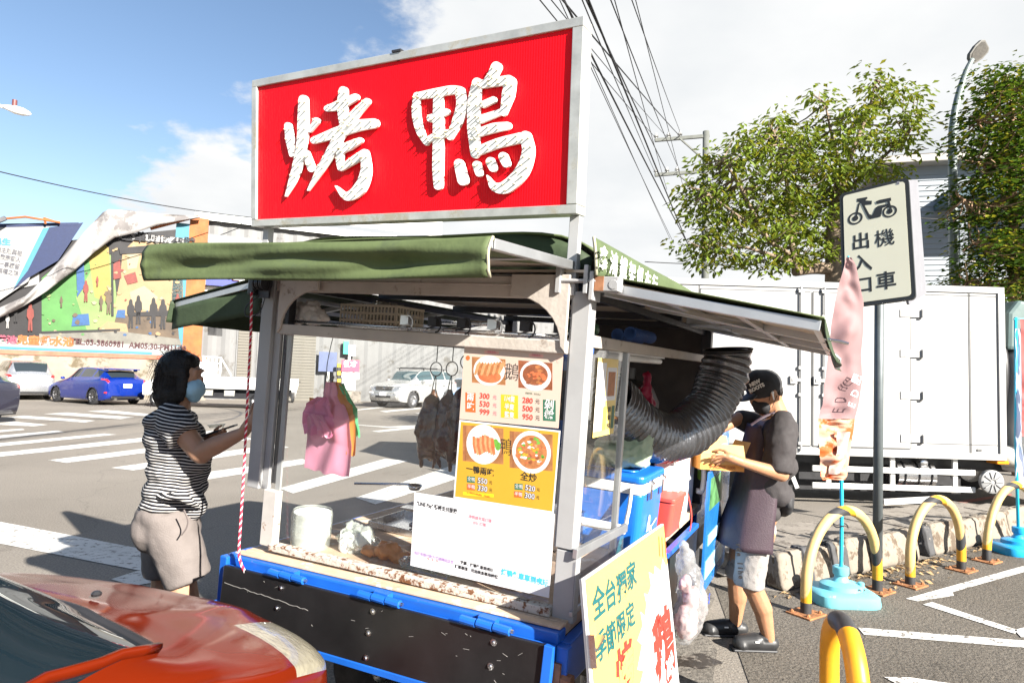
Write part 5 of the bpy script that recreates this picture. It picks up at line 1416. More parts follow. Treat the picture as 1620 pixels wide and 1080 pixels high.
for i, (ch, x, y) in enumerate((('E', 1341, 640), ('D', 1346, 622), ('肥', 1349, 600))):
    p = p2f(x, y); text(ch, .075, WTX, f1, tr(V(p) + V((0, -.062, 0))) @ rx(pi / 2) @ rz(1.2))
b = B(); p = p2f(1329, 832)
b.tube([V((0, 0, p.z)) + V((.05 * cos(a), .05 * sin(a), .01 * sin(3 * a))) for a in [k * pi / 8 for k in range(17)]], .004, 6); b.out('tie_wire', BLACK, f1)
f2b = G(1612, 874)
f2 = T('feather_flag', 'second flag on a blue stand at the right edge, maroon and white cloth', 'flag', tr(f2b))
f2i = tr(f2b).inverted()
stand(f2, CYAN2, MX(), .25)
def p2g(x, y): r = ray(x, y); return f2i @ (EYE + r * (f2b.y / r.y))
b = B(); b.tube([(0, 0, .05), p2g(1607, 700), p2g(1607, 502)], .014, 10); b.out('flag_pole', POLEC, f2, smooth=True)
b = B(); b.tube([p2g(1604, 505), p2g(1640, 503)], .008, 8); b.out('cross_arm', POLEC, f2)
feather(f2, f2b, [(505, 1611, 1660), (560, 1613, 1660), (620, 1614, 1662), (650, 1614, 1660), (690, 1612, 1660)], mat('flag_maroon', (.22, .05, .045), .7, var=.1), 4.0, p2g)
feather(f2, f2b, [(520, 1604, 1612), (600, 1605, 1613), (700, 1605, 1613), (770, 1605, 1625)], translucent_cloth('flag_cloth_white', (.55, .60, .74)), 7.0, p2g).name = 'flag_border'

# ------------------------------------------------------------------ MOTORCYCLE ENTRANCE SIGN
SGW = mat('sign_cream', (.56, .54, .42), .42, var=.03, scale=2)
SBLK = mat('sign_black', (.022, .024, .024), .45, var=0)
base = G(1388, 905)
ms = T('traffic_sign', 'cream motorcycle entrance sign with black border on a grey pole', 'road sign', tr(base))
Dm = base.y
def SP(x, y, d): r = ray(x, y); return EYE + r * (d / r.y)
b = B(); p0 = SP(1392, 330, Dm + .03); b.tube([(0, 0, 0), (p0.x - base.x, .03, p0.z)], .038, 14); b.out('pole', mat('pole_grey', (.10, .115, .12), .45, .3, var=.15, scale=8, dirt=((.25, .27, .28), .2, 12)), ms, smooth=True)
# panel plane from three corners
wS, hS = .5434, 1.1053                    # plate size; it is turned towards the parking lot and slightly twisted on its pole
SM = tr(-base) @ tr(2.83, 5.4007, 2.2333) @ rz(-.78) @ rx(-.226) @ ry(-.0914)
def rrect(x0, x1, z0, z1, r_, n=5):
    out = []
    for cx_, cz_, a0 in ((x1 - r_, z0 + r_, -pi / 2), (x1 - r_, z1 - r_, 0), (x0 + r_, z1 - r_, pi / 2), (x0 + r_, z0 + r_, pi)):
        out += [(cx_ + r_ * cos(a0 + pi / 2 * k / n), cz_ + r_ * sin(a0 + pi / 2 * k / n)) for k in range(n + 1)]
    return out
pn = B().prism(rrect(0, wS, 0, hS, .04), -.03, .0, XZ).out('sign_panel', SBLK, ms, M=SM)
B().prism(rrect(.03, wS - .03, .03, hS - .03, .03), .0005, .003, XZ).out('sign_face', SGW, pn)
def sl(x, y):                          # photograph -> panel coordinates
    Mi = (tr(base) @ SM).inverted(); o = Mi @ EYE; d = Mi.to_3x3() @ ray(x, y)
    p = o + d * ((-.004 - o.y) / d.y); return p.x, p.z
def z5(x, y): return sl(1260 + x * .27778, 260 + y * .27778)
for ch, x, y, s_ in (('出', 367, 444, .21), ('機', 503, 425, .21), ('入', 376, 568, .21), ('車', 511, 668, .21), ('口', 385, 692, .20)):
    a = z5(x, y); text(ch, s_ * .80, SBLK, pn, tr(a[0], -.0042, a[1]) @ rx(pi / 2), ext=.0006, bold=.001 if ch == '機' else .003, sx=.92)
def disc(c, r_, w_, nm):
    vs = []; n = 28
    for k in range(n):
        a = 2 * pi * k / n; vs += [(c[0] + r_ * cos(a), -.0046, c[1] + r_ * sin(a)), (c[0] + (r_ - w_) * cos(a), -.0046, c[1] + (r_ - w_) * sin(a))]
    B().add(vs, [(2 * k, 2 * ((k + 1) % n), 2 * ((k + 1) % n) + 1, 2 * k + 1) for k in range(n)]).out(nm, SBLK, pn)
for (x, y) in ((335, 308), (531, 268)):
    c = z5(x, y); rr = abs(z5(x + 43, y)[0] - c[0]) * 1.0
    disc(c, rr, rr * .27, 'printed_wheel'); disc(c, rr * .42, rr * .40, 'printed_hub')
for i, poly in enumerate(([(345, 196), (403, 186), (405, 193), (392, 206), (430, 208), (428, 228), (388, 232), (372, 222), (362, 222), (358, 214), (346, 214)],
    [(352, 222), (362, 220), (345, 300), (332, 308)], [(368, 222), (382, 222), (415, 284), (432, 290), (452, 246), (468, 236), (524, 224), (528, 234), (490, 248), (480, 298), (418, 312), (408, 304)],
    [(452, 212), (470, 204), (538, 190), (540, 208), (520, 212), (458, 226)], [(516, 210), (530, 206), (546, 262), (534, 272)])):
    pts = [z5(*q) for q in poly]
    B().prism(pts, .0036 + .0004 * i, .0046 + .0004 * i, XZ).out('printed_motorcycle', SBLK, pn)
b = B(); b.box(wS * .3, wS * .75, .004, .03, hS * .2, hS * .26); b.box(wS * .3, wS * .75, .004, .03, hS * .75, hS * .81); b.out('bracket', GALV, pn)
# grey back of the second sign on the same pole
TL2, TR2, BL2 = SP(1434, 291, Dm + .03), SP(1462, 289, Dm + .55), SP(1438, 483, Dm + .03)
ex2 = (TR2 - TL2); w2 = ex2.length; ex2.normalize(); ez2 = (TL2 - BL2); h2 = ez2.length; ez2 = (ez2 - ex2 * ez2.dot(ex2)).normalized(); ey2 = ez2.cross(ex2)
SM2 = tr(-base) @ MX(((ex2.x, ey2.x, ez2.x, BL2.x), (ex2.y, ey2.y, ez2.y, BL2.y), (ex2.z, ey2.z, ez2.z, BL2.z), (0, 0, 0, 1)))
B().prism(rrect(0, w2, 0, h2, .04), -.02, .0, XZ).out('rear_panel', mat('sign_back_grey', (.22, .22, .24), .45, .4, var=.06), ms, M=SM2)

# ------------------------------------------------------------------ HOUSE, TREES, LAMPS, POLE, WIRES
SIDING = mat('blue_white_siding', (.22, .245, .27), .6, var=.06, scale=2)
SHING = mat('dark_shingle', (.075, .07, .068), .8, var=.3, scale=9)
TRIM = mat('house_trim', (.32, .30, .27), .6, var=.08)
HD = 19.0
hA = P(1418, 440, HD); 
house = T('clapboard_house', 'pale blue clapboard house with dark hipped roof behind the trees', 'house', tr(hA.x, hA.y, 0) @ rz(-.25))
hx1 = 6.5; ztop = P(1418, 262, HD).z
B().box(0, hx1, 0, 7, 0, ztop).out('wall', SIDING, house)
b = B(); nb = int(ztop / .16)
for k in range(nb):
    b.add([(-.005, -.03, k * .16), (hx1, -.03, k * .16), (hx1, -.004, k * .16 + .16), (-.005, -.004, k * .16 + .16)], [(0, 1, 2, 3)])
    b.add([(-.03, 7, k * .16), (-.03, 0, k * .16), (-.004, 0, k * .16 + .16), (-.004, 7, k * .16 + .16)], [(0, 1, 2, 3)])
    b.add([(-.005, -.03, k * .16), (hx1, -.03, k * .16), (hx1, -.002, k * .16), (-.005, -.002, k * .16)], [(3, 2, 1, 0)])
tag(b.out('clapboards', SIDING, house), kind='stuff')
b = B(); b.box(-.5, hx1 + .5, -.5, 7.5, ztop, ztop + .22); b.out('eaves', TRIM, house, bev=.02)
b = B(); b.add([(-.5, -.5, ztop + .22), (hx1 + .5, -.5, ztop + .22), (hx1 + .5, 7.5, ztop + .22), (-.5, 7.5, ztop + .22), (2.6, 3.2, ztop + 1.5), (hx1 - 2.6, 3.2, ztop + 1.5)], [(0, 1, 5, 4), (1, 2, 5), (2, 3, 4, 5), (3, 0, 4)]); b.out('roof', SHING, house)
zp = P(1466, 326, HD).z
b = B(); b.add([(1.0, -1.6, zp), (5.5, -1.6, zp), (5.5, -.03, zp + .55), (1.6, -.03, zp + .55), (1.0, -.03, zp)], [(0, 1, 2, 3), (0, 3, 4)]); b.box(1.0, 5.5, -1.6, -.03, zp - .2, zp - .01); b.out('porch_roof', mat('teal_shingle', (.06, .10, .12), .8, var=.2, scale=9), house)
for x in (1.2, 5.3): B().box(x - .09, x + .09, -1.5, -1.32, 0, zp - .2).out('porch_post', SIDING, house)
for x in (1.9, 4.0):
    wf = B().box(x, x + .9, -.07, -.031, zp - 1.75, zp - .5).out('window_frame', TRIM, house)
    B().box(x + .06, x + .84, -.075, -.0705, zp - 1.69, zp - .56).out('pane', CARGLASS, wf)

BARK = mat('bark', (.17, .125, .085), .9, var=.3, scale=14, bump=.6, bscale=25)
BARK2 = mat('bark_warm', (.24, .15, .09), .9, var=.3, scale=14, bump=.6, bscale=25)
def leafmat(name, c, tcol, var=.45, sc=.9):
    m = mat(name, c, .55, var=var, scale=sc, spec=.15)
    n = m.node_tree.nodes; l = m.node_tree.links
    p = n['Principled BSDF']; o = n['Material Output']
    t = n.new('ShaderNodeBsdfTranslucent'); t.inputs[0].default_value = (*tcol, 1)
    x = n.new('ShaderNodeMixShader'); x.inputs[0].default_value = .3
    l.new(p.outputs[0], x.inputs[1]); l.new(t.outputs[0], x.inputs[2]); l.new(x.outputs[0], o.inputs[0])
    return m
LEAF_A = leafmat('leaf_olive', (.115, .160, .022), (.24, .30, .03))
LEAF_B = leafmat('leaf_deep', (.038, .078, .010), (.09, .15, .012))
LEAF_Y = leafmat('leaf_young', (.17, .17, .015), (.28, .27, .02))
def tree(name, label, D, depth, lobes, limbs, trunk_r, leafm, per, leafL, leafW, seed, bark, flat=1.0, droop=.5, thin=.0, base_px=None):
    rnd = random.Random(seed)
    bp = P(*base_px, D); bp.z = 0
    t_ = T(name, label, 'tree', tr(bp)); off = bp
    def pt(x, y, dd=0.0): return P(x, y, D + dd) - off
    tb = B(); sk = []
    for li, (pts, r0, r1) in enumerate(limbs):
        pc = catmull([pt(*q) if len(q) == 3 else pt(q[0], q[1]) for q in pts], 6)
        if li == 0: pc = [V((0, 0, -.1))] + pc
        tb.tube(pc, [r0, (r0 + r1) * .5, r1], 8); sk += pc
    tw = B(); lf = [B(), B()]
    for (cx_, cy_, rx_, ry_) in lobes:
        n = max(2, int(per * rx_ * ry_ / 1000))
        for k in range(n):
            while True:
                u_, v_, w_ = rnd.uniform(-1, 1), rnd.uniform(-1, 1), rnd.uniform(-1, 1)
                if u_ * u_ + v_ * v_ + w_ * w_ < 1: break
            c = pt(cx_ + u_ * rx_, cy_ + v_ * ry_ * flat, w_ * depth * min(1, rx_ / 60) + rnd.uniform(-.3, .3))
            s_ = min(sk, key=lambda q: (q - c).length_squared)
            mid = s_.lerp(c, .55) + V((rnd.uniform(-.15, .15), rnd.uniform(-.15, .15), -.12 * (s_ - c).length))
            if rnd.random() < .55: tw.tube(catmull([s_, mid, c], 3), [.022, .012, .006], 4, cap=False)
            # a spray of leaves round the twig's end
            ax = (c - s_); ax = ax.normalized() if ax.length > .01 else V((0, 0, 1))
            for q in range(rnd.randint(13, 20)):
                a = rnd.uniform(0, 2 * pi)
                rr = rnd.uniform(.05, .34)
                pp = c + V((cos(a) * rr, sin(a) * rr, rnd.gauss(0, .10) * (.5 if flat < .9 else 1)))
                d = V((cos(a), sin(a), rnd.uniform(-1.1, .25) * droop * 2)).normalized()
                L_ = leafL * rnd.uniform(.45, 1.2); W_ = leafW * rnd.uniform(.7, 1.2)
                sd_ = d.cross(V((rnd.uniform(-.6, .6), rnd.uniform(-.6, .6), 1))).normalized()
                up_ = sd_.cross(d)
                m1 = pp + d * L_ * .5
                lf[0 if rnd.random() < .8 else 1].add([pp, m1 + sd_ * W_ * .5 + up_ * W_ * .12, pp + d * L_ - up_ * L_ * .08, m1 - sd_ * W_ * .5 + up_ * W_ * .12], [(0, 1, 2), (0, 2, 3)])
    tb.out('trunk', bark, t_, smooth=True)
    tag(tw.out('twigs', bark, t_), kind='stuff')
    tag(lf[0].out('foliage', leafm, t_), kind='stuff'); tag(lf[1].out('young_foliage', LEAF_Y, t_), kind='stuff')
    return t_
def z8(l): return [(1020 + a * .37037, 60 + b_ * .37037, c * .37037, d * .37037) for a, b_, c, d in l]
def z8p(l): return [(1020 + a * .37037, 60 + b_ * .37037, dd) for a, b_, dd in l]
LA = z8([(540,350,90,28),(600,400,60,40),(760,255,66,36),(720,360,45,26),(980,170,62,38),(1000,250,90,45),(1120,235,62,36),(900,330,100,50),(1140,345,110,35),(1050,430,120,45),(880,420,140,65),(700,430,130,55),(480,450,120,65),(330,520,105,55),(560,540,190,85),(780,560,160,85),(960,550,120,50),(290,640,150,60),(520,680,210,90),(720,700,130,90),(320,770,160,60),(500,820,200,75),(690,830,130,80),(220,870,110,36),(320,930,150,55),(520,950,180,45),(700,930,100,50),(1080,575,70,26),(1200,480,50,18),(840,700,60,60),(240,690,90,40)])
tree('shade_tree', 'broad olive green tree with drooping leaves rising behind the white lorry', 13.5, 1.6, LA,
     [(z8p([(812, 1300, 0), (815, 1000, 0), (808, 850, 0), (825, 680, .1), (850, 560, .2)]), .26, .10), (z8p([(810, 985, 0), (720, 985, -.2), (640, 1000, -.4)]), .15, .09), (z8p([(650, 990, -.3), (625, 860, -.2), (615, 700, -.4), (590, 520, -.3), (550, 400, -.2)]), .07, .02), (z8p([(630, 930, -.3), (520, 850, -.5), (400, 620, -.5), (330, 520, -.5)]), .055, .02),
      (z8p([(845, 600, .2), (900, 450, 0), (960, 300, .1), (985, 180, 0)]), .07, .018), (z8p([(840, 680, .2), (940, 580, .3), (1050, 480, .2), (1180, 350, .3)]), .06, .015), (z8p([(840, 560, .2), (800, 420, -.1), (770, 280, -.2)]), .045, .015), (z8p([(640, 960, -.4), (450, 900, -.6), (300, 870, -.4)]), .05, .015), (z8p([(520, 850, -.5), (400, 760, -.7), (250, 650, -.6)]), .04, .012)],
     .26, LEAF_A, 21, .19, .080, 5, BARK, droop=.55, base_px=(1320, 470))
LB = [(1598,125,70,14),(1565,150,50,12),(1620,165,70,16),(1550,185,45,12),(1590,205,70,16),(1640,215,60,22),(1535,225,28,10),(1570,245,60,15),(1620,260,60,20),(1600,290,75,18),(1548,285,36,12),(1530,312,36,9),(1590,335,75,17),(1650,320,60,30),(1555,350,40,10),(1610,375,75,18),(1538,395,30,10),(1585,415,75,16),(1535,438,38,10),(1640,400,60,40),(1600,458,80,22),(1520,462,36,10),(1650,470,60,30),(1500,345,18,7),(1495,455,22,8),(1575,380,40,12),(1600,230,50,12),(1680,180,50,40),(1700,280,50,60),(1700,400,50,60)]
tree('layered_tree', 'dark green layered tree at the right edge behind the street lamp', 12.0, 1.3, LB,
     [([(1612, 640, 0), (1606, 480, 0), (1603, 360, .1), (1600, 240, 0), (1602, 130, 0)], .13, .03)] + [([(1603, y, 0), ((1603 + x) / 2, y - 8, -.2), (x, y - 14, -.3)], .035, .01) for x, y in ((1530, 460), (1540, 400), (1525, 330), (1545, 270), (1540, 205), (1660, 430), (1680, 330), (1670, 230), (1560, 160))],
     .13, LEAF_B, 40, .13, .075, 9, BARK2, flat=.9, droop=.2, base_px=(1612, 640))

LPOST = mat('lamp_post_paint', (.17, .20, .195), .4, .2, var=.06)
def pl(D, pts): return [P(x, y, D) for x, y in pts]
g0 = P(1511, 470, 14.0); g0.z = 0
lamp = T('street_lamp', 'tall curved street lamp in front of the layered tree', 'street lamp', tr(g0))
q = [p - g0 for p in pl(14.0, [(1510, 450), (1508, 330), (1507, 230), (1509, 190), (1517, 150), (1528, 115), (1538, 94)])]
B().tube([V((0, 0, 0))] + catmull(q, 6), [.10, .085, .075, .05], 14).out('post', LPOST, lamp, smooth=True)
h0, h1 = P(1536, 96, 14.0) - g0, P(1560, 72, 14.0) - g0
hd = (h1 - h0).normalized(); sdv = V((0, 1, 0)); upv = hd.cross(sdv).normalized()
b = B(); Lh = (h1 - h0).length
poly = [(Lh * t, w_ * s_) for s_, seq in ((-1, ((0, .06), (.12, .13), (.55, .18), (.95, .17), (1.1, .11))), (1, ((1.1, .11), (.95, .17), (.55, .18), (.12, .13), (0, .06)))) for t, w_ in seq]
tilt = (sdv * .93 + upv * .36).normalized(); acr = hd.cross(tilt)
LM = MX(((hd.x, acr.x, tilt.x, h0.x), (hd.y, acr.y, tilt.y, h0.y), (hd.z, acr.z, tilt.z, h0.z), (0, 0, 0, 1)))
lhead = B().prism(poly, .0, .08, LM).out('lamp_head', mat('lamp_head_grey', (.10, .095, .085), .6, var=.1), lamp, bev=.012)
B().prism([(x * .82 + .05, y * .78) for x, y in poly], -.012, -.002, LM).out('lens', mat('lamp_lens_dark', (.045, .04, .033), .5, var=.4, scale=12), lhead)
# lamp whose arm enters from the left edge
g1 = P(-60, 172, 13.0); g1.z = 0
lamp2 = T('street_lamp', 'white street lamp head with a sensor on top reaching in from the left edge', 'street lamp', tr(g1))
q = [p - g1 for p in pl(13.0, [(-58, 330), (-56, 220), (-45, 175), (-20, 165), (8, 170)])]
B().tube([V((0, 0, 0))] + catmull(q, 6), [.09, .06, .035], 12).out('post', W_PAINT, lamp2, smooth=True)
a0, a1 = P(6, 169, 13.0) - g1, P(49, 181, 13.0) - g1
b = B(); pc = [a0.lerp(a1, t) for t in (0, .15, .4, .7, .92, 1.0)]
b.tube(pc, [.04, .055, .085, .08, .045, .012], 12, sy=1.0); o = b.out('lamp_head', W_PAINT, lamp2, smooth=True)
B().tube([a0.lerp(a1, .38) + V((0, 0, .05)), a0.lerp(a1, .38) + V((0, 0, .2))], .045, 10).out('light_sensor', mat('dark_red_plastic', (.12, .04, .04), .5), lamp2, auto=40)
# utility pole
UD = 30.0
g2 = P(1117, 400, UD); g2.z = 0
pole = T('utility_pole', 'grey utility pole with two crossarms and insulators left of the olive tree', 'utility pole', tr(g2))
PG = mat('pole_concrete', (.10, .105, .095), .8, var=.15)
pt_ = P(1117, 208, UD) - g2
B().tube([(0, 0, 0), pt_], [.19, .15], 12).out('pole_shaft', PG, pole, smooth=True)
for (xa, ya, xb, yb) in ((1036, 222, 1122, 215), (1036, 277, 1112, 271)):
    a, c = P(xa, ya, UD) - g2, P(xb, yb, UD) - g2
    arm = B().bar(a, c, .13, .15).out('crossarm', PG, pole)
    B().bar(c.lerp(a, .55) - V((0, .1, .05)), V((pt_.x, -.1, c.z - 1.1)), .06, .07).out('brace', PG, pole)
    for t in (.02, .25, .46):
        p = a.lerp(c, t)
        b = B(); b.lathe([(.04, .07), (.05, .12), (.12, .15), (.06, .19), (.11, .22), (.05, .27), (.05, .33)], 12, tr(p)); b.out('insulator', mat('porcelain', (.45, .45, .44), .3), arm, auto=40)
# overhead cables: each hangs from the pole and runs on over the viewer's head
WIRE = mat('cable_black', (.012, .012, .014), .6, var=0)
def wire(p0, p1, sag, r_, lab, grp):
    a, c = V(p0), V(p1); pts = [a.lerp(c, t) - V((0, 0, sag * 4 * t * (1 - t))) for t in [k / 24 for k in range(25)]]
    o = B().tube(pts, r_, 5, cap=False).out('overhead_cable', WIRE, None, smooth=True)
    tag(o, lab, 'cable', grp)
def at_plane(x, y, Y): r = ray(x, y); return EYE + r * (Y / r.y)
ups = [((1037, 218), (862, 0), .035), ((1055, 217), (880, 0), .03), ((1075, 215), (898, 0), .05), ((1037, 274), (925, 0), .035), ((1055, 272), (932, 0), .05), ((1075, 270), (970, 0), .035), ((1055, 300), (975, 0), .03), ((1085, 380), (897, 0), .06), ((1094, 400), (935, 0), .06), ((1060, 378), (870, -60), .028), ((1066, 385), (876, -30), .028), ((1078, 214), (1003, 0), .03), ((1090, 330), (1008, 0), .025)]
ORD = ['first', 'second', 'third', 'fourth', 'fifth', 'sixth', 'seventh', 'eighth', 'ninth', 'tenth', 'eleventh', 'twelfth', 'last']
ups.sort(key=lambda q: q[1][0] - q[1][1] * .45)
for n_, (a, c, r_) in enumerate(ups):
    far = P(a[0], a[1], UD - .05); near = at_plane(c[0], c[1], 11.0)
    dirv = (near - far); end = far + dirv * 1.6
    wire(far, end, .12, r_ * .36, '%s overhead cable above the red sign, %s from the left' % ('thick black' if r_ > .045 else 'thin black', ORD[n_]), 'overhead cables above the cart')
wire(P(-40, 262, 22), P(420, 346, 34), .25, .022, 'thin black cable crossing the sky above the torn tarpaulin', None)
wire(P(1020, 414, 28), P(1320, 418, 28), .1, .02, 'thin cable crossing low behind the olive tree above the lorry', None)
wire(P(1440, 344, 15), P(1700, 350, 15), .05, .012, 'thin cable crossing before the layered tree and lamp post', None)
# ------------------------------------------------------------------ helpers for soft shapes
def organic(b, name, m, parent=None, voxel=.008, smooth=6, M=None, disp=0.0, dsize=.05, seed=0, sub=0, soft=0):
    o = b.out(name, m, parent, smooth=True, M=M)
    r = o.modifiers.new('remesh', 'REMESH'); r.mode = 'VOXEL'; r.voxel_size = voxel; r.use_smooth_shade = True
    if smooth:
        s_ = o.modifiers.new('smooth', 'SMOOTH'); s_.iterations = smooth; s_.factor = .5
    if disp:
        t = bpy.data.textures.new('folds%d' % len(bpy.data.textures), 'CLOUDS'); t.noise_scale = dsize; t.noise_depth = 2
        d = o.modifiers.new('folds', 'DISPLACE'); d.texture = t; d.strength = disp; d.mid_level = .5; d.texture_coords = 'LOCAL'
        if soft:
            s2 = o.modifiers.new('soften', 'SMOOTH'); s2.iterations = soft; s2.factor = .5
    return o
def capsule(b, a, c, r0, r1, n=12, flat=1.0):
    """tapered limb with rounded ends"""
    a, c = V(a), V(c); d = (c - a); L_ = d.length
    if L_ < 1e-6: b.ell(a, r0, n); return b
    d /= L_
    pts, rs = [], []
    for k in range(5):
        q = pi / 2 * (1 - k / 4); pts.append(a - d * r0 * sin(q)); rs.append(max(r0 * cos(q), .0008))
    for k in range(1, 4): pts.append(a.lerp(c, k / 4)); rs.append(r0 + (r1 - r0) * k / 4)
    for k in range(5):
        q = pi / 2 * k / 4; pts.append(c + d * r1 * sin(q)); rs.append(max(r1 * cos(q), .0008))
    t0 = d.orthogonal().normalized()
    o = len(b.v); bb_ = d.cross(t0)
    for p, r_ in zip(pts, rs):
        for k in range(n):
            q = 2 * pi * k / n; b.v.append(tuple(p + t0 * cos(q) * r_ + bb_ * sin(q) * r_ * flat))
    m = len(pts)
    for i in range(m - 1):
        for k in range(n): b.f.append((o + i * n + k, o + i * n + (k + 1) % n, o + (i + 1) * n + (k + 1) % n, o + (i + 1) * n + k))
    b.f.append(tuple(o + k for k in reversed(range(n)))); b.f.append(tuple(o + (m - 1) * n + k for k in range(n)))
    return b

# ------------------------------------------------------------------ POSTERS on the rear pane
def pz(px, py): p = LP(px, py, 1, .004); return p.x, p.z
def w7(x, y): return pz(640 + x * .40761, 520 + y * .40741)
CART_XZ = XZ
def cart_thing(name, label, cat, x, y, z, group=None):
    return T(name, label, cat, CM @ tr(x, y, z), group)
class Poster:
    """flat prints layered on a sheet standing in the pane's plane, each kind a fraction of a millimetre above the last"""
    def __init__(s, t, ox, oz, y0): s.t, s.ox, s.oz, s.y, s.c = t, ox, oz, y0, {}
    def lvl(s, nm):
        k = s.c[nm] = s.c.get(nm, -1) + 1
        return {'print': .00003 + .000012 * k, 'fold_line': .00004, 'printed_plate': .0003 + .00003 * (k % 4)}.get(nm, .00042 + .000015 * (k % 9))
    def poly(s, pts, m, nm='print'):
        q = [w7(*p) for p in pts]; y = -s.y + s.lvl(nm)
        return B().prism([(x - s.ox, z - s.oz) for x, z in q], y, y + .0001, XZ).out(nm, m, s.t)
    def rect(s, x0, y0, x1, y1, m, nm='print', sk=.0):
        return s.poly([(x0, y0), (x1, y0 + sk * (x1 - x0)), (x1, y1 + sk * (x1 - x0)), (x0, y1)], m, nm)
    def disc(s, cx_, cy_, r_, m, nm='printed_plate', ry_=None):
        c = w7(cx_, cy_); e = w7(cx_ + r_, cy_); rr = abs(e[0] - c[0]); rz_ = rr if ry_ is None else rr * ry_ / r_
        y = -s.y + s.lvl(nm)
        return B().prism([(c[0] - s.ox + rr * cos(a), c[1] - s.oz + rz_ * sin(a)) for a in [k * 2 * pi / 28 for k in range(28)]], y, y + .0001, XZ).out(nm, m, s.t)
    def text(s, st, x, y, h, m, bold=0.0, sx=1.0, tilt=0.0, align='CENTER', space=1.0, top=0.0):
        c = w7(x, y); sc = abs(w7(x, y - h)[1] - c[1])
        return text(st, sc * 1.18, m, s.t, tr(c[0] - s.ox, s.y - .00078 - top, c[1] - s.oz) @ rx(pi / 2) @ rz(tilt), ext=.00003, bold=bold, sx=sx, align=align, space=space)
def corners(px): return [w7(*p) for p in px]
def sheet_thing(name, label, px, m, y):
    q = corners(px); ox = sum(a for a, _ in q) / 4; oz = min(z for _, z in q)
    t_ = cart_thing(name, label, 'poster', ox, 0, oz)
    B().prism([(x - ox, z - oz) for x, z in q], -y, -y + .0012, XZ).out('sheet', m, t_)
    return Poster(t_, ox, oz, y - .0012)
INKB, INKR, INKG = mat('ink_black', (.02, .02, .02), .5, var=0), mat('ink_red', (.55, .05, .03), .5, var=0), mat('ink_green', (.03, .12, .07), .5, var=0)
PCREAM, PYEL, PY2 = mat('poster_cream', (.52, .40, .33), .38, var=.03, coat=.15), mat('poster_yellow', (.50, .28, .03), .38, var=.04, coat=.15), mat('poster_gold', (.68, .38, .02), .4, var=.1)
POR, PLW = mat('poster_orange', (.55, .11, .025), .45, var=.05), mat('poster_plate', (.58, .57, .56), .4, var=.03)
MEATS = [mat('print_meat%d' % i, c, .5, var=.3, scale=60) for i, c in enumerate([(.36, .14, .05), (.22, .07, .03), (.48, .24, .11), (.55, .13, .05)])]
WOODP, GARN, PPK, PPU, PCY = mat('print_wood', (.30, .13, .05), .5, var=.35, scale=25), mat('print_garnish', (.12, .30, .04), .5, var=.3, scale=50), mat('ink_pink', (.62, .16, .22), .5, var=0), mat('ink_purple', (.34, .16, .46), .5, var=0), mat('ink_cyan', (.05, .42, .58), .5, var=0)
P1 = sheet_thing('goose_menu', 'cream goose menu poster with red prices, top of the three on the glass', [(233, 64), (617, 90), (597, 386), (213, 350)], PCREAM, .005)
random.seed(8)
P1.rect(262, 108, 392, 208, mat('print_wood', (.3, .13, .05)), sk=.08); P1.rect(442, 122, 574, 228, MEATS[1], sk=.08)
P1.disc(328, 162, 62, PLW, ry_=52); P1.disc(508, 182, 62, PLW, ry_=54)
P1.disc(330, 185, 45, MEATS[3], ry_=22)
for k in range(9):
    x = 284 + 11.5 * k; y = 150 + 4 * sin(k * .5)
    P1.poly([(x - 14, y + 26), (x - 7, y + 30), (x + 16, y - 12), (x + 8, y - 24), (x - 4, y - 10)], MEATS[(2, 0)[k % 2]], 'printed_slice')
P1.disc(507, 178, 50, MEATS[1], ry_=38)
for k in range(26):
    a = random.uniform(0, 2 * pi); r_ = random.uniform(0, 44); x, y = 508 + r_ * cos(a), 182 + r_ * .78 * sin(a)
    P1.poly([(x + random.uniform(6, 14) * cos(q), y + random.uniform(4, 10) * sin(q)) for q in (0, 1.2, 2.5, 3.6, 5)], MEATS[random.choice((0, 1, 3, 3))], 'printed_slice')
P1.text('鵝', 416, 172, 62, INKB, sx=.9, bold=-.0006)
P1.rect(236, 246, 276, 322, POR, sk=.07); P1.text('兩', 256, 266, 29, PLW, bold=.0006); P1.text('吃', 256, 303, 29, PLW, bold=.0006)
P1.rect(374, 254, 441, 344, PY2, sk=.07)
for i, s_ in enumerate(('1/4隻', '半隻', '整隻')): P1.text(s_, 407, 273 + 31 * i, 22, PLW, sx=.85, bold=.0004)
P1.rect(537, 274, 587, 356, INKG, sk=.07); P1.text('剁', 562, 297, 36, PLW, bold=.0008); P1.text('盤', 561, 338, 36, PLW, bold=.0008)
for i, (a, c) in enumerate((('300', '280'), ('530', '500'), ('999', '950'))):
    P1.text(a, 311, 262 + 31 * i, 26, INKR, bold=.0005); P1.text('元', 351, 267 + 31 * i, 16, PPK)
    P1.text(c, 478, 279 + 32 * i, 26, INKR, bold=.0005); P1.text('元', 517, 283 + 32 * i, 18, INKB)
for x in (338, 511): P1.rect(x - 28, 84 + (x - 338) * .07, x + 28, 96 + (x - 338) * .07, mat('poster_blush', (.70, .38, .32), .4), sk=.07); P1.text('烤鵝專賣', x, 91 + (x - 338) * .07, 9, PPK, sx=.9)
P1.disc(246, 113, 8, POR); P1.disc(598, 126, 7, mat('poster_blush', (.7, .38, .32)))
P1.text('數量有限．售完為止', 500, 252, 7, INKG, sx=.9)
P2 = sheet_thing('duck_menu', 'yellow duck menu poster with two round dishes below the goose menu', [(213, 353), (605, 395), (578, 716), (190, 656)], PAPER, .005)
P2.poly([(219, 360), (599, 401), (573, 708), (196, 650)], PYEL, 'print')
P2.rect(226, 373, 384, 512, WOODP, sk=.085); P2.rect(408, 396, 575, 538, WOODP, sk=.085)
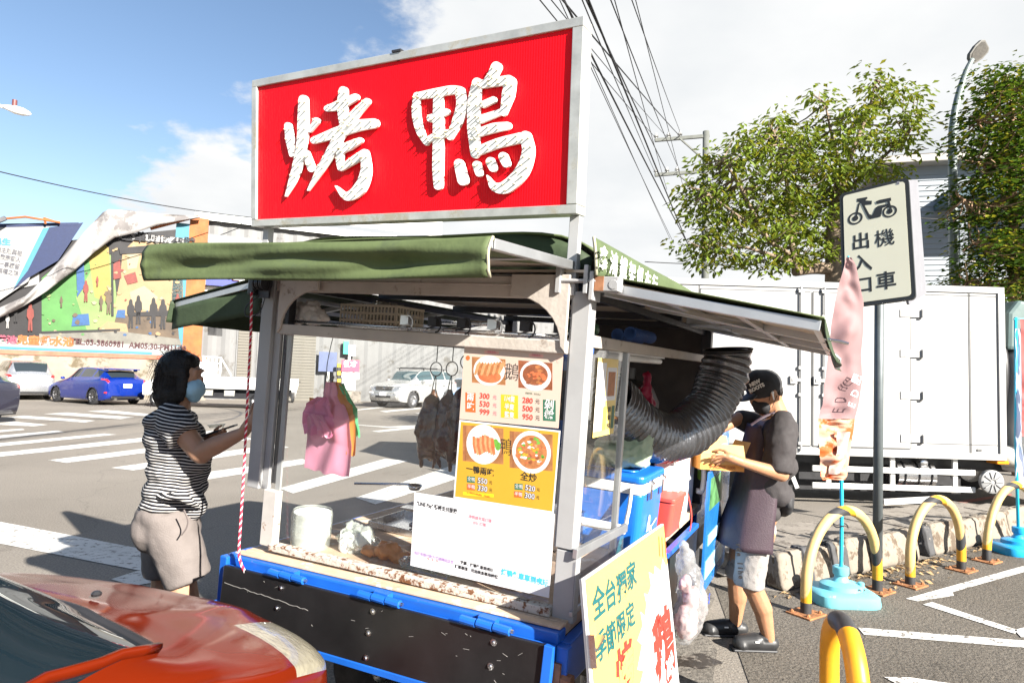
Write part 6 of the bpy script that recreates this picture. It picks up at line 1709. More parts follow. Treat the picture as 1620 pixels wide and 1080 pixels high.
for k in range(4): P2.rect(234 + 34 * k, 376, 237 + 34 * k, 512, MEATS[1]); P2.rect(420 + 34 * k, 399, 423 + 34 * k, 540, MEATS[1])
P2.disc(306, 448, 68, PLW, ry_=68); P2.disc(492, 478, 77, PLW, ry_=76)
P2.disc(306, 448, 56, mat('plate_shade', (.64, .63, .62), .4), ry_=56); P2.disc(492, 478, 62, MEATS[0], ry_=60)
for k in range(9):
    x = 268 + 9 * k; y = 440 + 6 * sin(k)
    P2.poly([(x - 4, y - 24), (x + 6, y - 22), (x + 14, y + 40), (x + 4, y + 46), (x - 4, y + 8)], MEATS[(3, 2)[k % 2]], 'printed_slice')
for k in range(7): P2.disc(350 + random.uniform(-14, 14), 455 + random.uniform(-18, 18), 10, GARN, 'printed_garnish')
for k in range(60):
    a = random.uniform(0, 2 * pi); r_ = 56 * sqrt(random.random()); x, y = 492 + r_ * cos(a), 478 + r_ * sin(a)
    P2.poly([(x + random.uniform(4, 12) * cos(q), y + random.uniform(3, 9) * sin(q)) for q in (0, 1.2, 2.5, 3.6, 5)], random.choice((MEATS[0], MEATS[2], MEATS[3], MEATS[1], GARN, PYEL, PLW)), 'printed_garnish')
P2.text('鴨', 394, 462, 60, INKB, sx=.8, bold=-.0006)
P2.text('一鴨兩吃', 293, 552, 27, INKB, bold=.0004); P2.text('全炒', 482, 577, 31, INKB, bold=.0004)
for (bx, by, tx, pr, m) in ((259, 584, '全鴨', '550', INKG), (259, 613, '半鴨', '330', POR), (444, 612, '全鴨', '520', INKG), (442, 642, '半鴨', '300', POR)):
    P2.rect(bx - 17, by - 13, bx + 15, by + 11, m, sk=.08); P2.text(tx, bx, by, 15, PLW)
    P2.text(pr, bx + 44, by + 7, 25, mat('ink_navy', (.03, .04, .10), .5, var=0), bold=.0016); P2.text(pr, bx + 44, by + 7, 25, PLW, bold=.0001, top=.00012); P2.text('元', bx + 76, by + 13, 13, INKB)
P2.rect(228, 632, 346, 644, mat('poster_bright_yellow', (.80, .55, .02), .4), sk=.08); P2.text('以上價格均為單點價格．不另加湯', 286, 643, 7, INKR, sx=.85)
P3 = sheet_thing('payment_notice', 'white payment notice with blue and purple lines of text, lowest on the glass', [(38, 634), (584, 718), (560, 1044), (22, 918)], PAPER, .006)
P3.text('"LINE Pay" 轉帳支付服務', 125, 693, 17, INKB, sx=.9, bold=.0003)
P3.rect(56, 828, 192, 830, mat('rule_grey', (.5, .5, .52), .5), sk=.09)
P3.text('由於有關付款方式請轉給店家', 113, 887, 13, PPU, sx=.95); P3.text('↑  ↑  ↑', 108, 898, 13, INKR)
P3.text('烤鴨請來電訂購', 293, 737, 13, PPK); P3.text('(03) 訂購', 291, 757, 13, PPK)
P3.text('推薦．烤鴨餐車到處玩', 280, 922, 13, INKB, bold=.0003); P3.text('訂單專線．可加美食專用帳號', 277, 942, 13, INKB, bold=.0003)
P3.text('烤鴨餐車車到處玩', 465, 966, 24, PCY, bold=.0006, sx=.93)
P3.poly([(204, 660), (206, 660), (190, 957), (188, 957)], mat('fold_grey', (.62, .62, .64), .5), 'fold_line'); P3.poly([(392, 689), (394, 689), (372, 999), (370, 999)], mat('fold_grey', (.62, .62, .64), .5), 'fold_line')
# small menu on the side pane
sm0 = V((-.006, .12, 1.33))
sm = cart_thing('side_menu', 'small yellow menu with green price strip taped to the side glass', 'poster', *sm0)
MS = rz(pi / 2) @ rx(pi / 2)             # faces the cart's right side
def smbox(y0, y1, z0, z1, m, k, nm='print'): return B().box(.0005 * k, .0005 * k + .0004, y0, y1, z0, z1).out(nm, m, sm)
smbox(0, .215, 0, .265, mat('side_menu_yellow', (.70, .52, .14), .4, var=.06), 0, 'sheet')
smbox(0, .09, .02, .25, PAPER, 1); smbox(.10, .205, .12, .235, PAPER, 1); 
smbox(.115, .19, .135, .22, MEATS[0], 2); smbox(.08, .12, .02, .10, mat('print_lime2', (.42, .5, .06), .5), 2); smbox(.175, .205, .02, .10, INKG, 2)
for i, s_ in enumerate(('280', '500', '950')): text(s_, .024, INKB, sm, tr(.0018, .148, .088 - .029 * i) @ MS, ext=.0001, bold=.0004)

# ------------------------------------------------------------------ DUCKS on hooks behind the glass
DUCK = [mat('duck_skin%d' % i, c, .34, var=.5, scale=16, bump=.5, bscale=50, coat=.55, dirt=(d, .42, 14)) for i, (c, d) in enumerate([((.088, .038, .018), (.042, .021, .012)), ((.060, .016, .006), (.022, .007, .004))])]
def duck(px, py, label, m, s_, yaw, lean):
    p = LP(px, py, 1, .20)
    t_ = cart_thing('roast_duck', label, 'duck', p.x, p.y, p.z - .34, 'roast ducks hanging behind the glass')
    b = B()
    def pt(x, y, z): q = rz(yaw) @ V((x, y, z)); return (q.x * s_ + lean * (0.34 - z), q.y * s_, .345 - (.345 - z) * .84)
    for (c, r_) in (((0, 0, .205), (.050, .044, .115)), ((.008, 0, .14), (.062, .05, .085)), ((-.004, 0, .27), (.038, .034, .065)), ((.012, .01, .085), (.045, .04, .05))):
        b.ell(pt(*c), (r_[0] * 1.12, r_[1] * 1.1, r_[2] * .86), 14)
    capsule(b, pt(0, 0, .30), pt(.0, .0, .345), .022, .012)
    for sx_ in (-1, 1):
        capsule(b, pt(sx_ * .045, -.012, .25), pt(sx_ * .068, -.03, .15), .017, .012); capsule(b, pt(sx_ * .068, -.03, .15), pt(sx_ * .05, -.042, .225), .011, .007)
        capsule(b, pt(sx_ * .032, -.01, .10), pt(sx_ * .036, -.01, .045), .026, .014); capsule(b, pt(sx_ * .036, -.01, .045), pt(sx_ * .03, .0, -.005), .010, .008)
    capsule(b, pt(0, .02, .06), pt(.01, .03, .03), .02, .012)
    organic(b, 'duck_body', m, t_, .006, 3, disp=.012, dsize=.03)
    h = B(); top = .465
    h.tube([V((lean * 0 + .024 * cos(a), .004 * cos(a), top - .03 + .027 * sin(a))) for a in [k * pi / 10 for k in range(20)]], .0022, 6, closed=True)
    h.tube([(0, 0, top), (0, 0, top + .08)], .002, 6)
    for sx_ in (-1, 1): h.tube([(0, 0, top - .058), (sx_ * .003, 0, top - .065), (sx_ * .009, -.005, .345), (sx_ * .012, -.008, .32)], .002, 6)
    h.out('hook', DARKSTEEL, t_, smooth=True)
    return t_
duck(687, 622, 'greyish brown roast duck hanging left on a ring hook', DUCK[0], .75, .5, -.02)
duck(712, 622, 'dark glossy roast duck hanging next to the posters', DUCK[1], 1.05, -.3, .01)
duck(735, 612, 'roast duck at the right, half hidden behind the cream menu', DUCK[1], .9, .2, .0)

# ------------------------------------------------------------------ bunch of carrier bags
def film(name, c, tr_=.35, rough=.3):
    if name in _MATS: return _MATS[name]
    m = mat(name, c, rough, var=.08, scale=12)
    n = m.node_tree.nodes; l = m.node_tree.links
    p = n['Principled BSDF']; o = n['Material Output']
    t = n.new('ShaderNodeBsdfTranslucent'); t.inputs[0].default_value = (*c, 1)
    x = n.new('ShaderNodeMixShader'); x.inputs[0].default_value = tr_
    l.new(p.outputs[0], x.inputs[1]); l.new(t.outputs[0], x.inputs[2]); l.new(x.outputs[0], o.inputs[0])
    return m
p = LP(520, 748, 1, .06)
bags = cart_thing('carrier_bags', 'bunch of pink, orange and green carrier bags hanging behind the glass', 'plastic bags', p.x, p.y, p.z)
def bag_sheet(name, m, out_, y0, seed, amp=.014):
    q = [(LP(x0, y, 1, .06).x - p.x, LP(x1, y, 1, .06).x - p.x, LP((x0 + x1) / 2, y, 1, .06).z - p.z) for (y, x0, x1) in out_]
    def fn(a, t):
        k = a * (len(q) - 1); i = min(int(k), len(q) - 2); f = k - i; f = f * f * (3 - 2 * f)
        l_, r_, z = (q[i][c] * (1 - f) + q[i + 1][c] * f for c in range(3))
        w_ = r_ - l_
        fold = sin(t * 13 + seed + 2 * a) * amp * (.5 + .5 * (1 - a)) * .6 + NZ.noise(V((t * 3 + seed, a * 4, seed))) * amp * 1.8
        return (l_ + w_ * t, y0 + fold, z + .004 * sin(t * 20 + seed) * a)
    return B().grid(fn, 34, 30, 0).out(name, m, bags, smooth=True)
PINK, PINK2 = film('bag_pink', (.72, .30, .42), .4), film('bag_deep_pink', (.66, .20, .36), .35)
bag_sheet('bag', PINK, [(604, 515, 528), (625, 511, 532), (640, 500, 545), (660, 486, 553), (700, 484, 556), (748, 481, 553)], .0, 1)
bag_sheet('bag', PINK2, [(628, 508, 526), (640, 490, 527), (655, 484, 533), (672, 483, 534), (688, 486, 528)], -.018, 5, .01)
bag_sheet('bag_handle', PINK, [(655, 500, 518), (665, 506, 526), (680, 510, 534), (690, 512, 530)], -.03, 3, .006)
bag_sheet('bag', film('bag_orange', (.75, .28, .06), .4), [(604, 520, 532), (625, 522, 540), (640, 520, 553), (655, 522, 556), (720, 530, 557)], .02, 2, .01)
bag_sheet('bag', film('bag_green', (.12, .55, .22), .4), [(606, 524, 534), (625, 526, 545), (645, 530, 557), (670, 535, 558), (690, 540, 560)], .035, 4, .008)
bag_sheet('bag', film('bag_orange', (.75, .28, .06)), [(630, 486, 508), (640, 484, 510), (650, 484, 508)], .012, 7, .006)
b = B(); z0 = LP(520, 606, 1, .06).z - p.z; zt = 1.60 - p.z; x0 = LP(521, 606, 1, .06).x - p.x
b.tube(catmull([(x0 - .005, 0, z0), (x0 - .02, 0, z0 + .06), (x0 - .01, 0, z0 + .14), (x0 + .0, 0, zt)], 6), .0018, 5); b.tube(catmull([(x0 + .01, 0, z0), (x0 + .022, 0, z0 + .03), (x0 - .005, 0, z0 + .01)], 6), .0018, 5)
b.out('string', DARKSTEEL, bags, smooth=True)

# ------------------------------------------------------------------ things on the counter
FOAM = mat('foam_white', (.74, .74, .72), .55, var=.04)
CLEAR = glass('clear_bag', (.93, .95, .93), 1.6, .28, (.72, .76, .70), .12)
def on(px, py, z=.745): q = LP(px, py, 2, z); return q.x, q.y
def czt(name, label, cat, px, py, yo=.0, z=None, group=None):
    x, y = on(px, py); y += yo; zz_ = (.776 + K * x) if z is None else z
    return cart_thing(name, label, cat, x, y, zz_, group)
t_ = czt('bowl_stack', 'tall stack of white foam bowls in a plastic sleeve at the left', 'bowls', 474, 858, .06)
bowl = B().lathe([(.052, 0), (.060, .012), (.074, .05), (.078, .052), (.072, .050), (.055, .01), (.0, .006)], 28, cap=False).mesh('bowl', True); bowl.materials.append(FOAM)
for k in range(9): link('bowl', bowl, t_, tr(.0015 * sin(k * 2.1), .0015 * cos(k * 1.7), .012 * k))
B().lathe([(.081, .0), (.083, .05), (.084, .14), (.078, .158)], 28, cap=False).out('sleeve', CLEAR, t_, smooth=True)
t_ = czt('clear_bag', 'crumpled clear plastic bag beside the stacked bowls', 'plastic bag', 548, 868, .05)
b = B()
for (c, r_) in (((0, 0, .045), (.075, .05, .05)), ((.045, 0, .06), (.055, .045, .05)), ((-.05, .01, .04), (.04, .04, .04)), ((.0, .0, .085), (.045, .03, .03)), ((.08, .01, .035), (.04, .035, .035)), ((-.02, -.01, .1), (.02, .02, .02))): b.ell(c, r_, 12)
organic(b, 'bag_film', CLEAR, t_, .007, 1, disp=.045, dsize=.022)
t_ = czt('white_tubs', 'nested white paper tubs inside the crumpled clear bag', 'tubs', 545, 868, .055)
B().lathe([(.04, 0), (.052, .07), (.05, .07), (.038, .004), (0, .004)], 22, tr(-.03, 0, .0) @ ry(.3), cap=False).out('tub', FOAM, t_, smooth=True)
B().lathe([(.04, 0), (.05, .06), (.048, .06), (.038, .004), (0, .004)], 22, tr(.05, .01, .02) @ ry(-.5), cap=False).out('tub', FOAM, t_, smooth=True)
t_ = czt('orange_bag', 'flat orange plastic bag lying along the rusty sill', 'plastic bag', 592, 884, .06)
b = B()
for (c, r_) in (((-.06, 0, .02), (.05, .04, .022)), ((.02, 0, .035), (.06, .045, .035)), ((.08, .01, .02), (.05, .04, .02)), ((.04, .0, .05), (.03, .025, .022))): b.ell(c, r_, 12)
organic(b, 'bag_film', film('bag_orange2', (.72, .33, .12), .35), t_, .007, 1, disp=.035, dsize=.03)
t_ = czt('clear_sack', 'flat clear plastic sack on the counter right of the orange bag', 'plastic bag', 660, 908, .06)
b = B()
for (c, r_) in (((-.05, 0, .015), (.08, .05, .02)), ((.05, .0, .02), (.08, .05, .025))): b.ell(c, r_, 12)
organic(b, 'bag_film', CLEAR, t_, .008, 1, disp=.04, dsize=.03)
t_ = czt('foam_plates', 'white foam plates at the foot of the payment notice', 'plates', 752, 925, .10)
pl_ = B().lathe([(.07, 0), (.10, .012), (.115, .016), (.10, .010), (0, .004)], 30, cap=False).mesh('plate', True); pl_.materials.append(FOAM)
for k in range(5): link('plate', pl_, t_, tr(.002 * sin(k * 2), .002 * cos(k), .006 * k))
t_ = czt('steel_tray', 'steel serving tray with sliced roast meat behind the bags', 'tray', 640, 842, .15)
b = B(); b.box(-.22, .22, -.13, .13, .0, .004); b.box(-.225, -.219, -.135, .135, 0, .03); b.box(.219, .225, -.135, .135, 0, .03); b.box(-.219, .219, -.135, -.13, 0, .03); b.box(-.219, .219, .13, .135, 0, .03); b.out('tray_pan', STEEL, t_, bev=.002)
b = B(); random.seed(4)
for k in range(9): b.ell((-.05 + .022 * k, random.uniform(-.03, .06), .018), (.024, .035, .014), 10)
organic(b, 'meat', DUCK[1], t_, .006, 1, disp=.012, dsize=.02)
t_ = czt('cleaver', 'steel cleaver with a dark handle lying on the tray', 'knife', 655, 838, .06, .83)
B().box(-.10, .07, -.04, .03, .0, .0025, rz(.15)).out('blade', STEEL, t_, bev=.001)
capsule(B(), (.07, .012, .003), (.17, .026, .006), .012, .014).out('handle', BLACK, t_, smooth=True)
t_ = czt('ladle', 'long steel ladle resting across the tray behind the counter', 'ladle', 600, 800, .0, .82)
b = B(); b.tube([(-.16, -.02, .02), (.16, .03, .06)], .006, 8); b.out('handle', STEEL, t_)
B().lathe([(.0, -.03), (.025, -.024), (.04, 0), (.038, 0), (.023, -.02), (0, -.026)], 18, tr(.19, .035, .06), cap=False).out('ladle_bowl', STEEL, t_, smooth=True)
t_ = cart_thing('chopping_board', 'round wooden chopping board in the middle of the cart counter', 'chopping board', -.75, .95, .74)
B().lathe([(.22, 0), (.225, .02), (.225, .07), (.215, .08)], 36).out('board', mat('board_wood', (.30, .20, .11), .7, var=.25, scale=9), t_, auto=35)
t_ = cart_thing('sauce_pot', 'steel sauce pot on the counter behind the duck menu', 'pot', -.35, .75, .757)
B().lathe([(.09, 0), (.1, .01), (.1, .16), (.105, .165), (.095, .165), (.095, .02), (0, .015)], 28, cap=False).out('pot_body', STEEL, t_, auto=40)
for s_ in (-1, 1): B().tube(catmull([(s_ * .1, -.03, .13), (s_ * .125, 0, .135), (s_ * .1, .03, .13)], 5), .005, 6).out('handle', STEEL, t_, smooth=True)
t_ = cart_thing('foam_box', 'white foam box on the dark counter at the back of the cart', 'box', -.55, 1.6, .75)
B().box(-.25, .25, -.18, .18, 0, .26).out('box_body', FOAM, t_, bev=.02); B().box(-.255, .255, -.185, .185, .262, .30).out('box_lid', FOAM, t_, bev=.01)

# white wire basket, rolled bag and blue foam roll up on the roof rods
p = LP(603, 520, 1, .5)
bk_ = cart_thing('plastic_basket', 'cream slotted plastic basket perched on the rods under the roof', 'basket', p.x, .5, p.z - .005)
CRM = mat('basket_cream', (.50, .45, .36), .5, var=.08)
b = B()
for y in (-.10, .10):
    for k in range(17): b.bar((-.165 + .02 * k, y, 0), (-.165 + .02 * k, y, .105), .006, .005)
    for z in (.0, .035, .07, .105): b.box(-.168, .168, y - .004, y + .004, z - .005, z + .005)
for x in (-.165, .165):
    for k in range(10): b.bar((x, -.1 + .022 * k, 0), (x, -.1 + .022 * k, .105), .005, .006)
    for z in (.0, .035, .07, .105): b.box(x - .004, x + .004, -.1, .1, z - .005, z + .005)
b.box(-.165, .165, -.1, .1, -.006, -.001); b.out('lattice', CRM, bk_)
b = B(); b.ell((0, 0, .08), (.14, .08, .05), 14); organic(b, 'film_wrap', CLEAR, bk_, .01, 1, disp=.05, dsize=.04)
p = LP(476, 512, 1, .1)
t_ = cart_thing('rolled_bag', 'rolled white plastic bag stuffed into the corner over the glass', 'plastic bag', p.x, .1, 1.645)
b = B()
for (c, r_) in (((-.03, 0, .045), (.06, .04, .05)), ((.05, 0, .05), (.06, .045, .05)), ((.10, .0, .035), (.035, .035, .035))): b.ell(c, r_, 12)
organic(b, 'bag_film', film('bag_white', (.60, .57, .55), .2), t_, .007, 1, disp=.04, dsize=.03)
p = LP(1005, 528, 0, -.12)
t_ = cart_thing('foam_roll', 'blue ribbed foam roll lying on top of the side beam', 'roll', -.12, p.y, 1.672)
for i in range(2):
    b = B()
    for k in range(14): b.tube([(-.03 + .055 * i, -.16 + .024 * k, .03 + .01 * i), (-.03 + .055 * i, -.16 + .024 * k + .017, .03 + .01 * i)], .028, 12)
    b.tube([(-.03 + .055 * i, -.16, .03 + .01 * i), (-.03 + .055 * i, .17, .03 + .01 * i)], .022, 10); b.out('roll', mat('foam_blue', (.03, .09, .30), .6, var=.15), t_, auto=40)
t_ = cart_thing('green_pack', 'folded green plastic pack on the side beam before the blue roll', 'pack', -.11, .22, 1.668)
b = B(); b.ell((0, 0, .03), (.05, .13, .03), 12); organic(b, 'pack_film', mat('pack_green', (.04, .12, .06), .4, var=.4, scale=20), t_, .008, 1, disp=.03, dsize=.04)

# ------------------------------------------------------------------ right-hand side: cooler, tote, boards, bags
CB = mat('cooler_blue', (.01, .13, .50), .35, var=.04, scale=4)
WPL = mat('white_plastic', (.72, .72, .71), .4, var=.04)
c0 = LP(985, 872, 2, .765)
cx0, cy0 = -.085, .86
cl_ = cart_thing('cool_box', 'blue cool box with white band and lid handle on the cart side', 'cool box', cx0, cy0, .772)
def rbox(x0, x1, y0, y1, z0, z1, r_, tp=0.0):
    b = B(); lo = rrect(x0 + tp, x1 - tp, y0 + tp, y1 - tp, r_); hi = rrect(x0, x1, y0, y1, r_); n = len(lo)
    vs = [(a, c, z0) for a, c in lo] + [(a, c, z1) for a, c in hi]
    return b.add(vs, [tuple(reversed(range(n))), tuple(range(n, 2 * n))] + [(i, (i + 1) % n, n + (i + 1) % n, n + i) for i in range(n)])
CLX0, CLX1, CLY0, CLY1 = -.29, .075, -.06, .30
rbox(CLX0, CLX1, CLY0, CLY1, 0, .255, .03, .012).out('box_body', CB, cl_, bev=.006)
rbox(CLX0 - .004, CLX1 + .004, CLY0 - .004, CLY1 + .004, .256, .30, .032).out('white_band', WPL, cl_, bev=.004)
rbox(CLX0 - .006, CLX1 + .006, CLY0 - .006, CLY1 + .006, .301, .335, .034).out('lid', CB, cl_, bev=.01)
rbox(CLX0 + .05, CLX1 - .05, CLY0 + .05, CLY1 - .05, .336, .346, .03).out('lid_panel', CB, cl_, bev=.006)
for y in (.03, .22):
    b = B(); b.box(CLX1 + .005, CLX1 + .016, y - .014, y + .014, .23, .315); b.tube([(CLX1 + .02, y - .012, .30), (CLX1 + .02, y + .012, .30)], .007, 8); b.out('clasp', STEEL, cl_, auto=40)
b = B(); b.tube(catmull([(-.26, CLY0 - .01, .285), (-.26, CLY0 - .05, .17), (-.24, CLY0 - .06, .12), (.0, CLY0 - .06, .12), (.03, CLY0 - .05, .17), (.03, CLY0 - .01, .285)], 5), .014, 8, sy=.6); b.box(-.26, .03, CLY0 - .07, CLY0 - .05, .10, .135); b.out('handle', WPL, cl_, smooth=True)
SCR = mat('marker_white', (.70, .72, .76), .5, var=0)
b = B(); b.tube(catmull([(CLX1 + .001, .05, .09), (CLX1 + .002, .075, .15), (CLX1 + .002, .08, .08), (CLX1 + .002, .10, .10), (CLX1 + .002, .115, .075)], 6), .0025, 5); b.tube(catmull([(CLX1 + .001, .04, .085), (CLX1 + .002, .12, .095), (CLX1 + .002, .2, .115)], 6), .002, 5); b.out('scribble', SCR, cl_, smooth=True)
t_ = cart_thing('pale_bag', 'pale green plastic bag resting on the cool box lid', 'plastic bag', cx0 - .06, cy0 + .04, .772 + .348)
b = B()
for (c, r_) in (((0, 0, .06), (.13, .11, .065)), ((.05, .05, .11), (.09, .08, .08)), ((-.08, .02, .06), (.06, .07, .06)), ((.02, .08, .17), (.05, .05, .055)), ((.05, .1, .22), (.025, .03, .04))): b.ell(c, r_, 12)
organic(b, 'bag_film', film('bag_pale_green', (.52, .62, .46), .35), t_, .01, 1, disp=.06, dsize=.05)
def sp(px, py, x): return LP(px, py, 0, x)
q0, q1 = sp(1040, 845, .02), sp(1082, 800, .02)
t_ = cart_thing('red_tote', 'coral red tote with hanging strap behind the yellow board', 'bag', .02, 1.33, .765)
TOT = mat('tote_red', (.66, .07, .05), .5, var=.08)
rbox(-.14, .02, -.14, .12, 0, .17, .02, .02).out('tote_body', TOT, t_, bev=.008)
rbox(-.145, .025, -.145, .125, .171, .19, .02).out('rim', TOT, t_, bev=.004)
B().grid(lambda a, t: (.028 + .03 * sin(pi * a) * .6 + .004, .10 + .09 * a + .018 * t, .18 - .24 * a), 10, 2, .003).out('strap', TOT, t_, smooth=True)
t_ = cart_thing('white_crate', 'white plastic lid board standing upright behind the red tote', 'board', -.02, 1.7, .765)
B().box(-.10, .0, -.32, .25, 0, .42).out('board_body', mat('crate_white', (.66, .62, .60), .5, var=.06), t_, bev=.02)
B().box(.001, .03, -.30, -.05, .04, .30, None).out('paper_stack', mat('paper_pale', (.70, .66, .66), .6, var=.05), t_, bev=.004)
b = B(); b.tube(catmull([(.02, .235, .25), (.05, .25, .24), (.05, .25, .12), (.02, .235, .11)], 5), .016, 8); b.out('handle', WPL, t_, smooth=True)
t_ = cart_thing('green_bottle', 'green bottle with dark cap by the white board', 'bottle', .02, 2.02, .93)
B().lathe([(.03, 0), (.036, .01), (.036, .12), (.03, .15), (.016, .17), (.016, .2)], 18).out('bottle_body', mat('bottle_green', (.20, .34, .05), .3), t_, smooth=True)
B().lathe([(.02, .2), (.02, .235), (.015, .24)], 14).out('cap', BLACK, t_, auto=40)
# blue picture panel of the truck's lowered side, black flap below
pq = [sp(1112, 742, .10), sp(1163, 738, .14), sp(1128, 900, .18), sp(1108, 905, .14)]
t_ = T('picture_panel', 'blue printed side panel of the truck leaning by the man', 'panel', CM @ tr(.10, 1.75, .30))
o_ = V((.10, 1.75, .30))
def pan(dy0, dy1, z0, z1, x, m, nm): return B().add([(x, dy0, z0), (x, dy1, z0), (x, dy1, z1), (x, dy0, z1), (x - .012, dy0, z0), (x - .012, dy1, z0), (x - .012, dy1, z1), (x - .012, dy0, z1)], [(0, 1, 2, 3), (7, 6, 5, 4), (0, 4, 5, 1), (1, 5, 6, 2), (2, 6, 7, 3), (3, 7, 4, 0)]).out(nm, m, t_)
pan(.0, .75, .05, .72, 0, mat('panel_blue', (.02, .17, .50), .25, var=.25, scale=3, coat=.5), 'panel_board')
pan(.05, .45, .50, .68, .002, mat('panel_green_print', (.08, .20, .08), .3, var=.6, scale=9), 'printed_picture')
pan(.08, .7, .30, .36, .003, mat('panel_pale_print', (.35, .55, .72), .3, var=.3, scale=6), 'printed_stripe'); pan(.05, .6, .12, .22, .003, mat('panel_pale_print', (.35, .55, .72)), 'printed_stripe')
t_ = cart_thing('side_flap', 'black lowered side flap under the red strap with a steel hinge', 'flap', .055, 1.05, .36)
B().box(.0, .014, .0, .62, .0, .36).out('flap_board', PANEL_BLK, t_, bev=.003)
B().box(.012, .03, .50, .56, .18, .23).out('latch', BLACK, t_, bev=.003)
B().box(-.02, .012, -.02, .66, .362, .385).out('flap_rail', BLUE, t_, bev=.003)
# dark inside: red carrier bags and a round white thing
t_ = cart_thing('red_bags', 'dark red carrier bags hanging inside the cart behind the duct', 'plastic bags', -.30, 1.25, 1.22)
b = B()
for (c, r_) in (((0, 0, .1), (.12, .1, .11)), ((.02, 0, .22), (.06, .05, .08)), ((.12, .05, .12), (.08, .08, .12)), ((.14, .05, .26), (.03, .03, .07)), ((-.02, 0, .30), (.02, .02, .05))): b.ell(c, r_, 12)
organic(b, 'bag_film', film('bag_red', (.45, .03, .09), .45), t_, .01, 1, disp=.06, dsize=.05)
t_ = cart_thing('steel_oven', 'drum shaped steel roasting oven in the dark of the cart', 'oven', -.42, 1.62, .76)
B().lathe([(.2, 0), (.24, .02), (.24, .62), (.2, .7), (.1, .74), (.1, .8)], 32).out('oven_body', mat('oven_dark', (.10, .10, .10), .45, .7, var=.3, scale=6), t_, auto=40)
B().box(-.1, .1, -.255, -.235, .15, .5).out('oven_door', DARKSTEEL, t_, bev=.01)

# corrugated exhaust duct
DUCT = mat('duct_foil', (.17, .175, .19), .24, .85, var=.25, scale=14, bump=.35, bscale=40)
pth = catmull([P(960, 628, 2.75), P(990, 660, 2.85), P(1030, 688, 3.0), P(1075, 688, 3.12), P(1115, 655, 3.22), P(1138, 610, 3.28), P(1150, 570, 3.3), P(1151, 552, 3.3)], 30)
# even spacing
fine = [pth[0]]; acc = 0
for a, c in zip(pth, pth[1:]):
    d = (c - a).length; acc += d
    if acc > .0052: fine.append(c); acc = 0
rad = []
for i, q in enumerate(fine):
    base_r = .118 + .004 * sin(i * .13)
    rad.append(base_r + (.0075 if (i % 5) in (0, 1) else (-.003 if i % 5 == 3 else 0)))
g_ = fine[0].copy(); g_.z = 0
dct = T('exhaust_duct', 'wide dark corrugated foil duct curving out of the cart beside the man', 'duct', tr(fine[0]))
dd_ = B().tube([q - fine[0] for q in fine], rad, 26, cap=False)
for i, v_ in enumerate(dd_.v):
    q = V(v_); k = NZ.noise(q * 14) * .006 + NZ.noise(q * 40) * .003
    c = fine[i // 26] - fine[0]; n_ = (q - c).normalized(); dd_.v[i] = tuple(q + n_ * k)
dd_.out('duct_hose', DUCT, dct, smooth=True)
e = fine[-1] - fine[0]; td = (fine[-1] - fine[-4]).normalized()
a0 = td.orthogonal().normalized(); b0 = td.cross(a0)
B().tube([e + a0 * .122 * cos(q) + b0 * .122 * sin(q) for q in [k * pi / 16 for k in range(32)]], .006, 8, closed=True).out('rim', DARKSTEEL, dct, smooth=True)
B().tube([e - td * .03, e - td * .02], .112, 24).out('dark_throat', BLACK, dct)

# ------------------------------------------------------------------ YELLOW BOARD leaning on the cart corner
TLb, TRb, BRb = LP(925, 915, 0, .10), LP(1050, 828, 0, .10), LP(1080, 1075, 0, .21)
ex = (TRb - TLb); wb_ = ex.length; ex.normalize(); ez = (TRb - BRb); ez = (ez - ex * ez.dot(ex)); hb = ez.length; ez.normalize(); ey = ez.cross(ex)
if ey.x > 0: pass
BLo = TLb - ez * hb
gz = min((CM @ BLo).z, (CM @ (BLo + ex * wb_)).z)
BM = MX(((ex.x, ey.x, ez.x, BLo.x), (ex.y, ey.y, ez.y, BLo.y), (ex.z, ey.z, ez.z, BLo.z), (0, 0, 0, 1)))
hb0 = -gz / 1.0                          # let the board reach down to the ground
ab = T('sandwich_board', 'leaning yellow board with green and red lettering and white star burst', 'sign board', CM @ BM)
YB = mat('board_yellow', (.52, .335, .105), .42, var=.03, scale=2, coat=.1)
zb = -max(0.0, gz) / max(.5, (CM.to_3x3() @ ez).z)
B().box(0, wb_, .0015, .012, zb, hb).out('board_panel', mat('foam_board', (.72, .71, .68), .5), ab, bev=.002)
B().box(.004, wb_ - .004, -.0005, .001, zb + .004, hb - .004).out('print_face', YB, ab)
ABI = (CM @ BM).inverted()
def ap(x, y):                            # zoomed photograph -> board plane
    o = ABI @ EYE; d = ABI.to_3x3() @ ray(900 + x * .24070, 820 + y * .24074)
    p = o + d * ((-.001 - o.y) / d.y); return p.x, p.z
TEAL = mat('print_teal', (.006, .085, .09), .5, var=0); REDP = mat('print_signal_red', (.62, .03, .02), .5, var=.03)
def atext(st, x, y, size, m, bold, k, sx=1.0):
    a = ap(x, y); text(st, size, m, ab, tr(a[0], -.001 - .0005 * k, a[1]) @ rx(pi / 2), ext=.0002, bold=bold, sx=sx)
burst = [(655, 285), (640, 320), (615, 265), (605, 345), (565, 310), (560, 370), (525, 350), (540, 440), (520, 500), (495, 490), (510, 560), (500, 640), (470, 610), (485, 700), (450, 800), (480, 830), (450, 990), (490, 1000), (470, 1080), (500, 1160), (745, 1160), (760, 1000), (720, 800), (690, 560)]
bp_ = [ap(*q) for q in burst]
bp_ = [(min(max(x, .01), wb_ - .006), max(z, zb + .01)) for x, z in bp_]
B().prism(bp_, .0012, .0016, XZ).out('printed_burst', PAPER, ab)
for i, (ch, x, y) in enumerate((('全', 198, 560), ('台', 275, 505), ('獨', 350, 455), ('家', 412, 385))): atext(ch, x, y, .092, TEAL, .002, 2, 1.18)
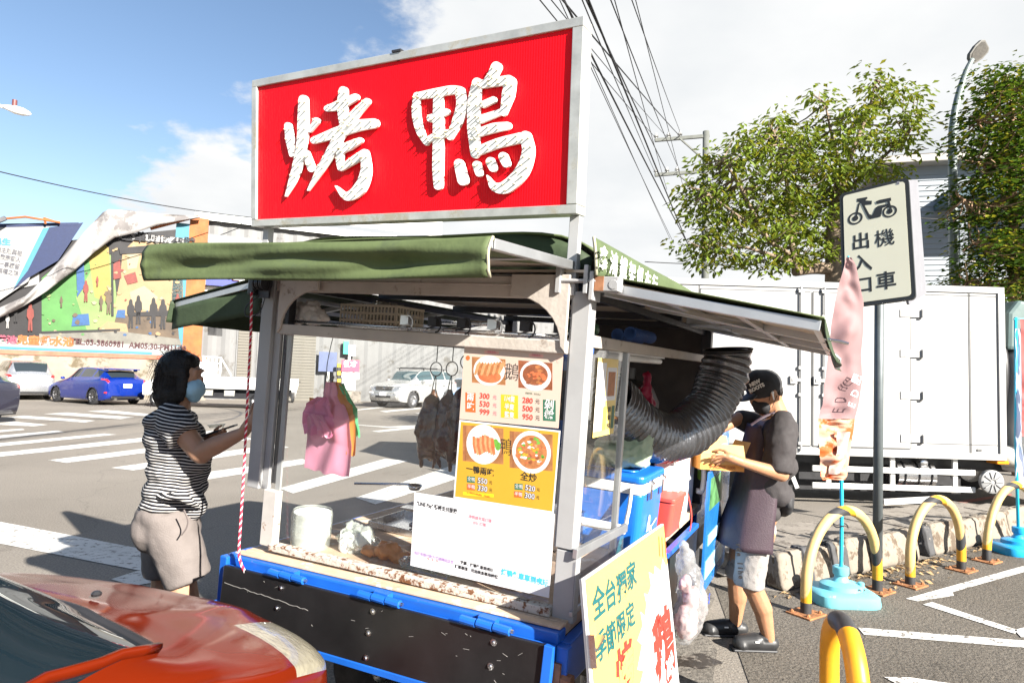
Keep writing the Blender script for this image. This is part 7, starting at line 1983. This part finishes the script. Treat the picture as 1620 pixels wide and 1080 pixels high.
for i, (ch, x, y) in enumerate((('季', 212, 845), ('節', 280, 785), ('限', 345, 715), ('定', 405, 645))): atext(ch, x, y, .084, TEAL, .0018, 2, 1.12)
atext('烤', 372, 990, .135, REDP, .005, 3, 1.3); atext('鵝', 630, 880, .27, REDP, .010, 3, 1.05)
for i in range(3):
    q = [ap(588 + 20 * i, 115 + 5 * i), ap(594 + 20 * i, 118 + 5 * i), ap(600 + 21 * i, 250 + 5 * i), ap(594 + 21 * i, 245 + 5 * i)]
    B().prism(q, .0012, .0016, XZ).out('printed_bar', POR, ab)
b = B(); b.bar((.0, -.006, hb * .70), (.055, -.012, hb * .73), .03, .006); b.bar((.0, -.006, hb * .62), (.0, -.006, hb * .76), .016, .006); b.out('wing_latch', STEEL, ab)
B().box(.004, wb_, .0135, .019, zb, hb - .004).out('rear_leaf', mat('foam_board', (.72, .71, .68)), ab)
# clear rubbish bag hung at the board's far edge
g2_ = LP(1090, 925, 0, .16)
rb = cart_thing('rubbish_bag', 'clear plastic rubbish bag with pinkish contents behind the yellow board', 'rubbish bag', g2_.x, g2_.y, g2_.z - .27)
b = B()
for (c, r_) in (((0, 0, .12), (.065, .075, .11)), ((.0, .02, .26), (.062, .07, .11)), ((.02, .0, .19), (.068, .075, .10)), ((-.02, 0, .36), (.045, .045, .07)), ((-.03, -.02, .43), (.022, .022, .04))): b.ell(c, r_, 14)
organic(b, 'bag_film', glass('rubbish_film', (.90, .91, .92), 1.5, .22, (.62, .62, .63), .15), rb, .007, 2, disp=.03, dsize=.06)
b = B()
for (c, r_) in (((0, 0, .11), (.052, .06, .08)), ((.01, .02, .21), (.04, .045, .05)), ((-.01, -.02, .28), (.03, .03, .04))): b.ell(c, r_, 12)
organic(b, 'contents', film('bag_contents', (.70, .48, .46), .3), rb, .008, 1, disp=.03, dsize=.035)
text('S', .06, mat('ink_blue', (.02, .06, .42), .5, var=0), rb, tr(.085, .03, .22) @ MS, ext=.0004, bold=.002)
# folding trolley by the kerb
tq = G(1142, 905)
tw_ = T('folding_trolley', 'folded steel hand trolley with small wheels standing by the man', 'trolley', tr(tq) @ rz(.4))
b = B()
for x in (-.10, .10): b.tube([(x, 0, .05), (x * .9, .06, .62)], .011, 8)
b.tube([(-.09, .06, .62), (.09, .06, .62)], .011, 8); b.tube([(-.1, .02, .25), (.1, .02, .25)], .008, 8); b.box(-.12, .12, -.16, .0, .03, .042)
b.out('frame', STEEL, tw_, auto=40)
for x in (-.13, .13): road_wheel(tw_, (x, .03, .055), .055, .03, STEEL)
# control rope on the left post
rp0, rp1 = V((-1.475, -.05, 1.76)), V((-1.43, -.12, .60))
rope = cart_thing('rope', 'red and white twisted rope hanging beside the left post', 'rope', -1.475, -.05, .6)
path = []
pxs = [(398, 462), (397, 520), (394, 580), (390, 660), (386, 740), (381, 820), (378, 870), (381, 890), (388, 905)]
for (x, y) in pxs: q = LP(x, y, 1, -.07 - .0001 * (y - 462)); path.append(q - V((-1.475, -.05, .6)))
pc = catmull(path, 40)
RR, RW = mat('rope_red', (.50, .02, .05), .7, var=.1), mat('rope_white', (.70, .62, .62), .7, var=.1)
for j, m in enumerate((RR, RW, RR)):
    tw2 = []; s_acc = 0
    for i, q in enumerate(pc):
        if i: s_acc += (pc[i] - pc[i - 1]).length
        t = (pc[min(i + 1, len(pc) - 1)] - pc[max(i - 1, 0)]).normalized()
        n_ = t.cross(V((0, 1, 0))).normalized(); b_ = t.cross(n_); a = s_acc * 230 + j * 2 * pi / 3
        tw2.append(q + (n_ * cos(a) + b_ * sin(a)) * .0026)
    B().tube(tw2, .0031, 6).out('strand', m, rope, smooth=True)
# ------------------------------------------------------------------ PEOPLE
SKIN = mat('skin', (.36, .20, .125), .5, var=.07, scale=30, sss=.12, bump=.05, bscale=120)
SKIN2 = mat('skin_tan', (.33, .165, .09), .5, var=.07, scale=30, sss=.12, bump=.05, bscale=120)
HAIR = mat('black_hair', (.010, .008, .007), .5, var=.4, scale=40, bump=.6, bscale=110, spec=.3)
def fingers(b, palm, dirs, r_=.0075):
    """dirs: list of point chains from the palm outwards, one per finger, thumb last"""
    for ch in dirs:
        pts = [palm.lerp(ch[0], .35)] + [V(p) for p in ch]
        rr = [r_ * 1.25, r_ * 1.1, r_, r_ * .9, r_ * .8]
        for i in range(len(pts) - 1): capsule(b, pts[i], pts[i + 1], rr[min(i, 4)], rr[min(i + 1, 4)], 8)
def stripes(name, c0, c1, period, duty):
    m = bpy.data.materials.new(name); m.use_nodes = True
    n = m.node_tree.nodes; l = m.node_tree.links; p = n['Principled BSDF']
    p.inputs['Roughness'].default_value = .85; p.inputs['Specular IOR Level'].default_value = .2
    tcn = n.new('ShaderNodeTexCoord'); sx_ = n.new('ShaderNodeSeparateXYZ')
    nz = n.new('ShaderNodeTexNoise'); nz.inputs['Scale'].default_value = 5; nz.inputs['Detail'].default_value = 2; l.new(tcn.outputs['Object'], nz.inputs['Vector'])
    l.new(tcn.outputs['Object'], sx_.inputs[0])
    def mth(op, a, b):
        x = n.new('ShaderNodeMath'); x.operation = op
        for i, q in enumerate((a, b)):
            if isinstance(q, (int, float)): x.inputs[i].default_value = q
            elif q is not None: l.new(q, x.inputs[i])
        return x.outputs[0]
    z = mth('ADD', mth('ADD', sx_.outputs[2], mth('MULTIPLY', nz.outputs[0], .035)), mth('MULTIPLY', sx_.outputs[0], .10))
    f = mth('FRACT', mth('DIVIDE', z, period), None)
    g = mth('LESS_THAN', f, duty)
    mx = n.new('ShaderNodeMix'); mx.data_type = 'RGBA'; l.new(g, mx.inputs['Factor']); mx.inputs['A'].default_value = (*c0, 1); mx.inputs['B'].default_value = (*c1, 1)
    l.new(mx.outputs['Result'], p.inputs['Base Color'])
    return m
# ---- the woman: in profile, right hand on the cart's left post
DW = 2.98
wb0 = P(284, 1090, DW); wb0.z = 0
wo_ = T('person', 'woman in a striped shirt and grey shorts resting her hand on the cart post', 'person', tr(wb0))
def W(x, y, dd=0.0): return P(x, y, DW + dd) - wb0
b = B()
hc = W(287, 596)
b.ell(hc, (.088, .072, .112), 20); b.ell(hc + V((.030, 0, -.045)), (.062, .058, .068), 16)       # skull and jaw
b.ell(hc + V((.092, 0, -.012)), (.016, .013, .022), 10); b.ell(hc + V((.075, 0, -.055)), (.025, .028, .02), 10); b.ell(hc + V((.066, 0, -.092)), (.026, .026, .022), 10)
b.ell(hc + V((.080, -.026, .012)), (.010, .014, .010), 8); b.ell(hc + V((.084, 0, .032)), (.014, .045, .012), 10)
b.ell(hc + V((-.005, -.068, -.01)), (.018, .006, .024), 10); b.ell(hc + V((-.005, .068, -.01)), (.018, .006, .024), 10)
capsule(b, W(284, 628), W(280, 660), .052, .058)
for (x, y, rx_, ry_, rz_) in ((276, 674, .075, .13, .06), (280, 700, .10, .13, .10), (284, 740, .11, .13, .11), (280, 785, .10, .13, .10), (268, 822, .10, .14, .09)):
    b.ell(W(x, y), (rx_, ry_, rz_), 16)
# near (right) arm reaching to the post
sh, el, wr = W(272, 660, -.15), W(316, 716, -.20), W(385, 684, -.26)
capsule(b, sh, el, .054, .044); capsule(b, el, el.lerp(wr, .35), .043, .042); capsule(b, el.lerp(wr, .35), wr, .042, .025); b.ell(el + V((.01, 0, -.005)), (.045, .044, .044), 12)
pm = W(397, 667, -.275)
b.ell(pm, (.022, .024, .036), 12); capsule(b, wr, pm, .026, .026)
F_ = lambda l: [W(*q) for q in l]
fingers(b, pm, [F_([(400, 655, -.295), (403, 646, -.31), (408, 642, -.31), (412, 641, -.30)]), F_([(402, 660, -.30), (405, 650, -.32), (411, 647, -.325), (415, 647, -.31)]), F_([(402, 666, -.305), (406, 657, -.325), (411, 654, -.325), (414, 654, -.31)]), F_([(401, 672, -.30), (405, 664, -.32), (409, 661, -.32), (411, 661, -.31)]), F_([(396, 655, -.25), (398, 646, -.24), (401, 638, -.235)])], .0085)
# far (left) arm, bent, holding a phone before her
sh2, el2, wr2 = W(276, 660, .16), W(296, 728, .16), W(332, 694, .03)
capsule(b, sh2, el2, .054, .043); capsule(b, el2, wr2, .042, .027); pm2 = W(341, 688, .01)
capsule(b, wr2, pm2, .026, .024); b.ell(pm2, (.036, .03, .018), 12)
fingers(b, pm2, [F_([(347, 684, -.03), (352, 681, -.045), (353, 677, -.04)]), F_([(350, 686, -.015), (355, 683, -.025), (356, 679, -.02)]), F_([(351, 688, .005), (356, 686, 0), (358, 682, .005)]), F_([(350, 690, .025), (355, 688, .025), (357, 685, .028)]), F_([(340, 680, -.03), (346, 675, -.035), (350, 673, -.03)])], .0075)
# legs
for (dd, hx, hy, kx, ky, ax, ay) in ((-.085, 268, 840, 292, 955, 268, 1072), (.085, 270, 840, 262, 940, 236, 1066)):
    capsule(b, W(hx, hy, dd), W(kx, ky, dd), .080, .066); capsule(b, W(kx, ky, dd), W((kx + ax) / 2 - 3, (ky + ay) / 2 - 8, dd), .064, .06); capsule(b, W((kx + ax) / 2 - 3, (ky + ay) / 2 - 8, dd), W(ax, ay, dd), .06, .036)
    f0 = W(ax, ay, dd); f0.z = .05
    capsule(b, f0 + V((-.03, 0, -.01)), f0 + V((.12, 0, -.02)), .035, .028)
body = organic(b, 'body', SKIN, wo_, .0055, 5)
# hair: a chin-length bob with a few flying strands
b = B()
b.ell(hc + V((-.018, 0, .022)), (.098, .088, .109), 18); b.ell(hc + V((-.045, 0, -.05)), (.074, .090, .11), 16); b.ell(hc + V((-.035, -.055, -.085)), (.066, .036, .075), 14); b.ell(hc + V((-.035, .055, -.085)), (.066, .036, .075), 14); b.ell(hc + V((-.04, 0, -.12)), (.07, .075, .035), 14)
b.ell(hc + V((.035, -.062, -.035)), (.030, .020, .085), 12); b.ell(hc + V((.03, .062, -.035)), (.030, .020, .08), 12); b.ell(hc + V((.034, 0, .072)), (.045, .064, .04), 14)
hr = organic(b, 'hair', HAIR, wo_, .007, 5, disp=.010, dsize=.03)
random.seed(31); b = B()
for k in range(460):
    a = random.uniform(.5, 2.9); y = random.uniform(-.06, .06)
    st = hc + V((-.02 + cos(a) * .098, y, .02 + sin(a) * .108 * sqrt(max(0, 1 - (y / .092) ** 2))))
    if k < 360: st = hc + V((-.03 + random.uniform(-.060, .035), (-.078 if k % 3 else .078) + random.uniform(-.010, .008), random.uniform(-.06, .075))); en = st + V((random.uniform(-.03, .02), random.uniform(-.008, .008), -random.uniform(.05, .10)))
    else: en = st + V((random.uniform(-.05, .02), random.uniform(-.02, .02), random.uniform(-.03, .03)))
    b.tube(catmull([st, st.lerp(en, .5) + V((random.uniform(-.008, .008), 0, random.uniform(0, .01))), en], 3), [.0014, .0005], 3, cap=False)
tag(b.out('hair_strands', HAIR, hr), kind='stuff')
MASKB = mat('mask_pale_blue', (.30, .50, .64), .7, var=.06, scale=14)
b = B(); b.ell(hc + V((.060, 0, -.055)), (.052, .066, .052), 16); b.ell(hc + V((.080, 0, -.030)), (.026, .030, .03), 12); b.ell(hc + V((.066, 0, -.09)), (.030, .036, .03), 12)
organic(b, 'face_mask', MASKB, wo_, .006, 3, disp=.006, dsize=.02)
B().tube(catmull([hc + V((.05, -.066, -.03)), hc + V((.02, -.074, -.02)), hc + V((-.01, -.066, .0))], 5), .0016, 5).out('mask_loop', MASKB, wo_)
# shirt
SHIRT = stripes('striped_cotton', (.012, .012, .015), (.50, .48, .46), .0140, .34)
b = B()
for (x, y, rx_, ry_, rz_) in ((272, 664, .090, .188, .058), (277, 690, .118, .180, .10), (284, 714, .135, .172, .09), (284, 742, .132, .170, .10), (278, 772, .130, .174, .09), (274, 794, .132, .182, .055)):
    b.ell(W(x, y), (rx_, ry_, rz_), 18)
b.ell(W(308, 726, -.05), (.078, .085, .075), 14); b.ell(W(308, 726, .06), (.078, .085, .075), 14)
b.tube([W(262, 652, -.12), W(272, 664, -.145), W(284, 680, -.175), W(292, 692, -.19)], [.060, .076, .078, .080], 18); b.tube([W(266, 654, .12), W(274, 668, .15), W(284, 694, .165)], [.06, .074, .078], 18)
capsule(b, W(280, 652), W(277, 670), .062, .088); b.ell(W(260, 678), (.065, .145, .09), 14)
capsule(b, W(258, 788, -.02), W(304, 800, -.04), .085, .068)
sh_ = organic(b, 'shirt', SHIRT, wo_, .008, 8, disp=.022, dsize=.06, soft=4)
b = B(); b.tube(catmull([W(243, 780, -.12), W(258, 785, -.175), W(284, 784, -.185), W(300, 792, -.17), W(316, 803, -.09)], 6), [.010, .020, .024, .020, .010], 8, sy=.7); organic(b, 'shirt_knot', SHIRT, sh_, .007, 2, disp=.010, dsize=.03)
# shorts
SHORTS = mat('grey_shorts', (.135, .116, .108), .85, var=.06, scale=9, bump=.25, bscale=160)
b = B()
b.ell(W(268, 808), (.130, .178, .09), 18); b.ell(W(256, 830), (.118, .170, .13), 18); b.ell(W(272, 838), (.12, .165, .11), 18)
for dd, x1, y1, x2, y2 in ((-.075, 281, 866, 298, 918), (.075, 264, 858, 262, 908)):
    b.tube([W(262, 815, dd * .9), W(x1 - 4, y1 - 8, dd), W(x1, y1, dd), W(x2, y2, dd)], [.112, .112, .108, .101], 22)
so = organic(b, 'shorts', SHORTS, wo_, .008, 12, disp=.016, dsize=.08, soft=3)
b = B(); b.tube(catmull([W(291, 806, -.235), W(297, 822, -.225), W(295, 834, -.22), W(287, 846, -.215)], 5), .0035, 5); b.out('pocket_seam', mat('seam_dark', (.12, .10, .095), .9), so)
for dd, x, y in ((-.085, 268, 1072), (.085, 236, 1066)):
    f0 = W(x, y, dd); f0.z = 0
    b = B(); b.prism([(f0.x - .09 + .0, f0.y - .045), (f0.x + .10, f0.y - .05), (f0.x + .17, f0.y), (f0.x + .10, f0.y + .05), (f0.x - .09, f0.y + .045)], .0, .028); o = b.out('sandal', BLACK, wo_, bev=.01)
    B().tube([f0 + V((.08, .05 * cos(a), .025 + .055 * sin(a))) for a in [pi * k / 8 for k in range(9)]], .008, 6).out('strap', BLACK, o)
ph = T('phone', 'dark phone held in the woman\'s left hand', 'phone', tr(W(349, 683, .0) + wb0) @ rz(.2) @ ry(-.35))
B().box(-.075, .075, -.036, .036, .004, .013).out('phone_body', BLACK, ph, bev=.003)
cupt = T('clear_cup_lid', 'small clear plastic lid on top of the dark phone', 'lid', tr(W(343, 676, -.01) + wb0) @ ry(-.1))
B().lathe([(.030, .0), (.036, .012), (.040, .013), (.040, .016), (.0, .018)], 24, cap=False).out('lid_shell', CLEAR, cupt, smooth=True)

# ---- the man: side on, looking down into the box he holds
DM = 3.80
mb0 = G(1190, 1018)
mn = T('person', 'man in black cap, mask and dark apron searching through a cardboard box', 'person', tr(mb0))
def Mp(x, y, dd=0.0): return P(x, y, DM + dd) - mb0
b = B()
hc = Mp(1211, 619)
HT = ry(-.50)                            # head bowed towards the box
def hp(x, y, z): return hc + (HT @ V((x, y, z)))
def hell(bb, c, r_, n=14): bb.ell((0, 0, 0), r_, n, tr(hp(*c)) @ HT)
hell(b, (0, 0, 0), (.095, .075, .112), 20); hell(b, (-.035, 0, -.06), (.062, .058, .066), 16)
hell(b, (-.098, 0, -.02), (.018, .013, .024)); hell(b, (-.072, 0, -.10), (.028, .03, .024)); hell(b, (-.085, -.028, .012), (.010, .014, .010)); hell(b, (-.088, 0, .035), (.014, .05, .013))
hell(b, (.012, -.076, -.012), (.022, .010, .033)); hell(b, (.012, .076, -.012), (.022, .010, .033))
capsule(b, hp(.012, 0, -.07), Mp(1230, 662), .056, .072)
for (x, y, rx_, ry_, rz_) in ((1222, 678, .10, .20, .07), (1214, 710, .115, .175, .11), (1206, 760, .11, .16, .12), (1196, 810, .12, .165, .11), (1192, 840, .12, .165, .10)):
    b.ell(Mp(x, y), (rx_, ry_, rz_), 16)
sh, el, wr = Mp(1238, 682, -.165), Mp(1236, 750, -.22), Mp(1172, 730, -.30)
capsule(b, sh, el, .046, .042); capsule(b, el, wr, .042, .026); b.ell(el, (.044, .043, .043), 12)
pm = Mp(1152, 722, -.31); capsule(b, wr, pm, .027, .026); b.ell(pm, (.040, .030, .018), 12)
F2 = lambda l: [Mp(*q) for q in l]
fingers(b, pm, [F2([(1141, 718, -.33), (1132, 719, -.34), (1126, 722, -.335)]), F2([(1140, 722, -.32), (1131, 725, -.325), (1126, 728, -.315)]), F2([(1141, 726, -.305), (1133, 730, -.305), (1129, 732, -.295)]), F2([(1144, 729, -.29), (1137, 733, -.285), (1134, 735, -.28)]), F2([(1148, 713, -.30), (1139, 711, -.285), (1130, 713, -.275)])], .0085)
sh2, el2, wr2 = Mp(1198, 672, .18), Mp(1166, 648, .20), Mp(1138, 680, .06)
el2 = Mp(1168, 662, .16)
capsule(b, sh2, el2, .052, .043); capsule(b, el2, wr2, .041, .027); pm2 = Mp(1132, 690, .02); capsule(b, wr2, pm2, .026, .024); b.ell(pm2, (.03, .026, .028), 12)
fingers(b, pm2, [F2([(1127, 697, .03), (1124, 704, .03), (1123, 709, .025)]), F2([(1130, 699, .01), (1127, 706, .0), (1126, 711, -.005)]), F2([(1134, 700, -.01), (1132, 707, -.02), (1131, 712, -.02)]), F2([(1138, 700, -.02), (1137, 706, -.03), (1137, 710, -.03)]), F2([(1126, 690, -.01), (1121, 695, -.02), (1119, 700, -.02)])], .0085)
for (dd, hx, hy, kx, ky, ax, ay) in ((-.09, 1192, 850, 1191, 928, 1216, 1010), (.12, 1180, 850, 1165, 915, 1163, 985)):
    capsule(b, Mp(hx, hy, dd), Mp(kx, ky, dd), .092, .060); capsule(b, Mp(kx, ky, dd), Mp((kx + ax) / 2 + 3, (ky + ay) / 2 - 6, dd), .056, .056); capsule(b, Mp((kx + ax) / 2 + 3, (ky + ay) / 2 - 6, dd), Mp(ax, ay, dd), .054, .036)
organic(b, 'body', SKIN2, mn, .0055, 5)
# cropped hair under the cap
b = B(); hell(b, (.015, 0, .012), (.090, .077, .104), 16); hell(b, (.048, 0, -.022), (.046, .066, .055)); organic(b, 'hair', HAIR, mn, .008, 2, disp=.01, dsize=.02)
CAPB = mat('black_cap', (.012, .012, .014), .8, var=.2, scale=20, sheen=.2)
b = B(); hell(b, (.006, 0, .035), (.110, .092, .10), 20); hell(b, (-.02, 0, .078), (.085, .08, .07), 16); hell(b, (.05, 0, .03), (.062, .082, .07))
cp_ = organic(b, 'cap', CAPB, mn, .007, 2)
def brim(a, t):
    y = -.085 + .17 * a; e = sqrt(max(0, 1 - ((a - .5) * 2) ** 2))
    return hp(-.085 - .085 * t * (.35 + .65 * e), y, .035 - .014 * (1 - e) - .012 * t)
B().grid(brim, 16, 8, .006).out('brim', CAPB, cp_, smooth=True)
CT = mat('cap_print', (.62, .60, .55), .7, var=.05)
cm_ = tr(hp(-.060, -.078, .068)) @ HT @ rz(-.72) @ rx(pi / 2 - .25)
text('NEW', .030, CT, cp_, cm_ @ tr(0, .018, .006) @ rz(.10), ext=.002, bold=.0014); text('ROOTS', .030, CT, cp_, cm_ @ tr(0, -.012, .008) @ rz(.10), ext=.002, bold=.0014)
MB_ = mat('black_mask', (.016, .016, .018), .75, var=.15)
b = B(); hell(b, (-.060, 0, -.068), (.052, .066, .052), 16); hell(b, (-.088, 0, -.035), (.026, .030, .03)); hell(b, (-.06, 0, -.10), (.03, .034, .03)); organic(b, 'face_mask', MB_, mn, .006, 3)
b = B(); b.tube(catmull([hp(-.03, -.066, -.045), hp(-.005, -.078, -.01), hp(.018, -.085, .005)], 5), .0018, 5); b.tube(catmull([hp(-.035, -.064, -.09), hp(-.005, -.074, -.06), hp(.02, -.083, -.035)], 5), .0018, 5); b.tube(catmull([hp(.03, -.05, -.09), Mp(1226, 650, -.06), Mp(1216, 668, -.075)], 5), .0016, 5); b.out('mask_loop', MB_, mn)
b = B(); capsule(b, hp(.002, -.087, -.012), hp(-.008, -.087, -.045), .006, .0035, 8); b.ell(hp(.004, -.086, -.008), (.009, .008, .009), 10); b.out('earbud', WPL, mn, smooth=True)
TEE = mat('charcoal_tee', (.034, .030, .031), .85, var=.1, scale=20, bump=.2, bscale=150)
b = B()
for (x, y, rx_, ry_, rz_) in ((1230, 657, .065, .075, .035), (1230, 670, .085, .15, .05), (1228, 684, .105, .20, .06), (1222, 700, .12, .195, .08), (1226, 735, .115, .19, .10), (1222, 780, .115, .185, .09), (1216, 712, .128, .185, .10), (1208, 760, .125, .172, .11), (1200, 805, .130, .175, .08)): b.ell(Mp(x, y), (rx_, ry_, rz_), 18)
b.tube([Mp(1238, 660, -.09), Mp(1241, 672, -.15), Mp(1236, 700, -.185), Mp(1229, 746, -.205)], [.060, .076, .082, .090], 20); b.ell(Mp(1231, 684, -.09), (.10, .105, .09), 14); capsule(b, Mp(1228, 690, -.09), Mp(1220, 775, -.09), .085, .085); capsule(b, Mp(1200, 672, .17), Mp(1176, 664, .18), .075, .07)
ts = organic(b, 'tee_shirt', TEE, mn, .008, 16, disp=.020, dsize=.075, soft=4)
APR = mat('plum_apron', (.040, .024, .033), .6, var=.1, scale=14, bump=.25, bscale=140)
b = B()
def apron(a, t):
    # a: top to hem, t: far edge round the front to the near hip
    yy = 670 + a * 182
    xf = [1186, 1176, 1170, 1160, 1146, 1136][min(5, int(a * 5))] * (1 - (a * 5 - int(a * 5))) + [1176, 1170, 1160, 1146, 1136, 1130][min(5, int(a * 5))] * (a * 5 - int(a * 5))
    xb = 1180 + 14 * a
    ang = pi * (.12 + .88 * t)
    mid = (xf + xb) / 2 + 10; hw = (xb + 16 - xf) / 2 * .00385
    c = Mp(mid, yy + 16 * a * (1 - t) * 0 + 10 * t * a)
    ry_ = .10 + .055 * min(1, a * 2.5) + .045 * max(0, a - .5) * 2
    return c + V((-cos(ang - pi / 2) * hw * 1.05 + (.0 if t < .8 else .10 * (t - .8) * 5 * min(1, a * 2)), -sin(ang - pi / 2) * ry_ * 1.02 - .008 * sin(17 * t + 6 * a) * a, 0))
B().grid(apron, 26, 34, .005).out('apron', APR, mn, smooth=True)
b = B(); b.tube(catmull([Mp(1188, 672, -.10), Mp(1206, 660, -.10), Mp(1226, 652, -.07)], 5), .008, 6, sy=.4); b.out('apron_strap', APR, mn)
BAGM = mat('waist_bag_black', (.02, .02, .022), .6, var=.15)
b = B(); b.ell(Mp(1236, 790, -.05), (.055, .13, .10), 14); organic(b, 'waist_bag', BAGM, mn, .009, 3, disp=.01, dsize=.05)
SH2 = mat('pale_grey_shorts', (.23, .215, .205), .85, var=.08, scale=12, dirt=((.14, .13, .125), .35, 26), bump=.25, bscale=140)
b = B(); b.ell(Mp(1196, 835), (.11, .15, .09), 16)
for dd, x1, y1, x2, y2 in ((-.09, 1192, 862, 1184, 918), (.12, 1184, 862, 1168, 908)):
    b.tube([Mp(1194, 825, dd * .8), Mp(x1, y1, dd), Mp(x2, y2 + 8, dd)], [.092, .094, .088], 20)
s2_ = organic(b, 'shorts', SH2, mn, .008, 5, disp=.013, dsize=.05, soft=2)
for i, ch in enumerate('rde lihe'):
    p = Mp(1168 + .6 * i, 862 + 7.2 * i, -.197)
    text(ch, .040, INK, s2_, tr(p) @ rz(-.35) @ rx(pi / 2) @ rz(-pi / 2 + .04), ext=.004, bold=.0012)
CLOG = mat('black_clog', (.022, .022, .023), .45, var=.1)
for (x0, y0, x1, y1, dd) in ((1226, 1034, 1160, 1036, -.09), (1178, 1012, 1112, 1006, .12)):
    h_, t_2 = Mp(x0, y0, dd), Mp(x1, y1, dd); h_.z = .045; t_2.z = .035
    b = B(); capsule(b, h_ + V((-.02, 0, .0)), h_.lerp(t_2, .5) + V((0, 0, .004)), .042, .046, 14); capsule(b, h_.lerp(t_2, .45) + V((0, 0, .012)), t_2 + V((.04, 0, .006)), .050, .046, 14)
    b.ell(h_.lerp(t_2, .25) + V((0, 0, .035)), (.05, .042, .03), 12); b.ell(t_2 + V((.045, 0, .0)), (.05, .055, .038), 12)
    o = organic(b, 'clog', CLOG, mn, .006, 3)
    mid = h_.lerp(t_2, .5); B().box(mid.x - .135, mid.x + .125, mid.y - .043, mid.y + .043, .002, .018).out('sole', BLACK, o, bev=.008)
    B().box(mid.x - .012, mid.x + .012, mid.y - .0505, mid.y - .047, .062, .07).out('tab', WPL, o)
# the box in his hands
bx = Mp(1130, 740, -.17) + mb0
cbx = T('cardboard_box', 'open yellow brown cardboard box held by the man, papers inside', 'box', tr(bx) @ rz(.12) @ ry(.05))
CARD = mat('cardboard', (.50, .31, .12), .8, var=.08, scale=9); CARD2 = mat('cardboard_orange', (.50, .22, .05), .7, var=.08)
b = B(); b.box(-.13, .13, -.10, -.094, .0, .085); b.box(-.13, .13, .094, .10, .0, .085); b.box(-.13, -.124, -.093, .093, .0, .085); b.box(.124, .13, -.093, .093, 0, .085); b.box(-.124, .124, -.093, .093, 0, .006); b.out('box_wall', CARD2, cbx)
B().box(-.13, .13, -.102, -.1005, .034, .085).out('printed_band', CARD, cbx)
b = B(); b.bar((-.13, -.097, .085), (.13, -.097, .085), .004, .004); b.add([(-.13, -.10, .086), (.13, -.10, .086), (.125, -.085, .145), (-.125, -.085, .145)], [(0, 1, 2, 3)]); b.out('flap', CARD, cbx)
B().add([(.13, -.10, .086), (.13, .10, .086), (.165, .10, .165), (.165, -.09, .165)], [(0, 1, 2, 3)]).out('flap', CARD, cbx)
B().add([(-.13, .10, .086), (.13, .10, .086), (.135, .15, .18), (-.12, .15, .18)], [(0, 1, 2, 3)]).out('flap', CARD, cbx)
text('IMAGINE 1000', .024, mat('print_rust', (.22, .05, .015), .7, var=0), cbx, tr(-.0, -.1035, .018) @ rx(pi / 2), ext=.0003)
pst = T('paper_stack', 'fanned white papers sticking out of the cardboard box', 'papers', tr(bx) @ rz(.12))
for k in range(7): B().box(-.09, .08, -.06 + .016 * k, -.058 + .016 * k, .03, .135, ry(-.25 + .07 * k)).out('paper', PAPER, pst)
